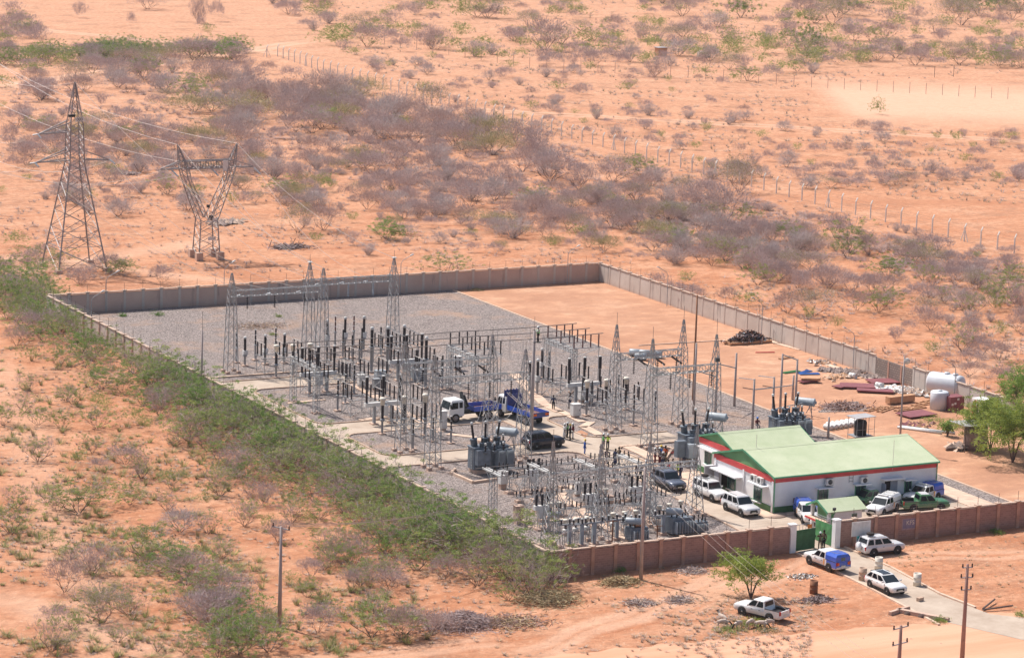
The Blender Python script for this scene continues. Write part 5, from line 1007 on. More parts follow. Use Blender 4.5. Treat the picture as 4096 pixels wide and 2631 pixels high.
car('silver offroad car with a tyre on its roof parked against the brick wall', 3520, 2212, dg(0), 'paint_silver', L=4.8, H=1.85, spare=2, refpt=0, rails=1)
car('silver estate offroad car parked last in the row beside the building', 2962, 2052, dg(-89), 'paint_silver', L=4.95, Wd=1.96, H=1.88, rails=1)
car('white hardtop with a roof rack and spare tyre parked by the building entrance', 2843, 1994, dg(-88), 'paint_white', L=4.9, Wd=1.8, H=1.95, hood=1.15, belt=1.2, cab=(-2.35, 0.75, -2.3, 0.45), rack=(-1.9, 0.1), rails=False)
car('slate blue luxury offroad car parked at the kerb opposite the crowd', 2672, 1950, dg(-91), 'paint_slate', L=5.0, Wd=1.98, H=1.87, rails=1)
car('black boxy offroad car with roof bars beside the power transformer', 2172, 1790, dg(3), 'paint_black', L=4.8, Wd=1.88, H=1.9, hood=1.15, belt=1.18, rails=2)
car('white pickup with blue canopy facing the gatehouse, partly behind it', 3228, 2080, dg(-110), 'paint_white', **{**PK, 'canopy': 'paint_blue'})
car('blue backed canopy pickup parked nose to the building beside the corner', 3212, 2066+0, dg(75), 'paint_blue', **{**PK, 'canopy': 'paint_blue'}).location = (37.6, 10.6, 0.05)
car('white canopy pickup with a blue stripe and ladder just right of the gatehouse', 3530, 2052, dg(-150), 'paint_white', **{**PK, 'canopy': 'paint_white', 'xtra': 'beacon'})
car('white pickup with a bright blue canopy parked at the building doorway end', 3690, 2005, dg(-160), 'paint_white', **{**PK, 'canopy': 'paint_blue', 'xtra': 'beacon'})
car('green pickup with a silver roof and open bed behind the poster wall', 3695, 2040, dg(-14), 'paint_green', **{**PK, 'roof2': 'paint_silver'})
car('dark green pickup half hidden behind the gatehouse roof', 3470, 2022, dg(-175), 'paint_green', **{**PK, 'roof2': 'paint_silver'})
# sample placement of lorries
def lorry(label, px, py, ang, L=7.6, crane=False, board=False):
    P = G(px, py); t = thing('flatbed_lorry', label, 'lorry', (P[0], P[1], 0.05), ang); f = L/2
    b = MB('dark_plastic'); b.box((-0.3, 0, 0.85), (L-1.2, 0.9, 0.22)); b.box((f-0.95, 0, 0.75), (1.7, 2.0, 0.4)); b.build('chassis', t)
    b = MB('paint_white')
    b.loft([[(f-1.95, -1.1, 0.75), (f, -1.05, 0.6), (f, 1.05, 0.6), (f-1.95, 1.1, 0.75)], [(f-1.95, -1.12, 1.6), (f+0.02, -1.1, 1.5), (f+0.02, 1.1, 1.5), (f-1.95, 1.12, 1.6)], [(f-1.95, -1.05, 2.5), (f-0.3, -1.0, 2.5), (f-0.3, 1.0, 2.5), (f-1.95, 1.05, 2.5)], [(f-1.85, -0.95, 2.62), (f-0.45, -0.9, 2.62), (f-0.45, 0.9, 2.62), (f-1.85, 0.95, 2.62)]], sm=False); cbn = b.build('cab', t)
    b = MB('windscreen_glass'); b.poly([(f+0.0, -0.95, 1.58), (f+0.0, 0.95, 1.58), (f-0.27, 0.88, 2.4), (f-0.27, -0.88, 2.4)]); o = b.build('windscreen', cbn); o.location = (0.015, 0, 0)
    for s in (-1, 1):
        b = MB('car_glass'); b.poly([(f-1.15, s*1.125, 1.65), (f-0.2, s*1.12, 1.6), (f-0.42, s*1.05, 2.35), (f-1.15, s*1.07, 2.35)]); b.build('side_window', cbn)
        b = MB('car_glass'); b.poly([(f-1.75, s*1.125, 1.7), (f-1.3, s*1.125, 1.7), (f-1.3, s*1.07, 2.35), (f-1.75, s*1.07, 2.35)]); b.build('side_window', cbn)
        b = MB('dark_plastic'); b.box((f-0.05, s*1.3, 2.0), (0.12, 0.2, 0.45)); b.build('wing_mirror', cbn); b = MB('light_clear'); b.box((f+0.02, s*0.8, 0.85), (0.06, 0.3, 0.18)); b.build('headlight', cbn)
        for x, d in ((f-0.85, 0), (-f+1.7, 0)): wheel(t, x, s*1.15, 0.52, 0.34, 'tyre' if d else 'pole_concrete')
    b = MB('paint_blue'); x0 = -f; x1 = f-(3.3 if crane else 2.3); b.box(((x0+x1)/2, 0, 1.15), (x1-x0, 2.3, 0.1))
    for s in (-1, 1):
        b.box(((x0+x1)/2, s*1.14, 1.42), (x1-x0, 0.05, 0.5))
        for k in range(8): b.box((x0+(x1-x0)*(k+0.5)/8, s*1.18, 1.42), (0.06, 0.05, 0.5))
    b.use('paint_dkblue'); b.box((x0+0.02, 0, 1.42), (0.05, 2.3, 0.5)); b.box((x1, 0, 1.42), (0.06, 2.3, 0.5)); b.use('rust_bed'); b.box(((x0+x1)/2, 0, 1.215), (x1-x0-0.1, 2.2, 0.03)); b.build('flat_bed', t)
    for s in (-1, 1): b = MB('chevron'); b.box((x0-0.02, s*0.85, 1.42), (0.03, 0.5, 0.26)); b.build('reflector', t)
    if crane:
        b = MB('dark_plastic'); b.bar((f-2.45, 0, 1.0), (f-2.45, 0, 2.3), 0.25, n=8); b.bar((f-2.45, -0.2, 2.2), (f-2.6, -0.8, 3.1), 0.2, n=6); b.bar((f-2.6, -0.8, 3.1), (f-2.5, 0.7, 1.6), 0.16, n=6); b.bar((f-2.35, 0.3, 3.0), (f-2.6, 0.9, 1.7), 0.14, n=6); b.box((f-2.5, 0, 1.2), (0.5, 2.2, 0.4)); b.build('folded_crane', t)
    if board:
        for x, zt in ((x1+0.05, 3.0), (x1+0.75, 3.4)):
            pts = [(-1.1, 1.2), (1.1, 1.2)]; n_ = 5
            top = []
            for k in range(n_*4+1):
                u = k/(n_*4); top.append((1.1-2.2*u, zt-0.15*abs(math.sin(u*n_*math.pi))**0.5))
            pts += top; b = MB('paint_dkblue'); 
            b.loft([[(x-0.03, p_[0], p_[1]) for p_ in pts], [(x+0.03, p_[0], p_[1]) for p_ in pts]], sm=False); b.build('scalloped_headboard', t)
        b = MB('rust_bed'); b.box((x1+0.4, 0, 2.6), (0.6, 2.0, 0.05)); b.build('board_shelf', t)
        b = MB('pole_concrete')
        for s in (0.75, 1.05): b.bar((x1+0.3, s, 3.1), (x0+0.3, s, 1.3), 0.04)
        for k in range(12): u = (k+0.5)/12; b.bar((x1+0.3+(x0-x1)*u, 0.75, 3.1-1.8*u), (x1+0.3+(x0-x1)*u, 1.05, 3.1-1.8*u), 0.025)
        b.build('ladder', t)
    return t
l1 = lorry('blue flatbed lorry with a white cab and a folded black crane', 1925, 1668, dg(184), 7.0, crane=True)
q_ = G(1821, 1692); l1.location = (q_[0]+2.6, q_[1]+1.25, 0.05)
l2 = lorry('blue tipper lorry with scalloped headboards and a ladder, tail towards the road', 2105, 1662, dg(98), 7.4, board=True)
q_ = G(2092, 1699); l2.location = (q_[0]+0.9, q_[1]+2.0, 0.05)
# ------------------------------------------------------------------ people and sheep
for nm, c in dict(skin=(0.07, 0.035, 0.022), hair=(0.012, 0.01, 0.01), cloth_navy=(0.03, 0.04, 0.10), cloth_black=(0.02, 0.02, 0.025), cloth_white=(0.72, 0.70, 0.68), cloth_pink=(0.55, 0.42, 0.38), cloth_blue=(0.02, 0.10, 0.42), hivis=(0.55, 0.75, 0.08), hivis_green=(0.12, 0.55, 0.12),
                  hard_white=(0.82, 0.82, 0.80), hard_yellow=(0.85, 0.55, 0.03), hard_blue=(0.05, 0.2, 0.6), cloth_orange=(0.80, 0.13, 0.03), cloth_grey=(0.28, 0.25, 0.26), cloth_maroon=(0.18, 0.03, 0.04), cloth_teal=(0.02, 0.22, 0.24), cloth_khaki=(0.20, 0.15, 0.10), cloth_red=(0.6, 0.03, 0.05), wool=(0.62, 0.50, 0.42), wool_dark=(0.05, 0.035, 0.03), shoe=(0.03, 0.025, 0.02)).items():
    mat(nm, c, 0.85 if nm[:4] != 'hard' else 0.35, c2=tuple(v*0.8 for v in c), scale=6)
def skinmesh(name, V, Eg, Rr, root=0, sub=1, m='skin'):
    me = D.meshes.new('s'); me.from_pydata(V, Eg, []); o = D.objects.new('s', me); COL.objects.link(o)
    md = o.modifiers.new('k', 'SKIN'); lay = me.skin_vertices[0].data
    for i, r in enumerate(Rr): lay[i].radius = (r, r) if not hasattr(r, '__len__') else r
    lay[root].use_root = True; md.use_smooth_shade = True; md.branch_smoothing = 0.3
    if sub: s = o.modifiers.new('u', 'SUBSURF'); s.levels = sub; s.render_levels = sub
    bpy.context.view_layer.update(); dg_ = bpy.context.evaluated_depsgraph_get()
    r = D.meshes.new_from_object(o.evaluated_get(dg_), depsgraph=dg_); r.name = name; D.objects.remove(o); D.meshes.remove(me); r.materials.clear(); r.materials.append(MAT[m]); return r
# poses: hand targets and stance, facing +x ; y = left
POSES = dict(
    relaxed=dict(sw=((0.0, 0.20, 1.43), (-0.02, 0.30, 1.14), (0.10, 0.33, 0.90)), fo=(0.0, 0.10)),
    folded=dict(sw=((0.0, 0.20, 1.43), (0.05, 0.30, 1.16), (0.26, 0.08, 1.20)), fo=(0.03, 0.10)),
    pointing=dict(sw=((0.0, 0.20, 1.43), (0.18, 0.27, 1.26), (0.42, 0.20, 1.36)), fo=(0.06, 0.12)),
    walking=dict(sw=((0.0, 0.20, 1.43), (-0.14, 0.28, 1.18), (0.04, 0.30, 0.98)), fo=(0.26, 0.08)),
    seated=dict(sw=((0.0, 0.20, 0.98), (0.12, 0.28, 0.74), (0.34, 0.20, 0.72)), fo=(0.0, 0.12)))
_pc = {}
def pose_parts(pose):
    if pose in _pc: return _pc[pose]
    q = POSES[pose]; seat = pose == 'seated'; dz = -0.45 if seat else 0.0
    V = [(0, 0, 0.95+dz), (0, 0, 1.15+dz), (0.01, 0, 1.36+dz), (0.0, 0, 1.50+dz), (0.02, 0, 1.60+dz), (0.035, 0, 1.69+dz), (0.02, 0, 1.76+dz), (0.135, 0, 1.655+dz)]
    Eg = [(0, 1), (1, 2), (2, 3), (3, 4), (4, 5), (5, 6), (4, 7)]; Rr = [(0.15, 0.11), (0.14, 0.10), (0.16, 0.11), 0.055, 0.08, 0.095, 0.07, 0.022]
    for s in (-1, 1):
        V.append((0.02, s*0.088, 1.655+dz)); Rr.append(0.018); Eg.append((4, len(V)-1))   # ears
    arms, legs = [], []
    for s in (-1, 1):
        k = len(V); sh, el, wr = [Vector((a[0] if (s > 0 or pose != 'walking') else -a[0]*1.2+0.02, s*a[1], a[2]+(0 if seat else 0))) for a in q['sw']]
        V += [tuple(sh), tuple(el), tuple(wr)]; Rr += [0.055, 0.042, 0.03]; Eg += [(2, k), (k, k+1), (k+1, k+2)]; arms.append((sh, el, wr))
        d = (wr-el).normalized(); side = Vector((0, 0, 1)).cross(d); side = side.normalized() if side.length > 0.2 else Vector((1, 0, 0)); palm = wr+d*0.06; V.append(tuple(palm)); Rr.append((0.04, 0.022)); Eg.append((k+2, k+3))
        for i, (o_, l) in enumerate(((-0.03, 0.075), (-0.01, 0.088), (0.01, 0.082), (0.03, 0.065))):
            a = palm+d*0.03+side*o_; c = a+d*l*0.55; e = c+d*l*0.4-Vector((0, s*0.02, 0.01)); m_ = len(V); V += [tuple(a), tuple(c), tuple(e)]; Rr += [0.010, 0.009, 0.007]; Eg += [(k+3, m_), (m_, m_+1), (m_+1, m_+2)]
        a = palm-d*0.02+side*0.04; c = a+d*0.03+side*0.03; m_ = len(V); V += [tuple(a), tuple(c)]; Rr += [0.011, 0.009]; Eg += [(k+3, m_), (m_, m_+1)]
        fo, fy = q['fo']; k = len(V)
        if seat: pts = [Vector((0.05, s*0.1, 0.47)), Vector((0.46, s*0.12, 0.50)), Vector((0.44, s*0.12, 0.09)), Vector((0.60, s*0.13, 0.04))]
        else: x = fo*s; pts = [Vector((0, s*0.09, 0.88)), Vector((x*0.5+0.03, s*fy, 0.49)), Vector((x-0.01, s*fy, 0.09)), Vector((x+0.15, s*(fy+0.02), 0.035))]
        V += [tuple(p_) for p_ in pts]; Rr += [0.085, 0.06, 0.042, 0.035]; Eg += [(0, k), (k, k+1), (k+1, k+2), (k+2, k+3)]; legs.append(pts)
    body = skinmesh('person', V, Eg, Rr, 0)
    def tube(name, paths, root=0):
        V2, E2, R2 = [], [], []
        for pth in paths:
            base_i = None
            for j, (p_, r) in enumerate(pth):
                if isinstance(p_, int): base_i = p_; continue
                V2.append(tuple(p_)); R2.append(r)
                if base_i is not None: E2.append((base_i, len(V2)-1))
                base_i = len(V2)-1
        return V2, E2, R2
    tor = [((0, 0, 0.90+dz), (0.165, 0.125)), ((0, 0, 1.15+dz), (0.16, 0.12)), ((0.01, 0, 1.38+dz), (0.18, 0.125)), ((0, 0, 1.455+dz), 0.085)]
    sleeves = [[(2, 0), (a[0], 0.068), (a[1], 0.055), (a[1].lerp(a[2], 0.8), 0.045)] for a in arms]
    shirt = tube('shirt', [tor]+sleeves); vest = tube('vest', [[(p_, tuple(v*1.09 for v in r) if hasattr(r, '__len__') else r*1.05) for p_, r in tor]]); robe = tube('robe', [[((0, 0, 0.12), (0.24, 0.24)), ((0, 0, 0.6), (0.22, 0.2))]+tor]+[[(4, 0)]+sl[1:] for sl in sleeves])
    tr = tube('trousers', [[((0, 0, 0.96+dz), (0.16, 0.12))], [(0, 0), (legs[0][0], 0.10), (legs[0][1], 0.078), (legs[0][2]+Vector((0, 0, 0.03)), 0.066)], [(0, 0), (legs[1][0], 0.10), (legs[1][1], 0.078), (legs[1][2]+Vector((0, 0, 0.03)), 0.066)]])
    shoes = MB('shoe')
    for lg in legs: a, c = lg[2], lg[3]; shoes.loft([[(a[0]-0.09, a[1]-0.04, 0), (a[0]-0.09, a[1]+0.04, 0), (a[0]-0.08, a[1]+0.035, 0.1), (a[0]-0.08, a[1]-0.035, 0.1)], [(c[0]+0.02, c[1]-0.05, 0), (c[0]+0.02, c[1]+0.05, 0), (c[0]+0.01, c[1]+0.04, 0.075), (c[0]+0.01, c[1]-0.04, 0.075)]])
    hel = MB('hard_white'); hel.lathe((0.02, 0, 1.70+dz), [(0.155, 0), (0.15, 0.015), (0.125, 0.02), (0.122, 0.08), (0.085, 0.135), (0.0, 0.15)], 14); hel.box((0.15, 0, 1.705+dz), (0.08, 0.14, 0.015))
    hair = MB('hair'); hair.lathe((0.0, 0, 1.68+dz), [(0.085, 0), (0.108, 0.04), (0.095, 0.1), (0.05, 0.135), (0, 0.14)], 12)
    r = dict(body=body, shirt=shirt, vest=vest, robe=robe, trousers=tr, shoes=shoes.mesh('shoes'), helmet=hel.mesh('helmet'), hair=hair.mesh('hair')); _pc[pose] = r; return r
_cm = {}
def cloth(pose, part, m):
    k = (pose, part, m)
    if k not in _cm:
        src = pose_parts(pose)[part]
        if isinstance(src, tuple):
            kk = (pose, part)
            if kk not in _cm: _cm[kk] = skinmesh(part, src[0], src[1], src[2], 0, 1, m)
            me = _cm[kk].copy()
        else: me = src.copy()
        me.materials.clear(); me.materials.append(MAT[m]); _cm[k] = me
    return _cm[k]
def person(label, px, py, face, pose, top, bot, hat=None, vest=None, robe=None, z=0.05, P=None):
    P = Vector(P) if P is not None else G(px, py); t = D.objects.new('person', pose_parts(pose)['body']); COL.objects.link(t); t.location = (P[0], P[1], z if P[2] == 0 else P[2]); t.rotation_euler = (0, 0, dg(face)); s = R_.uniform(0.96, 1.06); t.scale = (s, s, s); tag(t, label, 'person')
    def add(n_, me): o = D.objects.new(n_, me); COL.objects.link(o); o.parent = t
    if robe: add('robe', cloth(pose, 'robe', robe))
    else: add('shirt', cloth(pose, 'shirt', top)); add('trousers', cloth(pose, 'trousers', bot))
    add('shoes', cloth(pose, 'shoes', 'shoe'))
    if vest: add('safety_vest', cloth(pose, 'vest', vest))
    if hat: add('helmet', cloth(pose, 'helmet', hat))
    else: add('hair', cloth(pose, 'hair', 'hair'))
    return t
for a in [('man in navy clothes standing alone behind the tipper lorry', 2213, 1640, 60, 'relaxed', 'cloth_navy', 'cloth_black'), ('man in a white shirt and dark trousers near the white breaker', 2279, 1633, 80, 'folded', 'cloth_white', 'cloth_navy'),
          ('man in a long white robe in the group on the concrete', 2257, 1755, 0, 'relaxed', 'cloth_white', 'cloth_white', 'hard_white', None, 'cloth_white'), ('man in a green safety vest and white helmet behind the black shirted man', 2268, 1751, -60, 'relaxed', 'cloth_white', 'cloth_black', 'hard_white', 'hivis_green'),
          ('man in black clothes with a yellow helmet in the small group', 2280, 1762, 150, 'folded', 'cloth_black', 'cloth_black', 'hard_yellow'), ('man in a maroon shirt and pale trousers, right of the small group', 2291, 1757, 170, 'relaxed', 'cloth_maroon', 'cloth_white', 'hard_white'),
          ('man in a white shirt standing among the right bay insulators', 2552, 1588, 200, 'pointing', 'cloth_white', 'cloth_grey'), ('man in blue overalls and a yellow helmet alone on the road', 2338, 1820, -20, 'relaxed', 'cloth_blue', 'cloth_blue', 'hard_yellow'),
          ('man in a green vest and white helmet partly behind a lattice spire', 2413, 1797, 30, 'folded', 'cloth_white', 'cloth_grey', 'hard_white', 'hivis_green'), ('man in a yellow safety vest and white helmet on the road', 2430, 1799, 60, 'folded', 'hivis', 'cloth_black', 'hard_white', 'hivis'),
          ('person in pale pink clothes walking on the road', 2426, 1858, 200, 'walking', 'cloth_pink', 'cloth_pink'), ('person in light blue white clothes left of the pink one', 2400, 1848, 160, 'relaxed', 'cloth_white', 'cloth_white'),
          ('person in a long dark blue dress on the road', 2460, 1861, 20, 'relaxed', 'cloth_navy', 'cloth_navy', None, None, 'cloth_navy'), ('man in khaki right of the person in the blue dress', 2475, 1856, 190, 'folded', 'cloth_khaki', 'cloth_khaki'),
          ('man in a white shirt near the walkway slabs', 2553, 1907, -30, 'walking', 'cloth_white', 'cloth_navy'), ('person in dark clothes just right of the white shirted man', 2563, 1915, 120, 'relaxed', 'cloth_grey', 'cloth_black'),
          ('man in a blue shirt with a reflective belt and yellow helmet', 2644, 1848, 160, 'folded', 'cloth_blue', 'cloth_navy', 'hard_yellow'), ('man in a bright orange jacket in the helmet crowd', 2661, 1846, 200, 'relaxed', 'cloth_orange', 'cloth_khaki'),
          ('man in grey with a white helmet, left of the helmet crowd', 2619, 1856, -10, 'relaxed', 'cloth_grey', 'cloth_maroon', 'hard_white'), ('man in grey with a white helmet, middle of the helmet crowd', 2637, 1858, 10, 'folded', 'cloth_grey', 'cloth_maroon', 'hard_white'),
          ('man in dark grey with a white helmet at the front of the crowd', 2651, 1870, 100, 'pointing', 'cloth_grey', 'cloth_navy', 'hard_white'), ('person in lilac clothes behind the slate blue car', 2583, 1908, 90, 'relaxed', 'cloth_pink', 'cloth_grey', 'hard_white'),
          ('person with a red top beyond the slate blue car', 2672, 1902, 180, 'relaxed', 'cloth_red', 'cloth_white'), ('person in white beyond the slate blue car', 2690, 1902, 140, 'relaxed', 'cloth_white', 'cloth_grey'),
          ('person in a yellow shirt right of the slate blue car', 2709, 1914, 170, 'relaxed', 'hivis', 'cloth_grey'), ('person in navy right of the yellow shirted person', 2721, 1916, 190, 'relaxed', 'cloth_navy', 'cloth_navy'),
          ('man in a pale vest and blue helmet by the transformer', 2735, 1857, 60, 'folded', 'cloth_grey', 'cloth_navy', 'hard_blue', 'hivis'), ('guard in black standing against the closed green gate leaf', 3250, 2192, 10, 'folded', 'cloth_black', 'cloth_black'),
          ('guard in khaki with a pale cap in the open gateway', 3279, 2200, 60, 'pointing', 'cloth_khaki', 'cloth_khaki', 'hard_white'), ('guard in dark khaki on the right in the open gateway', 3294, 2193, 200, 'relaxed', 'cloth_khaki', 'cloth_black'),
          ('man in a teal shirt behind the silver car at the brick wall', 3432, 2199, 20, 'folded', 'cloth_teal', 'cloth_navy'), ('seated worker with a blue helmet between the poles behind the roof', 3028, 1716, -100, 'seated', 'cloth_maroon', 'cloth_grey', 'hard_blue')]:
    person(*a)
q_ = G(2125, 1730); person('lineman in a white shirt and green vest near the top of the light mast', 0, 0, 150, 'pointing', 'cloth_white', 'cloth_black', 'hard_white', 'hivis_green', None, 0, (q_[0]+0.45, q_[1]-0.1, HT(2125, 1730, 1370)))
# fat tailed sheep
def sheep(label, px, py, face, graze=True, pale=False, proto={}):
    if graze not in proto:
        V = [(-0.35, 0, 0.55), (0, 0, 0.56), (0.32, 0, 0.55)]; Rr = [(0.15, 0.16), (0.18, 0.19), (0.14, 0.16)]; Eg = [(0, 1), (1, 2)]
        hd = [(0.52, 0, 0.48), (0.66, 0, 0.25), (0.76, 0, 0.12)] if graze else [(0.48, 0, 0.74), (0.56, 0, 0.92), (0.74, 0, 0.86)]
        V += hd; Rr += [0.085, 0.07, 0.04]; Eg += [(2, 3), (3, 4), (4, 5)]
        for s in (-1, 1):
            k = len(V); e = Vector(hd[1]); V.append((e[0]-0.02, s*0.1, e[2]+0.03)); Rr.append(0.02); Eg.append((4, k))
            for (x, kn, base_) in ((-0.38, -0.46, 0), (0.30, 0.33, 2)):
                k = len(V); V += [(x, s*0.10, 0.40), (x+(-0.06 if base_ == 0 else 0.0), s*0.11, 0.22), (x-(0.0 if base_ == 0 else 0.02), s*0.11, 0.02)]; Rr += [0.06, 0.03, 0.025]; Eg += [(base_, k), (k, k+1), (k+1, k+2)]
        k = len(V); V += [(-0.50, 0, 0.52), (-0.54, 0, 0.36)]; Rr += [0.07, 0.05]; Eg += [(0, k), (k, k+1)]
        me = skinmesh('sheep', V, Eg, Rr, 1, 1, 'wool'); me.materials.append(MAT['wool_dark'])
        for p_ in me.polygons:
            if p_.center[0] > 0.50: p_.material_index = 1
        proto[graze] = me
    t = D.objects.new('sheep', proto[graze]); COL.objects.link(t); t.location = G(px, py); t.rotation_euler = (0, 0, dg(face)); t.scale = (1.15,)*3; return tag(t, label, 'sheep', 'sheep grazing below the small tree')
sheep('sheep with a dark head walking at the left of the flock', 2893, 2508, -20); sheep('sheep grazing beside the left green tuft, head lowered to the left', 2950, 2514, 200); sheep('sheep facing the camera in the middle of the flock', 3002, 2508, 20)
sheep('pale sheep grazing right of the middle one', 3045, 2514, -40); sheep('sheep with its head turned left, rightmost of the flock', 3072, 2508, 170); sheep('white sheep seen from behind, farthest from the tufts', 2889, 2490, 100, False)
# ------------------------------------------------------------------ pylons and lines
py = thing('pylon', 'tall pointed lattice pylon with crossarms and a number plate', 'pylon', (15.8, 175.6, 0)); b = MB('pylon_steel')
tower_mb(b, 7.4, 2.2, 15.5, 7, 0.115, 0.05); tower_mb(b, 2.2, 1.9, 21.2, 5, 0.10, 0.045, z0=15.5); tower_mb(b, 1.9, 0.12, 27.2, 5, 0.085, 0.04, z0=21.2)
for z in (3.6, 4.9):
    w_ = 7.4-5.2*z/15.5; [b.bar((sx*w_/2, sy*w_/2, z), (-sx*w_/2 if a else sx*w_/2, sy*w_/2 if a else -sy*w_/2, z), 0.05) for sx, sy, a in ((-1, -1, 1), (1, 1, 1), (-1, 1, 0), (1, -1, 0))]
b.build('lattice_body', py)
AD = Vector((1, 0.0, 0))
for (z, s, L, nm) in ((20.1, -1, 4.6, 'left'), (16.0, -1, 5.0, 'left'), (16.0, 1, 4.4, 'right')):
    b = MB('pylon_steel'); tip = Vector((s*(L+1), 0, z-0.3))
    for y in (-1, 1): b.bar((s*1, y*0.95, z), tip, 0.10); b.bar((s*0.95, y*0.95, z+1.4), tip, 0.09)
    for k in range(4):
        u = (k+0.5)/5; a = Vector((s, -0.95, z)).lerp(tip, u); c = Vector((s, 0.95, z)).lerp(tip, u+0.1); e = Vector((s, 0, z+1.4)).lerp(tip, u+0.08); b.bar(a, c, 0.03, n=3); b.bar(a, e, 0.03, n=3); b.bar(c, e, 0.03, n=3)
    b.build('crossarm', py)
    for y in (-1, 1): insul_string(py, tip, tip+Vector((s*0.1, y*1.8, -0.35)), 'glass_insulator', 10, 0.12)
b = MB('white_metal'); b.box((0.35, -1.05, 21.9), (1.25, 0.04, 0.62)); pl = b.build('number_plate', py); text('000', 0.62, 'dark_plastic', 'digits', pl, (0.35, -1.08, 21.9), (math.pi/2, 0, 0))
b = MB('dark_plastic'); b.box((-0.7, -0.6, 22.4), (0.9, 0.5, 0.35)); b.build('lamp_box', py)
pm = MB('plinth'); pm.box((0, 0, 0.25), (1.0, 1.0, 0.5)); me = pm.mesh('footing')
for sx in (-1, 1):
    for sy in (-1, 1): o = D.objects.new('footing', me); COL.objects.link(o); o.parent = py; o.location = (sx*3.7, sy*3.7, 0)
yp = thing('pylon', 'Y shaped lattice pylon with two horns and a flat crossbeam', 'pylon', (37.3, 177.8, 0), dg(-4))
b = MB('pylon_steel'); tower_mb(b, 3.3, 2.6, 6.0, 4, 0.10, 0.045)
def limb(b, P, Q, wp, wq, nb, leg=0.085, br=0.04):
    P = Vector(P); Q = Vector(Q)
    def cs(t): c = P.lerp(Q, t); w = wp+(wq-wp)*t; return [c+Vector((sx*w[0]/2, sy*w[1]/2, 0)) for sx, sy in ((-1, -1), (1, -1), (1, 1), (-1, 1))]
    for k in range(nb):
        A, B = cs(k/nb), cs((k+1)/nb)
        for i in range(4): j = (i+1) % 4; b.bar(A[i], B[i], leg, n=4, cap=False); b.bar(A[i], B[j], br, n=3, cap=False); b.bar(A[j], B[i], br, n=3, cap=False)
w2 = lambda a, c: Vector((a, c, 0))
for s in (-1, 1):
    limb(b, (s*0.7, 0, 6.0), (s*3.2, 0, 12.0), w2(1.3, 2.6), w2(1.0, 1.7), 5); limb(b, (s*3.2, 0, 12.0), (s*3.6, 0, 13.6), w2(1.0, 1.7), w2(1.2, 1.5), 2); limb(b, (s*3.6, 0, 13.6), (s*4.6, 0, 17.2), w2(1.3, 1.3), w2(0.12, 0.12), 5, 0.07, 0.035)
b.build('lattice_body', yp)
b = MB('pylon_steel'); beam_mb(b, (-3.7, 0, 14.2), (3.7, 0, 14.2), 1.3, 1.1, 0.75, 0.11, 0.06)
for s in (-1, 1):
    for y in (-0.6, 0.6): b.bar((s*4.1, y, 13.7), (s*7.2, 0, 13.6), 0.10); b.bar((s*4.1, y, 14.7), (s*7.2, 0, 13.7), 0.09)
    for k in range(4): b.bar((s*(4.3+k*0.7), -0.5+k*0.12, 13.7), (s*(4.6+k*0.7), 0.4-k*0.1, 14.4-k*0.2), 0.03, n=3)
b.build('crossbeam', yp)
b = MB('white_metal'); b.box((2.6, -0.75, 14.0), (0.8, 0.04, 1.6)); b.box((0.9, -1.25, 6.0), (0.8, 0.04, 0.6)); b.box((0.4, -1.4, 3.2), (1.2, 0.04, 0.5)); b.build('sign_plate', yp)
b = MB('dark_plastic'); b.box((0.4, -1.0, 6.3), (0.6, 0.5, 0.7)); b.box((0.0, -0.7, 8.0), (0.4, 0.4, 0.4)); b.build('junction_box', yp)
for x in (-5.6, 0.6, 7.2): insul_string(yp, (x, -0.4, 13.5), (x+0.5, -2.0, 12.7), 'glass_insulator', 10, 0.14); insul_string(yp, (x, 0.4, 13.5), (x-1.2, 1.6, 13.3), 'glass_insulator', 10, 0.14)
pm = MB('plinth'); pm.box((0, 0, 0.6), (1.0, 1.0, 1.2)); me = pm.mesh('footing')
for sx in (-1, 1):
    for sy in (-1, 1): o = D.objects.new('footing', me); COL.objects.link(o); o.parent = yp; o.location = (sx*1.65, sy*1.65, 0)
# lines from the pylons into the yard and off to the upper left
T1c = [(10.8, 99.2, 10.0), (14.3, 99.2, 10.0), (17.9, 99.2, 10.0)]; T3c = [(22.4, 103.4, 10.0), (25.8, 103.4, 10.0), (29.2, 103.4, 10.0)]
for i, (a, c) in enumerate(zip(((9.9, 174, 19.4), (9.7, 174, 15.3), (21.2, 174, 15.3)), T1c)): cable(('upper', 'lower left', 'lower right')[i]+' conductor sagging from the pointed pylon down to the near yard beam', a, c, 3.0, 0.026)
for i, (a, c) in enumerate(zip(((32.2, 176, 12.7), (38.4, 175.8, 12.7), (44.9, 175.4, 12.7)), T3c)): cable(('left', 'middle', 'right')[i]+' conductor sagging from the Y shaped pylon down to the far yard beam', a, c, 2.5, 0.026)
cable('earth wire from the right horn of the Y shaped pylon to the farthest tower', (41.9, 177.5, 17.2), (32.5, 102.8, 12.5), 2.0, 0.035); cable('earth wire from the tip of the pointed pylon to the twin tower', (15.8, 175.6, 27.2), (20.9, 103, 12.5), 2.5, 0.035)
cable('earth wire from the left horn of the Y shaped pylon to the first twin tower', (32.7, 178, 17.2), (20.8, 98.6, 12.5), 2.0, 0.035)
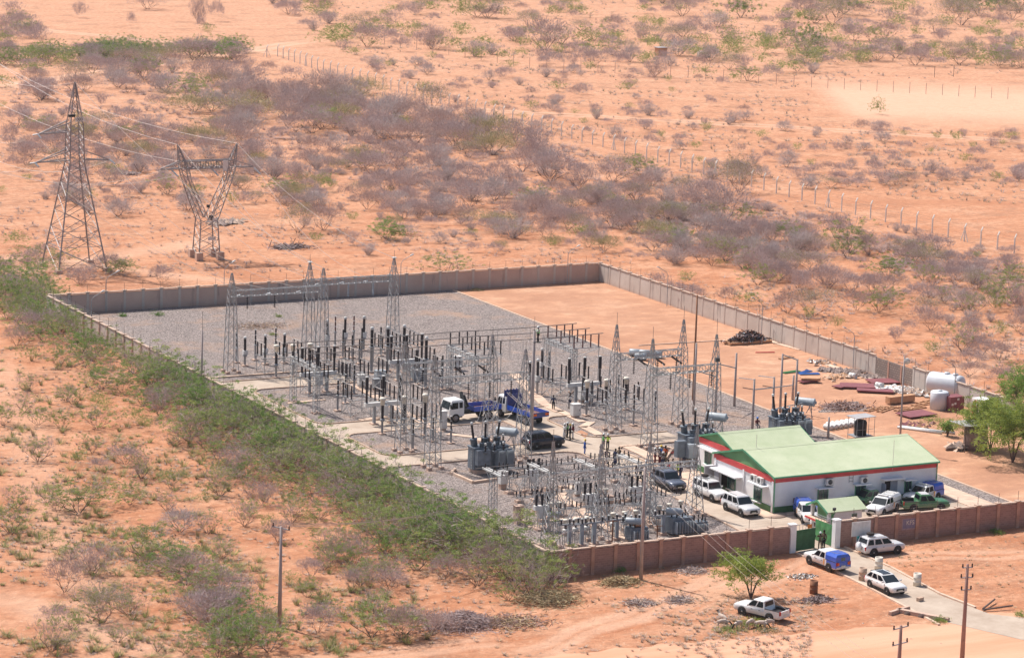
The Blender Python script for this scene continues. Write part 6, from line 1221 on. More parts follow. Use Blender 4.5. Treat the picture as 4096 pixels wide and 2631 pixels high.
for i, (a, (ux, uy)) in enumerate((((9.9, 177, 19.4), (-160, 430)), ((9.7, 177, 15.3), (-160, 540)), ((21.2, 177, 15.3), (-160, 560)), ((15.8, 175.6, 27.2), (-160, 200)), ((30.6, 179.4, 13.2), (-160, 560+60)), ((36.7, 179.5, 13.2), (-160, 640)), ((43.2, 179.5, 13.2), (-160, 330)), ((32.7, 178, 17.2), (-160, 130)), ((41.9, 177.5, 17.2), (-160, 160)))):
    e = G(ux, uy, 16.0); cable(('first', 'second', 'third', 'fourth', 'fifth', 'sixth', 'seventh', 'eighth', 'ninth')[i]+' overhead wire leaving the pylons towards the upper left edge', a, e, 3.0, 0.026)
# distribution poles in the foreground
def dpole(label, x, y, ty, m, arms, r=0.15):
    P = G(x, y); h = HT(x, y, ty); t = thing('power_pole', label, 'power pole', P); b = MB(m); b.bar((0, 0, 0), (0, 0, h), r*1.3, r*0.75, n=8, sm=True); b.build('shaft', t)
    for z, an, L in arms:
        d = Vector((math.cos(an), math.sin(an), 0)); b = MB('pipe_grey'); p_ = Vector((0, 0, h-z)); b.bar(p_-d*L, p_+d*L, 0.06, n=4); b.build('crossarm', t)
        for s in (-0.9, 0.9): b = MB('insulator'); q = p_+d*L*s; b.lathe(q, [(0.05, 0), (0.09, 0.12), (0.05, 0.2), (0.08, 0.28), (0.03, 0.36)], 8); b.build('insulator', t)
    return t, h
dpole('pale concrete power pole standing among the acacia bushes at the lower left', 1118, 2506, 2105, 'pole_concrete', [(0.15, dg(-62), 1.0)]); dpole('tall concrete power pole in front of the brick wall', 2563, 2319, 1870, 'pole_concrete', [(0.25, dg(-62), 1.1), (2.3, dg(10), 1.2)])
dpole('tall leaning wooden power pole at the right edge of the foreground', 3848, 2640, 2255, 'pole_wood', [(0.3, dg(-10), 0.5), (1.2, dg(-10), 0.6), (2.3, dg(-10), 0.5)], 0.17); dpole('wooden power pole with three crossarms at the bottom edge of the road', 3590, 2760, 2500, 'pole_wood', [(0.2, dg(15), 1.0), (1.6, dg(15), 1.0), (3.4, dg(15), 1.0)], 0.17)
pt = G(2563, 2319)+Vector((0, 0, HT(2563, 2319, 1885)))
for i, (px_, py_) in enumerate(((2900, 2260), (2965, 2260), (3000, 2250))):
    e = G(px_+900, py_+620, 7.0); cable(('left', 'middle', 'right')[i]+' of three wires crossing the brick wall above the small tree', pt+Vector((i*0.5-0.5, -i*0.8+0.8, -0.1)), e, 1.6, 0.013)
pt2 = G(1118, 2506)+Vector((0, 0, HT(1118, 2506, 2110)))
for i in range(3):
    cable(('upper', 'middle', 'lower')[i]+' thin wire running from the concrete pole over the thicket', pt2+Vector((0.4*(1-i), -0.8*(1-i), 0.3)), (5.9, 10.4-i*0.9, 6.9-0.2*i), 1.2, 0.02)
# wires between the yard gantries
for i in range(3):
    cable(('left', 'middle', 'right')[i]+' strain wire between the two beams of the middle gantry', (13+i*3.0, 50.4, 9.0), (12+i*2.8, 46.1, 9.0), 0.5, 0.03, 6); cable(('left', 'middle', 'right')[i]+' strain wire between the two beams of the right gantry', (40+i*2.2, 51.4, 8.1), (38.8+i*2.1, 46.8, 8.1), 0.5, 0.03, 6)
    cable(('left', 'middle', 'right')[i]+' jumper hanging from the near yard beam', (10.8+i*3.6, 98.8, 9.2), (10.9+i*3.0, 89.3, 3.8), 0.6, 0.024, 8); cable(('left', 'middle', 'right')[i]+' jumper drooping from the middle gantry to the left transformer', (15.5+i*2.2, 44.2, 7.4), (P1_[0]+0.7+i*1.6, P1_[1]+1.2, 5.6), 0.8, 0.026, 8)
    cable(('left', 'middle', 'right')[i]+' jumper drooping from the right gantry to the dark transformer', (39.5+i*2.3, 44.8, 6.8), (P2_[0]+0.2+i*1.5, P2_[1]+3.4, 6.0), 0.8, 0.028, 8)
    cable(('left', 'middle', 'right')[i]+' white tubular link in the middle bay', (G(1485, 1491)[0]+i*2.2, G(1485, 1491)[1], 5.6), (G(1549, 1485)[0]+i*2.2, G(1549, 1485)[1]-4.2, 4.2), 0.0, 0.05, 2, 'white_metal', 'tube_link')
from mathutils import noise as mnoise
# ------------------------------------------------------------------ vegetation
rng = np.random.default_rng(11)
def soup(name, T, mats, mi=None):
    T = np.asarray(T, dtype=np.float32); nt_, k = T.shape[0], T.shape[1]; me = D.meshes.new(name)
    me.vertices.add(nt_*k); me.vertices.foreach_set('co', T.reshape(-1)); me.loops.add(nt_*k); me.loops.foreach_set('vertex_index', np.arange(nt_*k, dtype=np.int32))
    me.polygons.add(nt_); me.polygons.foreach_set('loop_start', np.arange(0, nt_*k, k, dtype=np.int32))
    for m in mats: me.materials.append(MAT[m])
    if mi is not None: me.polygons.foreach_set('material_index', np.asarray(mi, dtype=np.int32))
    me.update(calc_edges=True); return me
def unit(v): return v/(np.linalg.norm(v, axis=-1, keepdims=True)+1e-9)
def twigs(n, shape, L, wd, up=0.5, out=0.8, clump=110, spread=0.07):
    """slivers standing in the crown: shape(n)-> centres in unit crown, outward directions"""
    c, o = shape(n); kk = c[:clump]; oo = o[:clump]; idx = rng.integers(0, clump, n); mk = (rng.uniform(0, 1, n) < 0.72)[:, None]; c = np.where(mk, kk[idx]+rng.normal(0, spread, (n, 3)), c); c[:, 2] = np.maximum(c[:, 2], 0.03); o = np.where(mk, oo[idx], o); d = unit(o*out+np.array([0, 0, up])+rng.normal(0, 0.45, (n, 3))); l = L*rng.uniform(0.5, 1.3, (n, 1)); s = unit(np.cross(d, rng.normal(0, 1, (n, 3))))*wd*rng.uniform(0.6, 1.3, (n, 1))
    return np.stack([c-d*l*0.5-s, c-d*l*0.5+s, c+d*l*0.5], 1)
def leaves(n, shape, sz, flat=0.6, clump=0):
    c, o = shape(n)
    if clump:
        k = c[:clump]; idx = rng.integers(0, clump, n); c = k[idx]+rng.normal(0, 1, (n, 3))*np.array([1, 1, 0.6])*sz*2.6
    nn = unit(rng.normal(0, 1, (n, 3))*np.array([1-flat*0.5, 1-flat*0.5, 1])+np.array([0, 0, flat])); a = unit(np.cross(nn, rng.normal(0, 1, (n, 3)))); b_ = np.cross(nn, a); s = sz*rng.uniform(0.6, 1.4, (n, 1))
    return np.stack([c-a*s*1.6, c-b_*s*0.5, c+a*s*1.6, c+b_*s*0.5], 1)
def dome(rx, rz, zc, inner=0.25, lob=0.22, bottom=-0.35):
    ph = rng.uniform(0, 6.28, 6); am = rng.uniform(-1, 1, 6)*lob
    def f(n):
        d = unit(rng.normal(0, 1, (n, 3))); d[:, 2] = np.where(d[:, 2] < bottom, -d[:, 2], d[:, 2]); th = np.arctan2(d[:, 1], d[:, 0]); rr = 1+sum(am[k]*np.cos((k+1)*th+ph[k]) for k in range(6))+0.12*np.sin(5*d[:, 2]+ph[0])
        r = (inner+(1-inner)*rng.uniform(0, 1, n)**0.45)*rr; p = d*r[:, None]*np.array([rx, rx, rz])+np.array([0, 0, zc]); return p, unit(d*np.array([1, 1, 0.8]))
    return f
def vase(rt, h, z0=0.12):
    ph = rng.uniform(0, 6.28, 4)
    def f(n):
        z = z0+(h-z0)*rng.uniform(0, 1, n)**0.65; th = rng.uniform(0, 6.28, n); r = rt*(z/h)**0.8*np.sqrt(rng.uniform(0, 1, n))*(1+0.3*np.cos(2*th+ph[0])+0.2*np.cos(3*th+ph[1])); p = np.stack([r*np.cos(th), r*np.sin(th), z*(1-0.25*(r/rt)**2)], 1); return p, unit(np.stack([np.cos(th)*0.8, np.sin(th)*0.8, np.full(n, 0.7)], 1))
    return f
def stems(n, rx, h, r0=0.03, single=False, fork=0.35, spread=0.6):
    b = MB('bark')
    def grow(p, d, L, r, lev):
        q = p+d*L; mid = p.lerp(q, 0.5)+Vector([R_.uniform(-1, 1)*L*0.08 for _ in range(3)]); b.bar(p, mid, r, r*0.85, 4, False); b.bar(mid, q, r*0.85, r*0.6, 4, False)
        if lev > 0:
            for _ in range(R_.choice((2, 3))):
                e = (d+Vector((R_.uniform(-1, 1), R_.uniform(-1, 1), R_.uniform(-0.3, 0.6)))*0.65).normalized(); grow(q, e, L*0.62, r*0.6, lev-1)
    for k in range(n):
        a = 2*math.pi*(k+R_.random()*0.7)/n; t = (0.15 if single else spread)*R_.uniform(0.5, 1.2); d = Vector((math.cos(a)*t*rx, math.sin(a)*t*rx, h*0.5)).normalized(); grow(Vector((math.cos(a)*0.02, math.sin(a)*0.02, -0.02)), d, h*fork, r0, 3 if single else 2)
    return b.mesh('trunk')
def bushmesh(kind, i):
    """height one metre; returns trunk mesh, crown mesh"""
    if kind == 'grey':
        f = dome(0.84, 0.44, 0.54, 0.2, 0.16, -0.35) if i % 3 != 2 else vase(0.85, 1.0, 0.12); T = twigs(2600, f, 0.10, 0.0068, 0.5, 0.8); m = ['twig_grey', 'twig_brown']; mi = (rng.uniform(0, 1, len(T)) < 0.15)
    elif kind == 'brown':
        f = dome(0.88, 0.42, 0.55, 0.2, 0.2, -0.35); T = twigs(2500, f, 0.10, 0.0068, 0.5, 0.8); m = ['twig_brown', 'twig_grey']; mi = (rng.uniform(0, 1, len(T)) < 0.4)
    elif kind == 'pale':
        f = vase(0.85, 1.0, 0.05) if i % 2 else dome(0.8, 0.5, 0.48, 0.2, 0.2, -0.7); T = twigs(1900, f, 0.18, 0.0062, 0.5, 0.9); m = ['twig_pale', 'twig_grey']; mi = (rng.uniform(0, 1, len(T)) < 0.3)
    elif kind == 'tan':
        f = dome(1.15, 0.40, 0.5, 0.2, 0.25, -0.5); T = twigs(2800, f, 0.13, 0.0075, 0.4, 0.8); m = ['twig_tan', 'leaf_olive']; mi = (rng.uniform(0, 1, len(T)) < 0.35)
    else:
        lf = {'green': ('leaf_green', 'leaf_olive', 0.2), 'dark': ('leaf_dark', 'leaf_green', 0.35), 'olive': ('leaf_olive', 'twig_grey', 0.35), 'bright': ('leaf_bright', 'leaf_green', 0.2), 'sparse': ('leaf_green', 'twig_tan', 0.3)}[kind]
        f = {'green': dome(0.95, 0.46, 0.52, 0.15, 0.3, -0.6), 'dark': dome(1.0, 0.48, 0.50, 0.15, 0.3, -0.8), 'olive': dome(0.85, 0.42, 0.57, 0.2, 0.25, -0.4), 'bright': dome(0.6, 0.46, 0.52, 0.2, 0.2, -0.8), 'sparse': vase(0.85, 1.0, 0.25)}[kind]
        nl = {'green': 4200, 'dark': 6000, 'olive': 3400, 'bright': 5000, 'sparse': 2000}[kind]
        q = leaves(nl, f, 0.0125, 0.5, clump=0 if kind == 'olive' else nl//42); mi = (rng.uniform(0, 1, len(q)) < lf[2]); tw = twigs(350 if kind != 'sparse' else 500, f, 0.22, 0.005, 0.5, 0.9); tw4 = np.concatenate([tw, tw[:, 2:3]], 1)
        tw4[:, 3] = (tw[:, 0]+tw[:, 2])/2+1e-4; T = np.concatenate([q, tw4]); mi = np.concatenate([mi, np.full(len(tw), 2)]); m = [lf[0], lf[1], 'twig_grey']
    return stems({'grey': 5, 'brown': 5, 'pale': 7, 'tan': 5, 'olive': 4, 'sparse': 7}.get(kind, 5), 0.85, 0.85, 0.011), soup('crown', T, m, np.asarray(mi, int))
BUSH = {k: [bushmesh(k, i) for i in range(n_)] for k, n_ in (('grey', 6), ('brown', 3), ('pale', 4), ('tan', 2), ('green', 5), ('dark', 3), ('olive', 3), ('bright', 1), ('sparse', 5))}
LMK = [('the pointed pylon', 300, 1040), ('the Y shaped pylon', 825, 1010), ('the cranked fence bend', 1060, 190), ('the far compound corner', 2400, 1050), ('the tall brown pole', 2900, 1120), ('the bare stone wall', 3600, 1400),
       ('the bright green bush', 1545, 950), ('the bare sand field', 3600, 380), ('the upper left corner', 60, 40), ('the upper right corner', 4030, 40), ('the top edge middle', 2050, 30), ('the far left wall end', 200, 1300),
       ('the thin mast', 806, 1500), ('the pale concrete pole', 1118, 2300), ('the brick wall corner', 2200, 2350), ('the lower left corner', 60, 2600), ('the left edge middle', 30, 1500), ('the right edge middle', 4060, 1150), ('the two field posts', 3780, 290), ('the middle cranked fence', 2500, 560), ('the left fence end', 150, 220)]
veg = []
KN = dict(grey='grey leafless thorn bush', brown='brown leafless thorn bush', pale='pale bare shrub', tan='straw coloured shrub', green='feathery green acacia', dark='dense green acacia', olive='olive thorn tree', bright='bright leafy bush', sparse='sparse green acacia')
def bush(kind, p, h, w_=1.0, i=None):
    x, y = PX((p[0], p[1], 0))
    veg.append((kind, p, h, w_, x, y))
VN = {'green': 'acacia_bush', 'dark': 'acacia_bush', 'sparse': 'acacia_bush', 'olive': 'thorn_tree', 'grey': 'thorn_bush', 'brown': 'thorn_bush', 'pale': 'dry_shrub', 'tan': 'flat_shrub', 'bright': 'leafy_bush'}
def flush_veg():
    big = sorted(veg, key=lambda q: -q[2]*q[2]*q[3]/((q[1]-Vector(CAM)).length**2)); cn = {}; keep = []; rest = []
    for q in big:
        nm = VN[q[0]]; cn[nm] = cn.get(nm, 0)+1; (keep if cn[nm] <= 285 else rest).append(q)
    out = []; mi_ = []; ms = ['twig_grey', 'twig_brown', 'leaf_green', 'leaf_olive', 'bark']
    for kind, p, h, w_, x, y in rest:
        tr, cr = BUSH[kind][R_.randrange(len(BUSH[kind]))]; nf = len(cr.polygons); k = cr.polygons[0].loop_total; co = np.empty(len(cr.vertices)*3, np.float32); cr.vertices.foreach_get('co', co)
        if k == 3: T = co.reshape(-1, 3, 3); T = np.concatenate([T, T[:, 2:3]], 1); T[:, 3] = (T[:, 0]+T[:, 2])/2
        else: T = co.reshape(-1, 4, 3)
        T = T[rng.permutation(len(T))[:len(T)//2]]; c = T.mean(1, keepdims=True); T = c+(T-c)*1.3; a = R_.uniform(0, 6.28); ca, sa = math.cos(a), math.sin(a); X = (T[..., 0]*ca-T[..., 1]*sa)*h*w_+p[0]; Y = (T[..., 0]*sa+T[..., 1]*ca)*h*w_+p[1]; out.append(np.stack([X, Y, T[..., 2]*h], -1)); g = {'grey': 0, 'brown': 1}.get(kind, 2)
        mi_.append(np.where(rng.uniform(0, 1, len(T)) < 0.8, g, 3 if g == 2 else 0))
    if out: me = soup('distant_scrub', np.concatenate(out), ms, np.concatenate(mi_)); o = D.objects.new('distant_scrub', me); COL.objects.link(o); o['kind'] = 'stuff'
    items = []
    for kind, p, h, w_, x, y in keep:
        j = min(range(len(LMK)), key=lambda k: (LMK[k][1]-x)**2+(1.6*(LMK[k][2]-y))**2); lx, ly = LMK[j][1:]; side = 'left of' if x < lx-60 else ('right of' if x > lx+60 else ('behind' if y < ly else 'before')); up = '' if side[0] == 'b' else ('upper ' if y < ly-25 else 'lower ')
        size = 'small' if h < 1.7 else ('tall' if h > 3.6 else ''); items.append(((kind, size, j, side, up), math.hypot(lx-x, ly-y), kind, p, h, w_))
    items.sort(key=lambda a: (a[0], a[1])); seen = {}; tot = {}
    for it in items: tot[it[0]] = tot.get(it[0], 0)+1
    for key, _, kind, p, h, w_ in items:
        _, size, j, side, up = key; n_ = seen.get(key, 0); seen[key] = n_+1
        sd = up+side.split()[0]+(' of ' if side.endswith('of') else ' ')
        lb = (size+' ' if size else '')+KN[kind]+', '+((ordw(n_) if n_ else '')+'nearest ' if tot[key] > 1 else '')+sd+LMK[j][0]
        vr = BUSH[kind][R_.randrange(len(BUSH[kind]))]; t = thing(VN[kind], lb, 'bush', (p[0], p[1], -0.03), R_.uniform(0, 6.28), KN[kind]+'s of the scrubland')
        t.scale = (h*w_, h*w_*R_.uniform(0.85, 1.15), h)
        for nm, me in (('trunk', vr[0]), ('crown', vr[1])): o = D.objects.new(nm, me); COL.objects.link(o); o.parent = t
def inpoly(x, y, P):
    c = False; n_ = len(P)
    for i in range(n_):
        x1, y1 = P[i]; x2, y2 = P[(i+1) % n_]
        if (y1 > y) != (y2 > y) and x < (x2-x1)*(y-y1)/(y2-y1)+x1: c = not c
    return c
placed = []
S = 4096/2398
def scatter(P, n, kinds, hr, wr=(0.8, 1.2), sep=2.5, excl=()):
    xs = [q[0] for q in P]; ys = [q[1] for q in P]; k = 0; tries = 0
    while k < n and tries < n*60:
        tries += 1; u = R_.uniform(min(xs), max(xs)); v = R_.uniform(min(ys), max(ys))
        if not inpoly(u, v, P) or any(inpoly(u, v, e) for e in excl): continue
        g_ = G(u*S, v*S); h = R_.triangular(hr[0], hr[1], (hr[0]*1.4+hr[1])/2.4)
        if any((g_[0]-q[0])**2+(g_[1]-q[1])**2 < (sep*(0.35+0.25*h))**2 for q in placed[-400:]): continue
        if -1.5 < g_[0] < 86 and -1 < g_[1] < 143.5: continue
        placed.append(g_); kd = R_.choices([a for a, _ in kinds], [b_ for _, b_ in kinds])[0]; bush(kd, g_, h, R_.uniform(*wr)); k += 1
# hand placed ones (picture positions in a 2398 wide view)
for kd, x, y, h, w_ in [('bright', 906, 560, 3.6, 1.35), ('dark', 930, 562, 2.2, 1.1), ('green', 1050, 640, 3.0, 1.7), ('bright', 532, 142, 5.5, 1.2), ('olive', 697, 545, 4.6, 0.95), ('brown', 757, 540, 4.4, 0.95), ('olive', 1010, 265, 6.5, 0.8), ('grey', 1290, 425, 6.0, 1.1), ('olive', 1730, 450, 6.5, 0.75), ('green', 1990, 590, 5.0, 1.0), ('grey', 1700, 520, 6.0, 1.0),
        ('grey', 860, 110, 6, 1.0), ('olive', 1142, 42, 9, 0.9), ('dark', 1080, 45, 6, 0.5), ('grey', 1278, 118, 8, 1.0), ('dark', 1888, 122, 8, 0.6), ('olive', 2250, 60, 8, 1.1), ('dark', 2292, 38, 10, 0.8), ('olive', 2385, 30, 9, 0.9), ('olive', 1950, 60, 7, 0.9), ('grey', 1010, 115, 6, 1.0), ('green', 1750, 190, 4, 1.0), ('dark', 2055, 268, 3.5, 0.6), ('olive', 1905, 740, 4.2, 1.0), ('sparse', 2255, 825, 4.0, 1.1), ('green', 2365, 690, 4.2, 1.0), ('dark', 2080, 650, 3.6, 1.0),
        ('pale', 420, 1245, 2.6, 1.2), ('grey', 545, 1060, 1.0, 1.6), ('pale', 862, 597, 2.0, 1.0), ('pale', 1158, 470, 4.5, 0.9), ('pale', 1230, 490, 3.0, 1.1), ('tan', 1160, 530, 2.6, 1.5), ('brown', 1290, 520, 2.6, 1.3), ('tan', 455, 262, 4.0, 1.6), ('tan', 590, 275, 4, 1.8), ('tan', 800, 405/2+40, 4, 1.6), ('grey', 345, 22, 5, 1.3), ('grey', 465, 55, 7, 0.5), ('grey', 507, 50, 5.5, 0.55), ('grey', 307, 65, 4, 0.4), ('grey', 185, 42, 4.5, 0.6), ('grey', 470, 72, 4.0, 0.5), ('sparse', 485, 85, 3.5, 0.7),
        ('brown', 152, 1385, 3.2, 0.8), ('grey', 215, 1345, 3.0, 1.1), ('green', 335, 1305, 3.6, 1.1), ('sparse', 120, 1525, 3.0, 0.9), ('olive', 240, 1455, 3.4, 1.0), ('grey', 825, 1380, 2.0, 0.9), ('sparse', 900, 1290, 3.5, 1.0), ('sparse', 775, 1305, 3.0, 1.1), ('brown', 825, 1325, 2.8, 0.9), ('green', 975, 1335, 2.6, 1.2), ('green', 870, 1490, 3.4, 1.3), ('brown', 940, 1495, 3.0, 1.1), ('brown', 1010, 1485, 2.2, 1.5), ('grey', 745, 1480, 2.6, 0.9), ('dark', 560, 1530, 3.6, 1.1), ('sparse', 330, 1120, 3.0, 0.8), ('sparse', 515, 1160, 3.2, 1.0), ('green', 185, 1200, 3.6, 1.3), ('sparse', 90, 1080, 3.0, 1.0), ('green', 25, 1250, 3.4, 1.0), ('sparse', 390, 1195, 2.2, 1.0)]:
    g_ = G(x*S, y*S); placed.append(g_); bush(kd, g_, h, w_)
SCR = [(0, 195), (560, 170), (740, 230), (1000, 290), (1240, 345), (1500, 430), (1750, 470), (1990, 520), (2398, 640), (2398, 760), (2180, 700), (1900, 620), (1600, 560), (1400, 560), (1200, 500), (950, 445), (600, 470), (500, 400), (330, 330), (0, 300)]
K1 = [('grey', 44), ('brown', 19), ('pale', 20), ('olive', 6), ('tan', 6), ('green', 5)]
BAND = [(0, 165), (560, 150), (700, 185), (960, 240), (1250, 320), (1500, 410), (1700, 450), (1600, 500), (1050, 440), (560, 320), (300, 250), (0, 240)]
scatter([(560, 220), (820, 235), (1150, 300), (1300, 370), (1000, 360), (600, 300)], 42, K1, (3.8, 6.0), (0.9, 1.2), 2.0)
scatter(BAND, 100, K1, (2.4, 5.2), (0.85, 1.25), 1.9)
scatter([(150, 135), (560, 140), (560, 250), (400, 240), (150, 190)], 26, K1, (3.0, 5.6), (0.9, 1.3), 1.7)
scatter([(0, 270), (560, 300), (1050, 420), (1600, 490), (1900, 560), (1900, 690), (1500, 610), (1200, 560), (900, 520), (640, 480), (600, 400), (520, 430), (300, 380), (0, 400)], 230, K1, (1.6, 4.4), (0.8, 1.25), 2.1)
scatter([(0, 270), (560, 300), (600, 480), (300, 520), (0, 480)], 60, [('grey', 44), ('brown', 14), ('pale', 26), ('sparse', 8), ('olive', 8)], (1.2, 3.8), (0.8, 1.3), 2.3)
scatter([(0, 170), (560, 160), (1050, 300), (1700, 460), (2398, 600), (2398, 800), (1900, 690), (1400, 600), (600, 490), (0, 480)], 260, [('grey', 45), ('brown', 15), ('pale', 30), ('sparse', 10)], (0.7, 1.7), (0.9, 1.4), 1.6)
scatter([(0, 560), (400, 640), (380, 670), (120, 665), (0, 640)], 12, [('grey', 50), ('green', 40)], (1.8, 3.0), (0.9, 1.4), 1.6)
scatter([(1330, 440), (1800, 520), (2398, 620), (2398, 790), (2200, 790), (1900, 700), (1500, 610)], 85, [('grey', 35), ('brown', 20), ('olive', 14), ('sparse', 20), ('green', 14), ('pale', 5)], (1.8, 4.4), (0.8, 1.2), 1.8)
scatter([(1400, 700), (2398, 760), (2398, 960), (2200, 850), (1700, 690), (1500, 630)], 26, [('sparse', 40), ('grey', 30), ('brown', 20), ('green', 10)], (1.2, 3.4), (0.8, 1.2), 3)
scatter([(700, 460), (1350, 530), (1400, 590), (1000, 600), (700, 580)], 26, [('grey', 40), ('pale', 35), ('sparse', 15), ('tan', 10)], (0.9, 2.4), (0.8, 1.3), 3)
scatter([(0, 135), (560, 118), (560, 135), (0, 160)], 46, [('green', 45), ('dark', 25), ('grey', 30)], (3.2, 5.2), (1.0, 1.4), 1.0)
scatter([(1500, 0), (2398, 0), (2398, 60), (1600, 40)], 22, [('olive', 50), ('dark', 30), ('grey', 20)], (5, 8.5), (0.8, 1.1), 1.6)
scatter([(720, 0), (2398, 0), (2398, 165), (2000, 160), (1750, 200), (1400, 170), (900, 130), (760, 60)], 270, [('sparse', 24), ('green', 22), ('grey', 30), ('pale', 10), ('olive', 8), ('brown', 8)], (1.8, 5.0), (0.8, 1.3), 2.6)
scatter([(1150, 90), (1650, 90), (2300, 120), (2398, 160), (1900, 150), (1300, 140)], 44, [('green', 35), ('grey', 30), ('sparse', 30), ('olive', 10)], (2.4, 5.0), (1.0, 1.5), 2.0)
scatter([(620, 0), (760, 0), (810, 90), (900, 160), (960, 190), (880, 180), (760, 110)], 26, [('pale', 30), ('grey', 35), ('green', 35)], (2, 4.5), (0.9, 1.3), 1.6)
scatter([(850, 130), (1700, 190), (1800, 290), (2398, 310), (2398, 440), (1800, 430), (1300, 310), (900, 200)], 170, [('grey', 40), ('pale', 25), ('brown', 15), ('sparse', 20)], (0.9, 3.0), (0.8, 1.3), 3.2)
scatter([(1560, 395), (2398, 415), (2398, 430), (1900, 445), (1560, 420)], 26, [('grey', 45), ('pale', 30), ('olive', 25)], (1.5, 2.8), (1.1, 1.6), 1.0)
scatter([(0, 25), (60, 40), (110, 100), (0, 120)], 18, [('grey', 60), ('brown', 20), ('green', 20)], (2.5, 5), (1.0, 1.3), 1.2)
WALLV = [(0, 640), (90, 680), (300, 840), (530, 910), (700, 960), (960, 1110), (1180, 1250), (1310, 1370), (1310, 1410), (1150, 1420), (900, 1310), (640, 1190), (460, 1060), (250, 920), (100, 800), (0, 790)]
scatter(WALLV, 76, [('green', 50), ('dark', 18), ('sparse', 22), ('olive', 4), ('grey', 8), ('brown', 2)], (1.8, 4.6), (0.9, 1.4), 1.8)
scatter([(330, 850), (700, 965), (960, 1115), (1300, 1360), (1280, 1400), (1100, 1320), (860, 1190), (560, 1030), (330, 900)], 62, [('dark', 50), ('green', 50)], (3.2, 5.2), (1.05, 1.5), 1.5)
scatter([(0, 640), (90, 680), (250, 800), (220, 850), (60, 790), (0, 760)], 14, [('dark', 25), ('green', 65), ('grey', 10)], (2.6, 4.2), (1.0, 1.35), 1.5)
scatter([(0, 760), (200, 850), (560, 1080), (780, 1230), (1000, 1390), (860, 1400), (500, 1200), (0, 1000)], 50, [('sparse', 50), ('green', 34), ('grey', 8), ('brown', 8)], (1.2, 3.2), (0.8, 1.25), 2.0)
scatter([(0, 1000), (500, 1180), (900, 1400), (1050, 1480), (900, 1530), (640, 1535), (0, 1535)], 36, [('sparse', 46), ('green', 30), ('grey', 12), ('brown', 12)], (1.0, 3.0), (0.8, 1.25), 2.6)
scatter([(380, 1330), (470, 1330), (640, 1500), (620, 1560), (480, 1560)], 16, [('green', 50), ('dark', 20), ('brown', 15), ('grey', 15)], (2.4, 3.8), (1.0, 1.4), 1.6)
flush_veg()
# leafy garden trees
def neem(name, label, P, h, rx, n=5200, bare=0.38, seed=1, lm='leaf_neem', sz=0.085):
    t = thing(name, label, 'tree', P); f = dome(rx, (h-h*bare)/2, h*bare+(h-h*bare)/2, 0.25, 0.3, -0.7)
    q = leaves(n, f, sz, 0.3, clump=n//26); mi = (rng.uniform(0, 1, len(q)) < 0.3); me = soup('crown', q, [lm, 'leaf_green'], mi.astype(int)); o = D.objects.new('crown', me); COL.objects.link(o); o.parent = t
    b = MB('bark')
    for k in range(6):
        a = k*1.05+seed; e = Vector((math.cos(a)*rx*0.55, math.sin(a)*rx*0.55, h*0.62)); m_ = Vector((e[0]*0.35, e[1]*0.35, h*0.34)); b.bar((0, 0, -0.05), m_, 0.09, 0.06, 6, False, True); b.bar(m_, e, 0.06, 0.025, 5, False, True)
        for _ in range(4): b.bar(m_.lerp(e, 0.6), e+Vector((R_.uniform(-1, 1)*rx*0.5, R_.uniform(-1, 1)*rx*0.5, R_.uniform(0, h*0.25))), 0.03, 0.01, 4, False)
    b.build('trunk', t); return t
neem('leafy_tree', 'small round leafy tree over the white pickup outside the brick wall', G(3003, 2392), 4.0, 2.5, 7500, 0.3, 1, sz=0.075)
neem('leafy_tree', 'large yellow green tree at the right edge, its trunk in front', G(4050, 1850), 6.4, 3.6, 17000, 0.14); neem('leafy_tree', 'leafy tree leaning over the small dark block hut', G(3960, 1800), 6.0, 3.0, 12000, 0.25, 2)
neem('leafy_tree', 'taller paler tree behind the other two at the right edge', G(4105, 1700), 6.6, 3.4, 12000, 0.25, 3, 'leaf_bright')
neem('young_tree', 'young bright green sapling on the sand left of the hut', G(3790, 1745), 1.9, 0.8, 700, 0.1, 1, 'leaf_bright', 0.1)
def tuft(label, px, py, r, h, m='leaf_dark', n=500, name='green_weed'):
    f = dome(r, h, h*0.2, 0.1, 0.3, -0.1); q = leaves(n, f, 0.05, 0.2); me = soup(name, q, [m]); o = D.objects.new(name, me); COL.objects.link(o); o.location = G(px, py); tag(o, label, 'plant'); return o
for a in [('green weed clump on the gravel near the left wall', 490, 1266, 0.6, 0.35), ('bigger green weed clump on the gravel below the back wall', 632, 1262, 0.9, 0.5), ('low green weeds on sand right of the white tank', 3735, 1688, 2.4, 0.5, 'leaf_green', 900), ('low green weeds beside the hut', 3830, 1708, 2.2, 0.6, 'leaf_bright', 900), ('green weed at the foot of the brick wall right of the corner', 2480, 2287, 0.9, 0.5), ('small green weed beside the tall concrete pole', 2532, 2323, 0.4, 0.25, 'leaf_green', 200),
          ('green weed at the foot of the far right brick wall', 3985, 2132, 0.9, 0.4), ('grass tuft left of the sheep', 2920, 2525, 1.5, 0.35, 'leaf_green', 700), ('grass tuft among the sheep in the middle', 2990, 2500, 1.6, 0.3, 'leaf_green', 700), ('grass tuft under the rightmost sheep', 3060, 2520, 1.5, 0.3, 'leaf_olive', 600), ('pale yellow green plants just behind the sheep', 3030, 2478, 1.4, 0.2, 'leaf_neem', 500),
          ('weed clump beside the culvert at the dirt road', 3762, 2485, 0.9, 0.4, 'leaf_green', 500), ('weed beside the right kerb of the access road', 4085, 2462, 0.9, 0.4, 'leaf_green', 400), ('small weed on the gravel among the left bay transformers', 1115, 1268, 0.6, 0.35, 'leaf_green', 260), ('small weed near the back of the left bay', 1090, 1340, 0.6, 0.3, 'leaf_green', 260)]: tuft(*a)
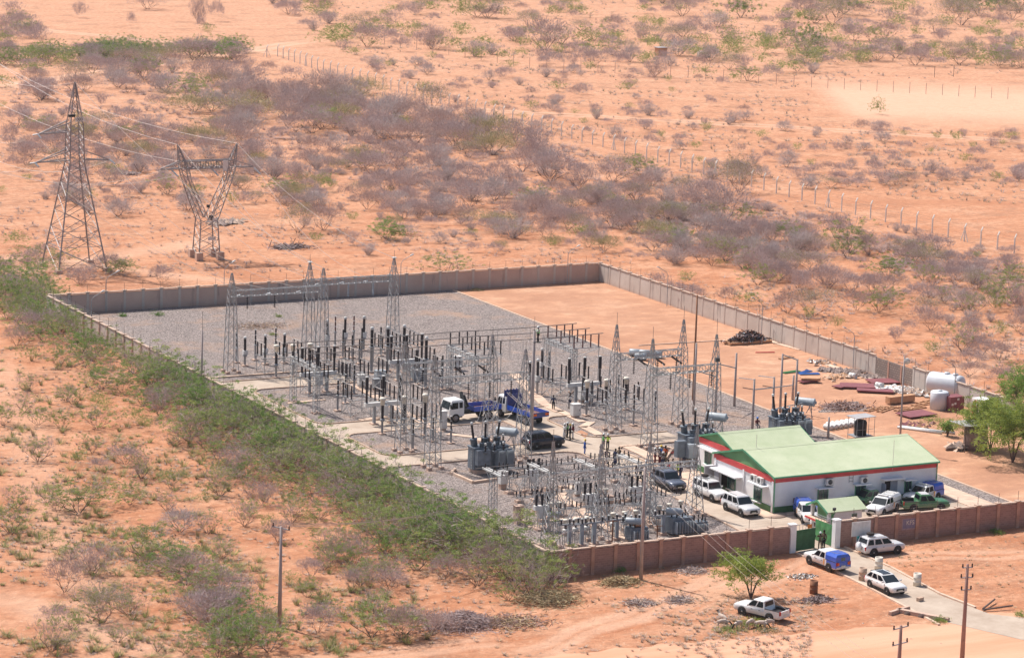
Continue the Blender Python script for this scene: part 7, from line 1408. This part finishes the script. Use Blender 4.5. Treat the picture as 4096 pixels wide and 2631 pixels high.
# dry tufts and litter on the open ground: uncountable
def near_any(x, y): return -1 < x < 86 and -0.5 < y < 143.5
def ground_stuff(name, n, poly, mats, gen, kind='stuff', keep=None):
    out = []; xs = [q[0] for q in poly]; ys = [q[1] for q in poly]; k = 0
    while k < n:
        u = R_.uniform(min(xs), max(xs)); v = R_.uniform(min(ys), max(ys))
        if not inpoly(u, v, poly): continue
        g_ = G(u*S, v*S)
        if mnoise.noise(Vector((g_[0]*0.045, g_[1]*0.045, 3)))+0.6*mnoise.noise(Vector((g_[0]*0.2, g_[1]*0.2, 7))) < R_.uniform(-0.35, 0.55): continue
        k += 1
        if near_any(g_[0], g_[1]) or g_[1] < -32 and g_[0] > -10 or (24 < g_[0] < 33 and g_[1] < 0): continue
        out.append(gen(g_))
    T = np.concatenate(out); me = soup(name, T, mats, rng.integers(0, len(mats), len(T))); o = D.objects.new(name, me); COL.objects.link(o); tag(o, None, None, None, kind); return o
def tuftgen(rs, hs, k):
    def f(g_):
        r = rs*R_.uniform(0.4, 1.5); h = hs*R_.uniform(0.5, 1.6); a = rng.uniform(0, 6.28, k); c = np.array([g_[0], g_[1], 0])+np.stack([np.cos(a)*r*0.4, np.sin(a)*r*0.4, np.zeros(k)], 1)*rng.uniform(0, 1, (k, 1)); tip = c+np.stack([np.cos(a)*r, np.sin(a)*r, np.full(k, h)], 1)*rng.uniform(0.4, 1, (k, 1)); s = unit(np.cross(tip-c, np.array([0, 0, 1.])))*0.02*rng.uniform(0.5, 1.6, (k, 1))
        return np.stack([c-s, c+s, tip], 1)
    return f
ALL = [(0, 0), (2398, 0), (2398, 1540), (0, 1540)]
ground_stuff('dry_grass', 4200, [(0, 150), (900, 180), (1900, 480), (2398, 600), (2398, 1000), (1400, 620), (0, 660)], ['twig_grey', 'dry_grass', 'twig_brown', 'twig_pale'], tuftgen(0.8, 0.5, 26))
ground_stuff('low_scrub', 1500, [(60, 190), (540, 170), (1000, 260), (1400, 360), (1900, 500), (2398, 620), (2398, 740), (1900, 640), (1500, 560), (900, 430), (300, 400), (0, 280)], ['twig_grey', 'twig_brown', 'twig_grey'], tuftgen(1.5, 0.9, 60))
ground_stuff('dry_grass', 2600, [(700, 0), (2398, 0), (2398, 170), (1900, 200), (1900, 290), (2398, 320), (2398, 480), (1500, 430), (850, 160)], ['twig_grey', 'leaf_olive', 'twig_brown', 'twig_pale'], tuftgen(0.9, 0.7, 26))
ground_stuff('dry_grass', 2600, [(0, 740), (300, 850), (900, 1180), (1300, 1400), (1900, 1400), (1900, 1540), (0, 1540)], ['dry_grass', 'twig_brown', 'twig_pale', 'dry_grass'], tuftgen(0.45, 0.25, 26))
ground_stuff('dry_grass', 500, [(0, 760), (560, 1080), (1000, 1400), (1000, 1540), (0, 1540)], ['leaf_olive', 'leaf_green', 'dry_grass'], tuftgen(0.9, 0.7, 60))
ground_stuff('dry_grass', 300, [(1350, 1340), (2398, 1230), (2398, 1420), (1700, 1480), (1300, 1480)], ['dry_grass', 'twig_brown', 'leaf_olive'], tuftgen(0.3, 0.15, 18))
def rockgen(s):
    def f(g_):
        a = s*R_.uniform(0.3, 1.4); c = np.array([g_[0], g_[1], a*0.25]); th = R_.uniform(0, 6.28); rt = np.array([[math.cos(th), -math.sin(th), 0], [math.sin(th), math.cos(th), 0], [0, 0, 1]]); P = [c+rt@(np.array(q)*a) for q in ((-.8, -.4, -.3), (.6, -.6, -.3), (.9, .4, -.3), (-.5, .6, -.3), (R_.uniform(-.3, .3), R_.uniform(-.2, .2), .2))]
        return np.array([[P[0], P[1], P[4]], [P[1], P[2], P[4]], [P[2], P[3], P[4]], [P[3], P[0], P[4]]])
    return f
ground_stuff('loose_stones', 1500, ALL, ['stone', 'kerbstone'], rockgen(0.14)); ground_stuff('loose_stones', 1100, [(0, 900), (1300, 1380), (2398, 1230), (2398, 1440), (900, 1540), (0, 1540)], ['kerbstone', 'dry_grass', 'stone'], rockgen(0.08))
def gravgen(g_): return rockgen(0.2)(g_)
# straw and brush heaps
def heap(name, label, P, rx, ry, h, mats, n, L=0.5, wd=0.03, cat='heap', rz=0):
    c = rng.normal(0, 0.45, (n, 2)); z = np.clip(1-(c**2).sum(1), 0.05, 1)*h*rng.uniform(0.1, 1, n); c3 = np.stack([c[:, 0]*rx, c[:, 1]*ry, z], 1); d = unit(rng.normal(0, 1, (n, 3))*np.array([1, 1, 0.3]))*L*rng.uniform(0.3, 1, (n, 1)); s = unit(np.cross(d, rng.normal(0, 1, (n, 3))))*wd
    q = np.stack([c3-d-s, c3-d+s, c3+d+s, c3+d-s], 1); me = soup(name, q, mats, rng.integers(0, len(mats), n)); o = D.objects.new(name, me); COL.objects.link(o); o.location = P; o.rotation_euler = (0, 0, rz); return tag(o, label, cat)
heap('straw_heap', 'pale straw heap beside the weed at the brick wall', G(2480, 2330), 2.2, 1.6, 0.6, ['dry_grass', 'twig_tan'], 900); heap('straw_heap', 'wide straw drift at the right edge of the acacia thicket', G(2190, 2400), 3.4, 2.8, 0.9, ['dry_grass', 'twig_tan'], 1600); heap('straw_heap', 'low straw drift on the red sand below the thicket', G(2040, 2490), 4, 3, 0.35, ['dry_grass', 'twig_brown'], 900)
for a in [('flat brush pile left of the small tree', 2770, 2285), ('brush pile at the end of the pole shadow', 2715, 2400), ('wide low brush pile in front of the pole shadow', 2560, 2412)]: heap('brush_pile', a[0], G(*a[1:]), 1.7, 1.5, 0.25, ['kerbstone', 'twig_brown', 'twig_pale'], 420)
heap('brush_pile', 'dark brush round the rusty drum', G(3265, 2400), 2.0, 1.2, 0.2, ['twig_grey', 'bark'], 500); heap('brush_pile', 'brown branch pile on the small gravel pad', G(3375, 1630), 3.2, 2.2, 0.5, ['twig_brown', 'pole_rust', 'twig_grey'], 900, 0.8, 0.04); heap('brush_pile', 'dead branch heap at the corner of the thicket', G(1840, 2500), 3.6, 2.4, 1.2, ['twig_grey', 'twig_brown', 'twig_grey'], 1800, 0.8, 0.025)
heap('rubble_heap', 'pale rubble heap on the sand left of the access road', G(3205, 2306), 1.5, 1.0, 0.2, ['white_metal', 'kerbstone'], 260, 0.15, 0.1)
heap('dry_patch', 'brown patch of dead weeds on the gravel right of the first tower', G(1040, 1305), 5, 3.5, 0.12, ['twig_brown', 'kerbstone', 'dry_grass'], 900, 0.3, 0.03); heap('dry_patch', 'low straw patch at the back of the sand yard', G(1905, 1162), 1.2, 0.8, 0.35, ['dry_grass', 'leaf_olive'], 300, 0.3, 0.02)
# ------------------------------------------------------------------ far fences
fp = MB('fence_post'); fp.bar((0, 0, 0), (0, 0, 2.4), 0.12, n=4); fp.bar((0, 0, 2.38), (0.5, 0.14, 2.95), 0.12, n=4); fpm = fp.mesh('post'); fb = MB('fence_post'); fb.bar((0, 0.9, 0), (0, 0, 2.1), 0.07, n=4); fb.bar((0, -0.9, 0), (0, 0, 2.1), 0.07, n=4); fbm = fb.mesh('brace')
def run_fence(label, pts, step, an):
    P0 = G(pts[0][0]*S, pts[0][1]*S); t = thing('cranked_post_fence', label, 'fence', P0); L = [G(a*S, c*S) for a, c in pts]; seg = 0; carry = 0; k = 0
    for a, c in zip(L, L[1:]):
        d = c-a; n_ = d.length; x = carry
        while x < n_:
            q = a+d*(x/n_); o = D.objects.new('post', fpm); COL.objects.link(o); o.parent = t; o.location = q-P0; o.rotation_euler = (0, 0, an); o.scale = (1, 1, R_.uniform(0.95, 1.04))
            if k % 9 == 5: o = D.objects.new('brace', fbm); COL.objects.link(o); o.parent = t; o.location = q-P0; o.rotation_euler = (0, 0, math.atan2(d[1], d[0])+math.pi/2)
            k += 1; x += step
        carry = x-n_
    b = MB('wire_mesh')
    for z in (0.3, 1.2, 2.1, 2.6): b.path([q-P0+Vector((0, 0, z)) for q in L], 0.012, 3)
    b.build('fence_wire', t); return t
run_fence('fence of cranked white concrete posts along the dark green hedge, left run', [(-20, 134), (300, 131), (640, 134), (660, 133)], 13.2, 0.2)
run_fence('long fence of cranked white concrete posts running diagonally down to the right', [(650, 133), (760, 170), (960, 225), (1240, 300), (1600, 395), (1990, 500), (2420, 605)], 4.2, 0.2)
tp = MB('twig_brown'); tp.bar((0, 0, 0), (0, 0, 2.6), 0.06, n=4); tpm = tp.mesh('post')
def thin_fence(label, pts, step):
    P0 = G(pts[0][0]*S, pts[0][1]*S); t = thing('wire_fence', label, 'fence', P0)
    for (a0, c0), (a1, c1) in zip(pts, pts[1:]):
        n_ = int(math.hypot(a1-a0, c1-c0)/step)
        for k in range(n_): q = G((a0+(a1-a0)*k/n_)*S, (c0+(c1-c0)*k/n_)*S); o = D.objects.new('post', tpm); COL.objects.link(o); o.parent = t; o.location = q-P0
    return t
thin_fence('distant wire fence of thin posts left of the wooden shed', [(900, 105), (1240, 160), (1480, 175)], 38); thin_fence('distant wire fence of thin posts behind the bare sand field', [(1570, 180), (1900, 205), (2398, 235)], 38)
# ------------------------------------------------------------------ yard clutter
def slabp(name, label, px, py, s, rz, m, cat, z=0.12):
    b = MB(m); b.box((0, 0, s[2]/2), s); o = b.build(name, None, G(px, py)+Vector((0, 0, z))); o.rotation_euler = (0, 0, rz); return tag(o, label, cat)
mat('maroon_sheet', (0.27, 0.09, 0.10), 0.6, c2=(0.21, 0.07, 0.08), scale=1); mat('timber', (0.58, 0.34, 0.20), 0.8, c2=(0.46, 0.25, 0.14), scale=2); mat('tank_white', (0.66, 0.68, 0.72), 0.35, c2=(0.58, 0.60, 0.64), scale=0.8, spec=0.5); mat('tank_black', (0.03, 0.035, 0.04), 0.5); mat('tarp_blue', (0.05, 0.15, 0.45), 0.6); mat('door_orange', (0.60, 0.12, 0.03), 0.6, c2=(0.45, 0.09, 0.03), scale=2)
for a in [('maroon steel sheet lying left of the others on the sand', 3235, 1530, (2.8, 1.2, 0.12), 0.1), ('long maroon steel sheet under a crossing one', 3375, 1549, (3.2, 1.4, 0.12), 0.35), ('maroon steel sheet lying across the middle', 3430, 1550, (4.2, 2.6, 0.14), -0.5), ('maroon steel sheet pointing to the rubble', 3500, 1570, (4.5, 1.5, 0.16), -0.6), ('maroon steel sheet nearest the bare stone wall', 3530, 1532, (3.6, 2.6, 0.14), -0.2), ('large maroon steel sheet in front of the timber frames', 3665, 1662, (4.2, 2.8, 0.1), 0.1), ('small maroon sheet by the white sacks', 3560, 1567, (1.8, 0.8, 0.1), 0)]:
    slabp('steel_sheet', a[0], a[1], a[2], a[3], a[4], 'maroon_sheet', 'sheet', 0.2)
crate = slabp('timber_crate', 'long closed timber crate on the timber frames', 3600, 1612, (4.0, 0.8, 0.8), 0.1, 'timber', 'crate', 0.15)
for i, (x, y, L, rz) in enumerate(((3500, 1638, 3.6, 0.35), (3545, 1640, 3.8, 0.5), (3640, 1638, 4.8, 0.15), (3590, 1632, 4.2, -0.5), (3690, 1620, 3.4, 0.2), (3700, 1610, 3.0, 0.3))):
    b = MB('timber'); b.box((0, 0.3, 0.08), (L, 0.14, 0.14)); b.box((0, -0.3, 0.08), (L, 0.14, 0.14)); [b.box((L*(k-1)/2.2, 0, 0.18), (0.14, 0.8, 0.08)) for k in range(3)]; o = b.build('timber_pallet', None, G(x, y)); o.rotation_euler = (0, 0, rz); tag(o, ('leftmost', 'second from left', 'central', 'crossing', 'fifth', 'rightmost')[i]+' loose timber frame on the sand left of the white tanks', 'timber')
t = thing('water_tank', 'long white cylindrical tank lying on its side by the right wall', 'tank', G(3712, 1588), 0)
b = MB('tank_white'); b.lathe((0, 0, 2.0), [(0.0, 0), (0.9, 0.05), (1.25, 0.25), (1.3, 0.45), (1.3, 4.2), (1.25, 4.4), (0.9, 4.6), (0, 4.65)], 28, (0.45, -0.89, 0)); b.build('shell', t); b = MB('tank_white'); b.lathe((1.1, -2.2, 3.25), [(0.35, 0), (0.35, 0.2)], 14); b.lathe((1.6, -3.2, 3.25), [(0.35, 0), (0.35, 0.2)], 14); b.build('hatch', t); b = MB('dark_plastic')
for k in (1.0, 3.6): b.box((0.45*k, -0.89*k, 0.35), (1.2, 0.3, 0.7), 1.1)
b.build('cradle', t)
t = thing('water_tank', 'upright round white tank standing in front of the lying one', 'tank', G(3755, 1636), 0); b = MB('tank_white'); b.lathe((0, 0, 0), [(1.1, 0), (1.1, 2.1), (1.0, 2.2), (0.4, 2.25), (0, 2.25)], 28); b.build('shell', t); b = MB('tank_white'); b.lathe((0, 0, 2.25), [(0.3, 0), (0.3, 0.12)], 14); b.build('hatch', t)
t = thing('container_box', 'low maroon box with white panels beside the upright tank', 'box', G(3812, 1640), 0); b = MB('maroon_sheet'); b.box((0, 0, 0.9), (2.0, 1.6, 1.8)); b.build('shell', t)
for x, z in ((-0.7, 0.9), (-0.3, 1.0), (0.1, 1.5)): b = MB('white_metal'); b.box((x, -0.82, z), (0.28, 0.04, 0.26)); b.build('panel', t)
t = thing('latrine', 'small stone latrine with an orange door and white top', 'hut', G(3925, 1672), 0); b = MB('stone_wall'); b.box((0, 0, 0.85), (1.7, 1.7, 1.7)); b.use('white_wall'); b.box((0, 0, 2.05), (1.74, 1.74, 0.7)); b.build('wall', t); b = MB('door_orange'); b.box((-1.5, -0.5, 1.2), (0.9, 0.08, 2.3), 0.5); b.build('door', t); b = MB('white_wall'); b.box((-0.95, -0.6, 1.25), (0.2, 0.2, 2.5)); b.build('door_post', t)
t = thing('block_hut', 'dark block hut with a tilted tin roof under the tree', 'hut', G(3900, 1795), 0); b = MB('stone'); b.lathe((0, 0, 0), [(1.4, 0), (1.35, 2.7)], 16); b.build('wall', t); b = MB(mat('tin', (0.50, 0.48, 0.48), 0.5, 0.3)); b.loft([[(-2.6, -1.6, 3.1), (2.0, -1.6, 2.9), (2.0, 1.6, 2.9), (-2.6, 1.6, 3.1)], [(-2.6, -1.6, 3.16), (2.0, -1.6, 2.96), (2.0, 1.6, 2.96), (-2.6, 1.6, 3.16)]], sm=False); b.build('roof', t); b = MB('bark'); b.bar((-2.3, -1.2, 0), (-2.3, -1.2, 3.05), 0.05); b.build('post', t)
t = thing('tank_stand', 'black water tank on a steel stand under a tin sheet', 'tank stand', G(3440, 1755), 0); b = MB('tank_black'); b.lathe((0, 0, 0.5), [(0.7, 0), (0.72, 1.5), (0.6, 1.7), (0.3, 1.8)], 20); b.build('tank', t); b = MB('tin'); b.box((0, 0, 2.7), (2.9, 2.0, 0.05), 0.1); b.build('roof', t); b = MB('pipe_grey')
for x in (-1.1, -0.3, 0.5, 1.3):
    for y in (-0.9, 0.9): b.bar((x, y, 0), (x, y, 2.7), 0.03)
b.box((0, 0, 0.45), (2.4, 1.8, 0.08)); b.bar((-1.1, -0.9, 1.3), (1.3, -0.9, 1.3), 0.025); b.build('stand', t)
for i in range(12):
    x, y = 3312+(i % 6)*19+(i//6)*9, 1718-(i % 6)*3-(i//6)*8; b = MB('white_metal'); b.lathe((0, 0, 0.32), [(0.3, -0.55), (0.32, -0.5), (0.32, 0.5), (0.3, 0.55)], 14, (0.3, -0.95, 0)); tag(b.build('steel_drum', None, G(x, y)), ('front' if i < 6 else 'rear')+' row drum, '+ORD[i % 6].strip()+(' ' if i % 6 else '')+'from the left, lying white drums beside the black tank', 'drum', 'white drums lying in two rows')
for x, y, m, lb, up in ((3398, 1510, 'white_metal', 'white drum lying behind the maroon sheets', 0), (3504, 1548, 'white_metal', 'rusty white drum lying on the maroon sheets', 0), (3514, 2277, 'cream_cap', 'white concrete drum at the far kerb behind the blue canopy pickup', 1), (3450, 2320, 'kerbstone', 'concrete drum with a rusty rim in front of the crossover', 1), (3668, 2342, 'cream_cap', 'white concrete drum right of the white crossover', 1), (3254, 2372, 'pole_rust', 'dark rusty burning drum on the red sand', 1)):
    b = MB(m); pr = [(0.34, 0), (0.34, 0.33), (0.352, 0.34), (0.34, 0.35), (0.34, 0.67), (0.352, 0.68), (0.34, 0.69), (0.34, 1.0), (0.31, 1.0), (0.3, 0.9)]
    if up: b.lathe((0, 0, 0), [(r*1.15, z*1.25) for r, z in pr], 16)
    else: b.lathe((0, 0, 0.34), pr, 16, (0.4, -0.9, 0))
    tag(b.build('drum', None, G(x, y)), lb, 'drum')
b = MB('white_metal'); [b.bar((k*0.35, 0, 0.15), (k*0.35+5.5*0.55, -5.5*0.83, 0.15), 0.15, n=10, sm=True) for k in (0,)]; tag(b.build('concrete_pipe', None, G(3590, 1712)), 'long white concrete pole lying on the sand, left of two', 'pole'); b = MB('white_metal'); b.bar((0, 0, 0.15), (6.6*0.6, -6.6*0.8, 0.15), 0.16, n=10, sm=True); tag(b.build('concrete_pipe', None, G(3602, 1710)), 'long white concrete pole lying on the sand, right of two', 'pole')
# stacked scrap on the pallet, rocks, rubble, pipes
t = thing('scrap_pallet', 'long pallet heaped with scrap metal beside the right wall', 'scrap pile', G(2990, 1372), 0.0); b = MB('timber'); b.box((0, 0, 0.25), (6.4, 2.0, 0.3)); b.build('pallet', t)
hp = heap('scrap', 'x', (0, 0, 0.4), 2.9, 0.9, 1.3, ['twig_grey', 'pole_rust', 'stone', 'pipe_grey', 'bark'], 700, 0.5, 0.09); hp.parent = t; del hp['label'], hp['category']; hp['kind'] = 'stuff'
def rocks(name, label, pts, n, s, mats=('stone',)):
    out = []
    L = [G(*p) for p in pts]
    for _ in range(n):
        k = R_.randrange(len(L)-1) if len(L) > 1 else 0; q = L[k].lerp(L[min(k+1, len(L)-1)], R_.random())+Vector((R_.gauss(0, 0.8), R_.gauss(0, 0.6), R_.uniform(0, s*0.6))); out.append(rockgen(s)(q)+np.array([0, 0, q[2]]))
    T = np.concatenate(out); me = soup(name, T, list(mats), rng.integers(0, len(mats), len(T))); o = D.objects.new(name, me); COL.objects.link(o); tag(o, label, 'rubble', None, 'stuff'); return o
rocks('rubble', None, [(3300, 1478), (3370, 1490), (3440, 1492)], 170, 0.42); rocks('rubble', None, [(3450, 1505), (3530, 1515)], 90, 0.4); rocks('rubble', None, [(3590, 1560), (3680, 1578)], 160, 0.5, ('stone', 'kerbstone', 'white_metal')); rocks('rubble', None, [(3545, 1555), (3600, 1565)], 60, 0.5, ('white_metal',)); rocks('rubble', None, [(3260, 1440), (3310, 1462)], 70, 0.35, ('tin', 'stone', 'timber', 'kerbstone')); rocks('rubble', None, [(3820, 1800), (3870, 1790)], 40, 0.8, ('stone', 'kerbstone')); rocks('rubble', None, [(3340, 1515), (3370, 1505)], 60, 0.4, ('kerbstone', 'timber'))
rocks('rubble', None, [(860, 900), (940, 890)], 120, 0.7, ('stone', 'kerbstone')); rocks('rubble', None, [(3640, 1700), (3680, 1705)], 60, 0.5, ('timber', 'maroon_sheet')); rocks('rubble', None, [(480, 690), (520, 700)], 60, 0.6, ('stone',))
slabp('steel_sheet', 'timber and maroon boards heap right of the green frame', 3240, 1530, (2.4, 1.0, 0.25), -0.4, 'timber', 'boards', 0.4)
for i, (x, y, rz, m, lb) in enumerate(((3225, 1492, 0.4, 'tarp_blue', 'blue pipe bundle on the sand behind the goalpost'), (3240, 1500, -0.3, 'tarp_blue', 'blue pipe crossing the blue bundle'), (3170, 1492, 0.1, 'gate_lit', 'green painted crate by the goalpost'), (3060, 1412, -0.25, 'band_red', 'red beam lying below the scrap pallet'), (3150, 1435, 0.3, 'timber', 'timber plank pile behind the goalpost'))):
    b = MB(m); [b.bar((-1.3, k*0.14, 0.12), (1.3, k*0.14+0.1*k, 0.12), 0.07, n=6) for k in range(4 if i != 3 else 1)]; o = b.build('pipe_bundle' if i != 2 else 'crate', None, G(x, y)); o.rotation_euler = (0, 0, rz); tag(o, lb, 'pipes')
for i, (x, y) in enumerate(((2540, 1425), (2562, 1440), (2625, 1432), (2580, 1428))):
    b = MB('tank_light'); b.lathe((0, 0, 0.5), [(0.42, -0.75), (0.48, -0.7), (0.48, 0.7), (0.42, 0.75)], 16, (0.8, -0.6, 0)); tag(b.build('cable_drum', None, G(x, y)), ('grey drum lying leftmost at the gravel edge behind the right gantry', 'grey drum lying second at the gravel edge behind the right gantry', 'grey drum lying alone to the right behind the right gantry', 'grey drum half behind the two grey ones')[i], 'drum')
t = thing('garden_shed', 'small dark wooden shed beyond the scrub near the distant fence', 'shed', G(1547*S, 131*S), 0); b = MB('timber'); b.box((0, 0, 1.0), (2.4, 2, 2.0)); b.build('wall', t); b = MB('tin'); b.box((0, 0, 2.1), (2.8, 2.4, 0.12)); b.build('roof', t)
t = thing('garden_shed', 'low pale roofless block shed right of the wooden shed', 'shed', G(1648*S, 134*S), 0); b = MB('cream_cap'); b.box((0, 0, 0.7), (2.8, 2, 1.4)); b.build('wall', t); b = MB('white_wall'); [b.box((x, 0, 1.0), (0.25, 0.25, 2.1)) for x in (-1.4, 0.1, 1.3)]; b.build('corner_post', t)
t = thing('garden_shed', 'tiny red hut beyond the bare sand field', 'shed', G(2105*S, 118*S), 0); b = MB('maroon_sheet'); b.box((0, 0, 0.8), (1.4, 1.2, 1.6)); b.build('wall', t); b = MB('bark'); b.box((0, 0, 1.7), (1.7, 1.5, 0.1)); b.build('roof', t)
for x, y, lb in ((2188, 182, 'left thin upright post on the bare sand field'), (2233, 180, 'right thin upright post on the bare sand field')):
    b = MB('bark'); b.bar((0, 0, 0), (0, 0, 2.8), 0.06, n=6); tag(b.build('goal_post', None, G(x*S, y*S)), lb, 'post')
# insulator reels by the transformer, cable coil behind the wall, planks
b = MB('white_metal'); [b.lathe((k*0.28, 0, 0.3), [(0.12, -0.3), (0.12, 0.3)], 8, (0, -1, 0.3)) for k in range(5)]; tag(b.build('white_rolls', None, G(2105, 1745)), 'row of white rolls between the conservator and the dark car', 'rolls')
o = heap('cable_coil', 'dark coils of cable lying on the sand before the back wall', G(1160, 990), 3.5, 2.2, 0.3, ['bark', 'twig_grey'], 260, 1.6, 0.05)
b = MB('paint_orange'); b.bar((0, 0, 0.1), (3.5, -2.5, 0.1), 0.08); tag(b.build('timber_beam', None, G(2680, 1805)), 'yellow beam lying before the dark power transformer', 'beam'); b = MB('band_red'); b.bar((0, 0, 0.15), (1.6, -0.5, 0.15), 0.09); b.bar((0.1, -0.6, 0.15), (1.6, -1.0, 0.15), 0.09); tag(b.build('red_jack', None, G(2682, 1815)), 'pair of red jacks on the gravel beside the crowd', 'jacks')
b = MB('kerbstone'); b.box((0, 0, 0.2), (0.7, 0.35, 0.35), 0.3); tag(b.build('concrete_block', None, G(3680, 2403)), 'loose block on the access road behind the culvert', 'block')
for i, (x, y, rz) in enumerate(((3955, 2425, 0.6), (3990, 2440, -0.1))): b = MB('bark'); b.bar((-1.6, 0, 0.2), (1.6, 0, 0.35), 0.09, n=6); o = b.build('log', None, G(x, y)); o.rotation_euler = (0, 0, rz); tag(o, ('left fallen log in the ditch beside the access road', 'right fallen log in the ditch beside the access road')[i], 'log')

# ------------------------------------------------------------------ the air
hz = D.materials.new('haze_air'); hz.use_nodes = True; h_ = hz.node_tree; h_.nodes.remove(h_.nodes['Principled BSDF']); pv = h_.nodes.new('ShaderNodeVolumePrincipled'); pv.inputs['Color'].default_value = (0.93, 0.95, 1.0, 1); pv.inputs['Density'].default_value = 0.00006; pv.inputs['Anisotropy'].default_value = 0.3
h_.links.new(pv.outputs[0], h_.nodes['Material Output'].inputs['Volume']); MAT['haze_air'] = hz
b = MB('haze_air'); b.box((500, 900, 44.5), (4200, 3500, 91)); o = b.build('haze'); o['kind'] = 'stuff'
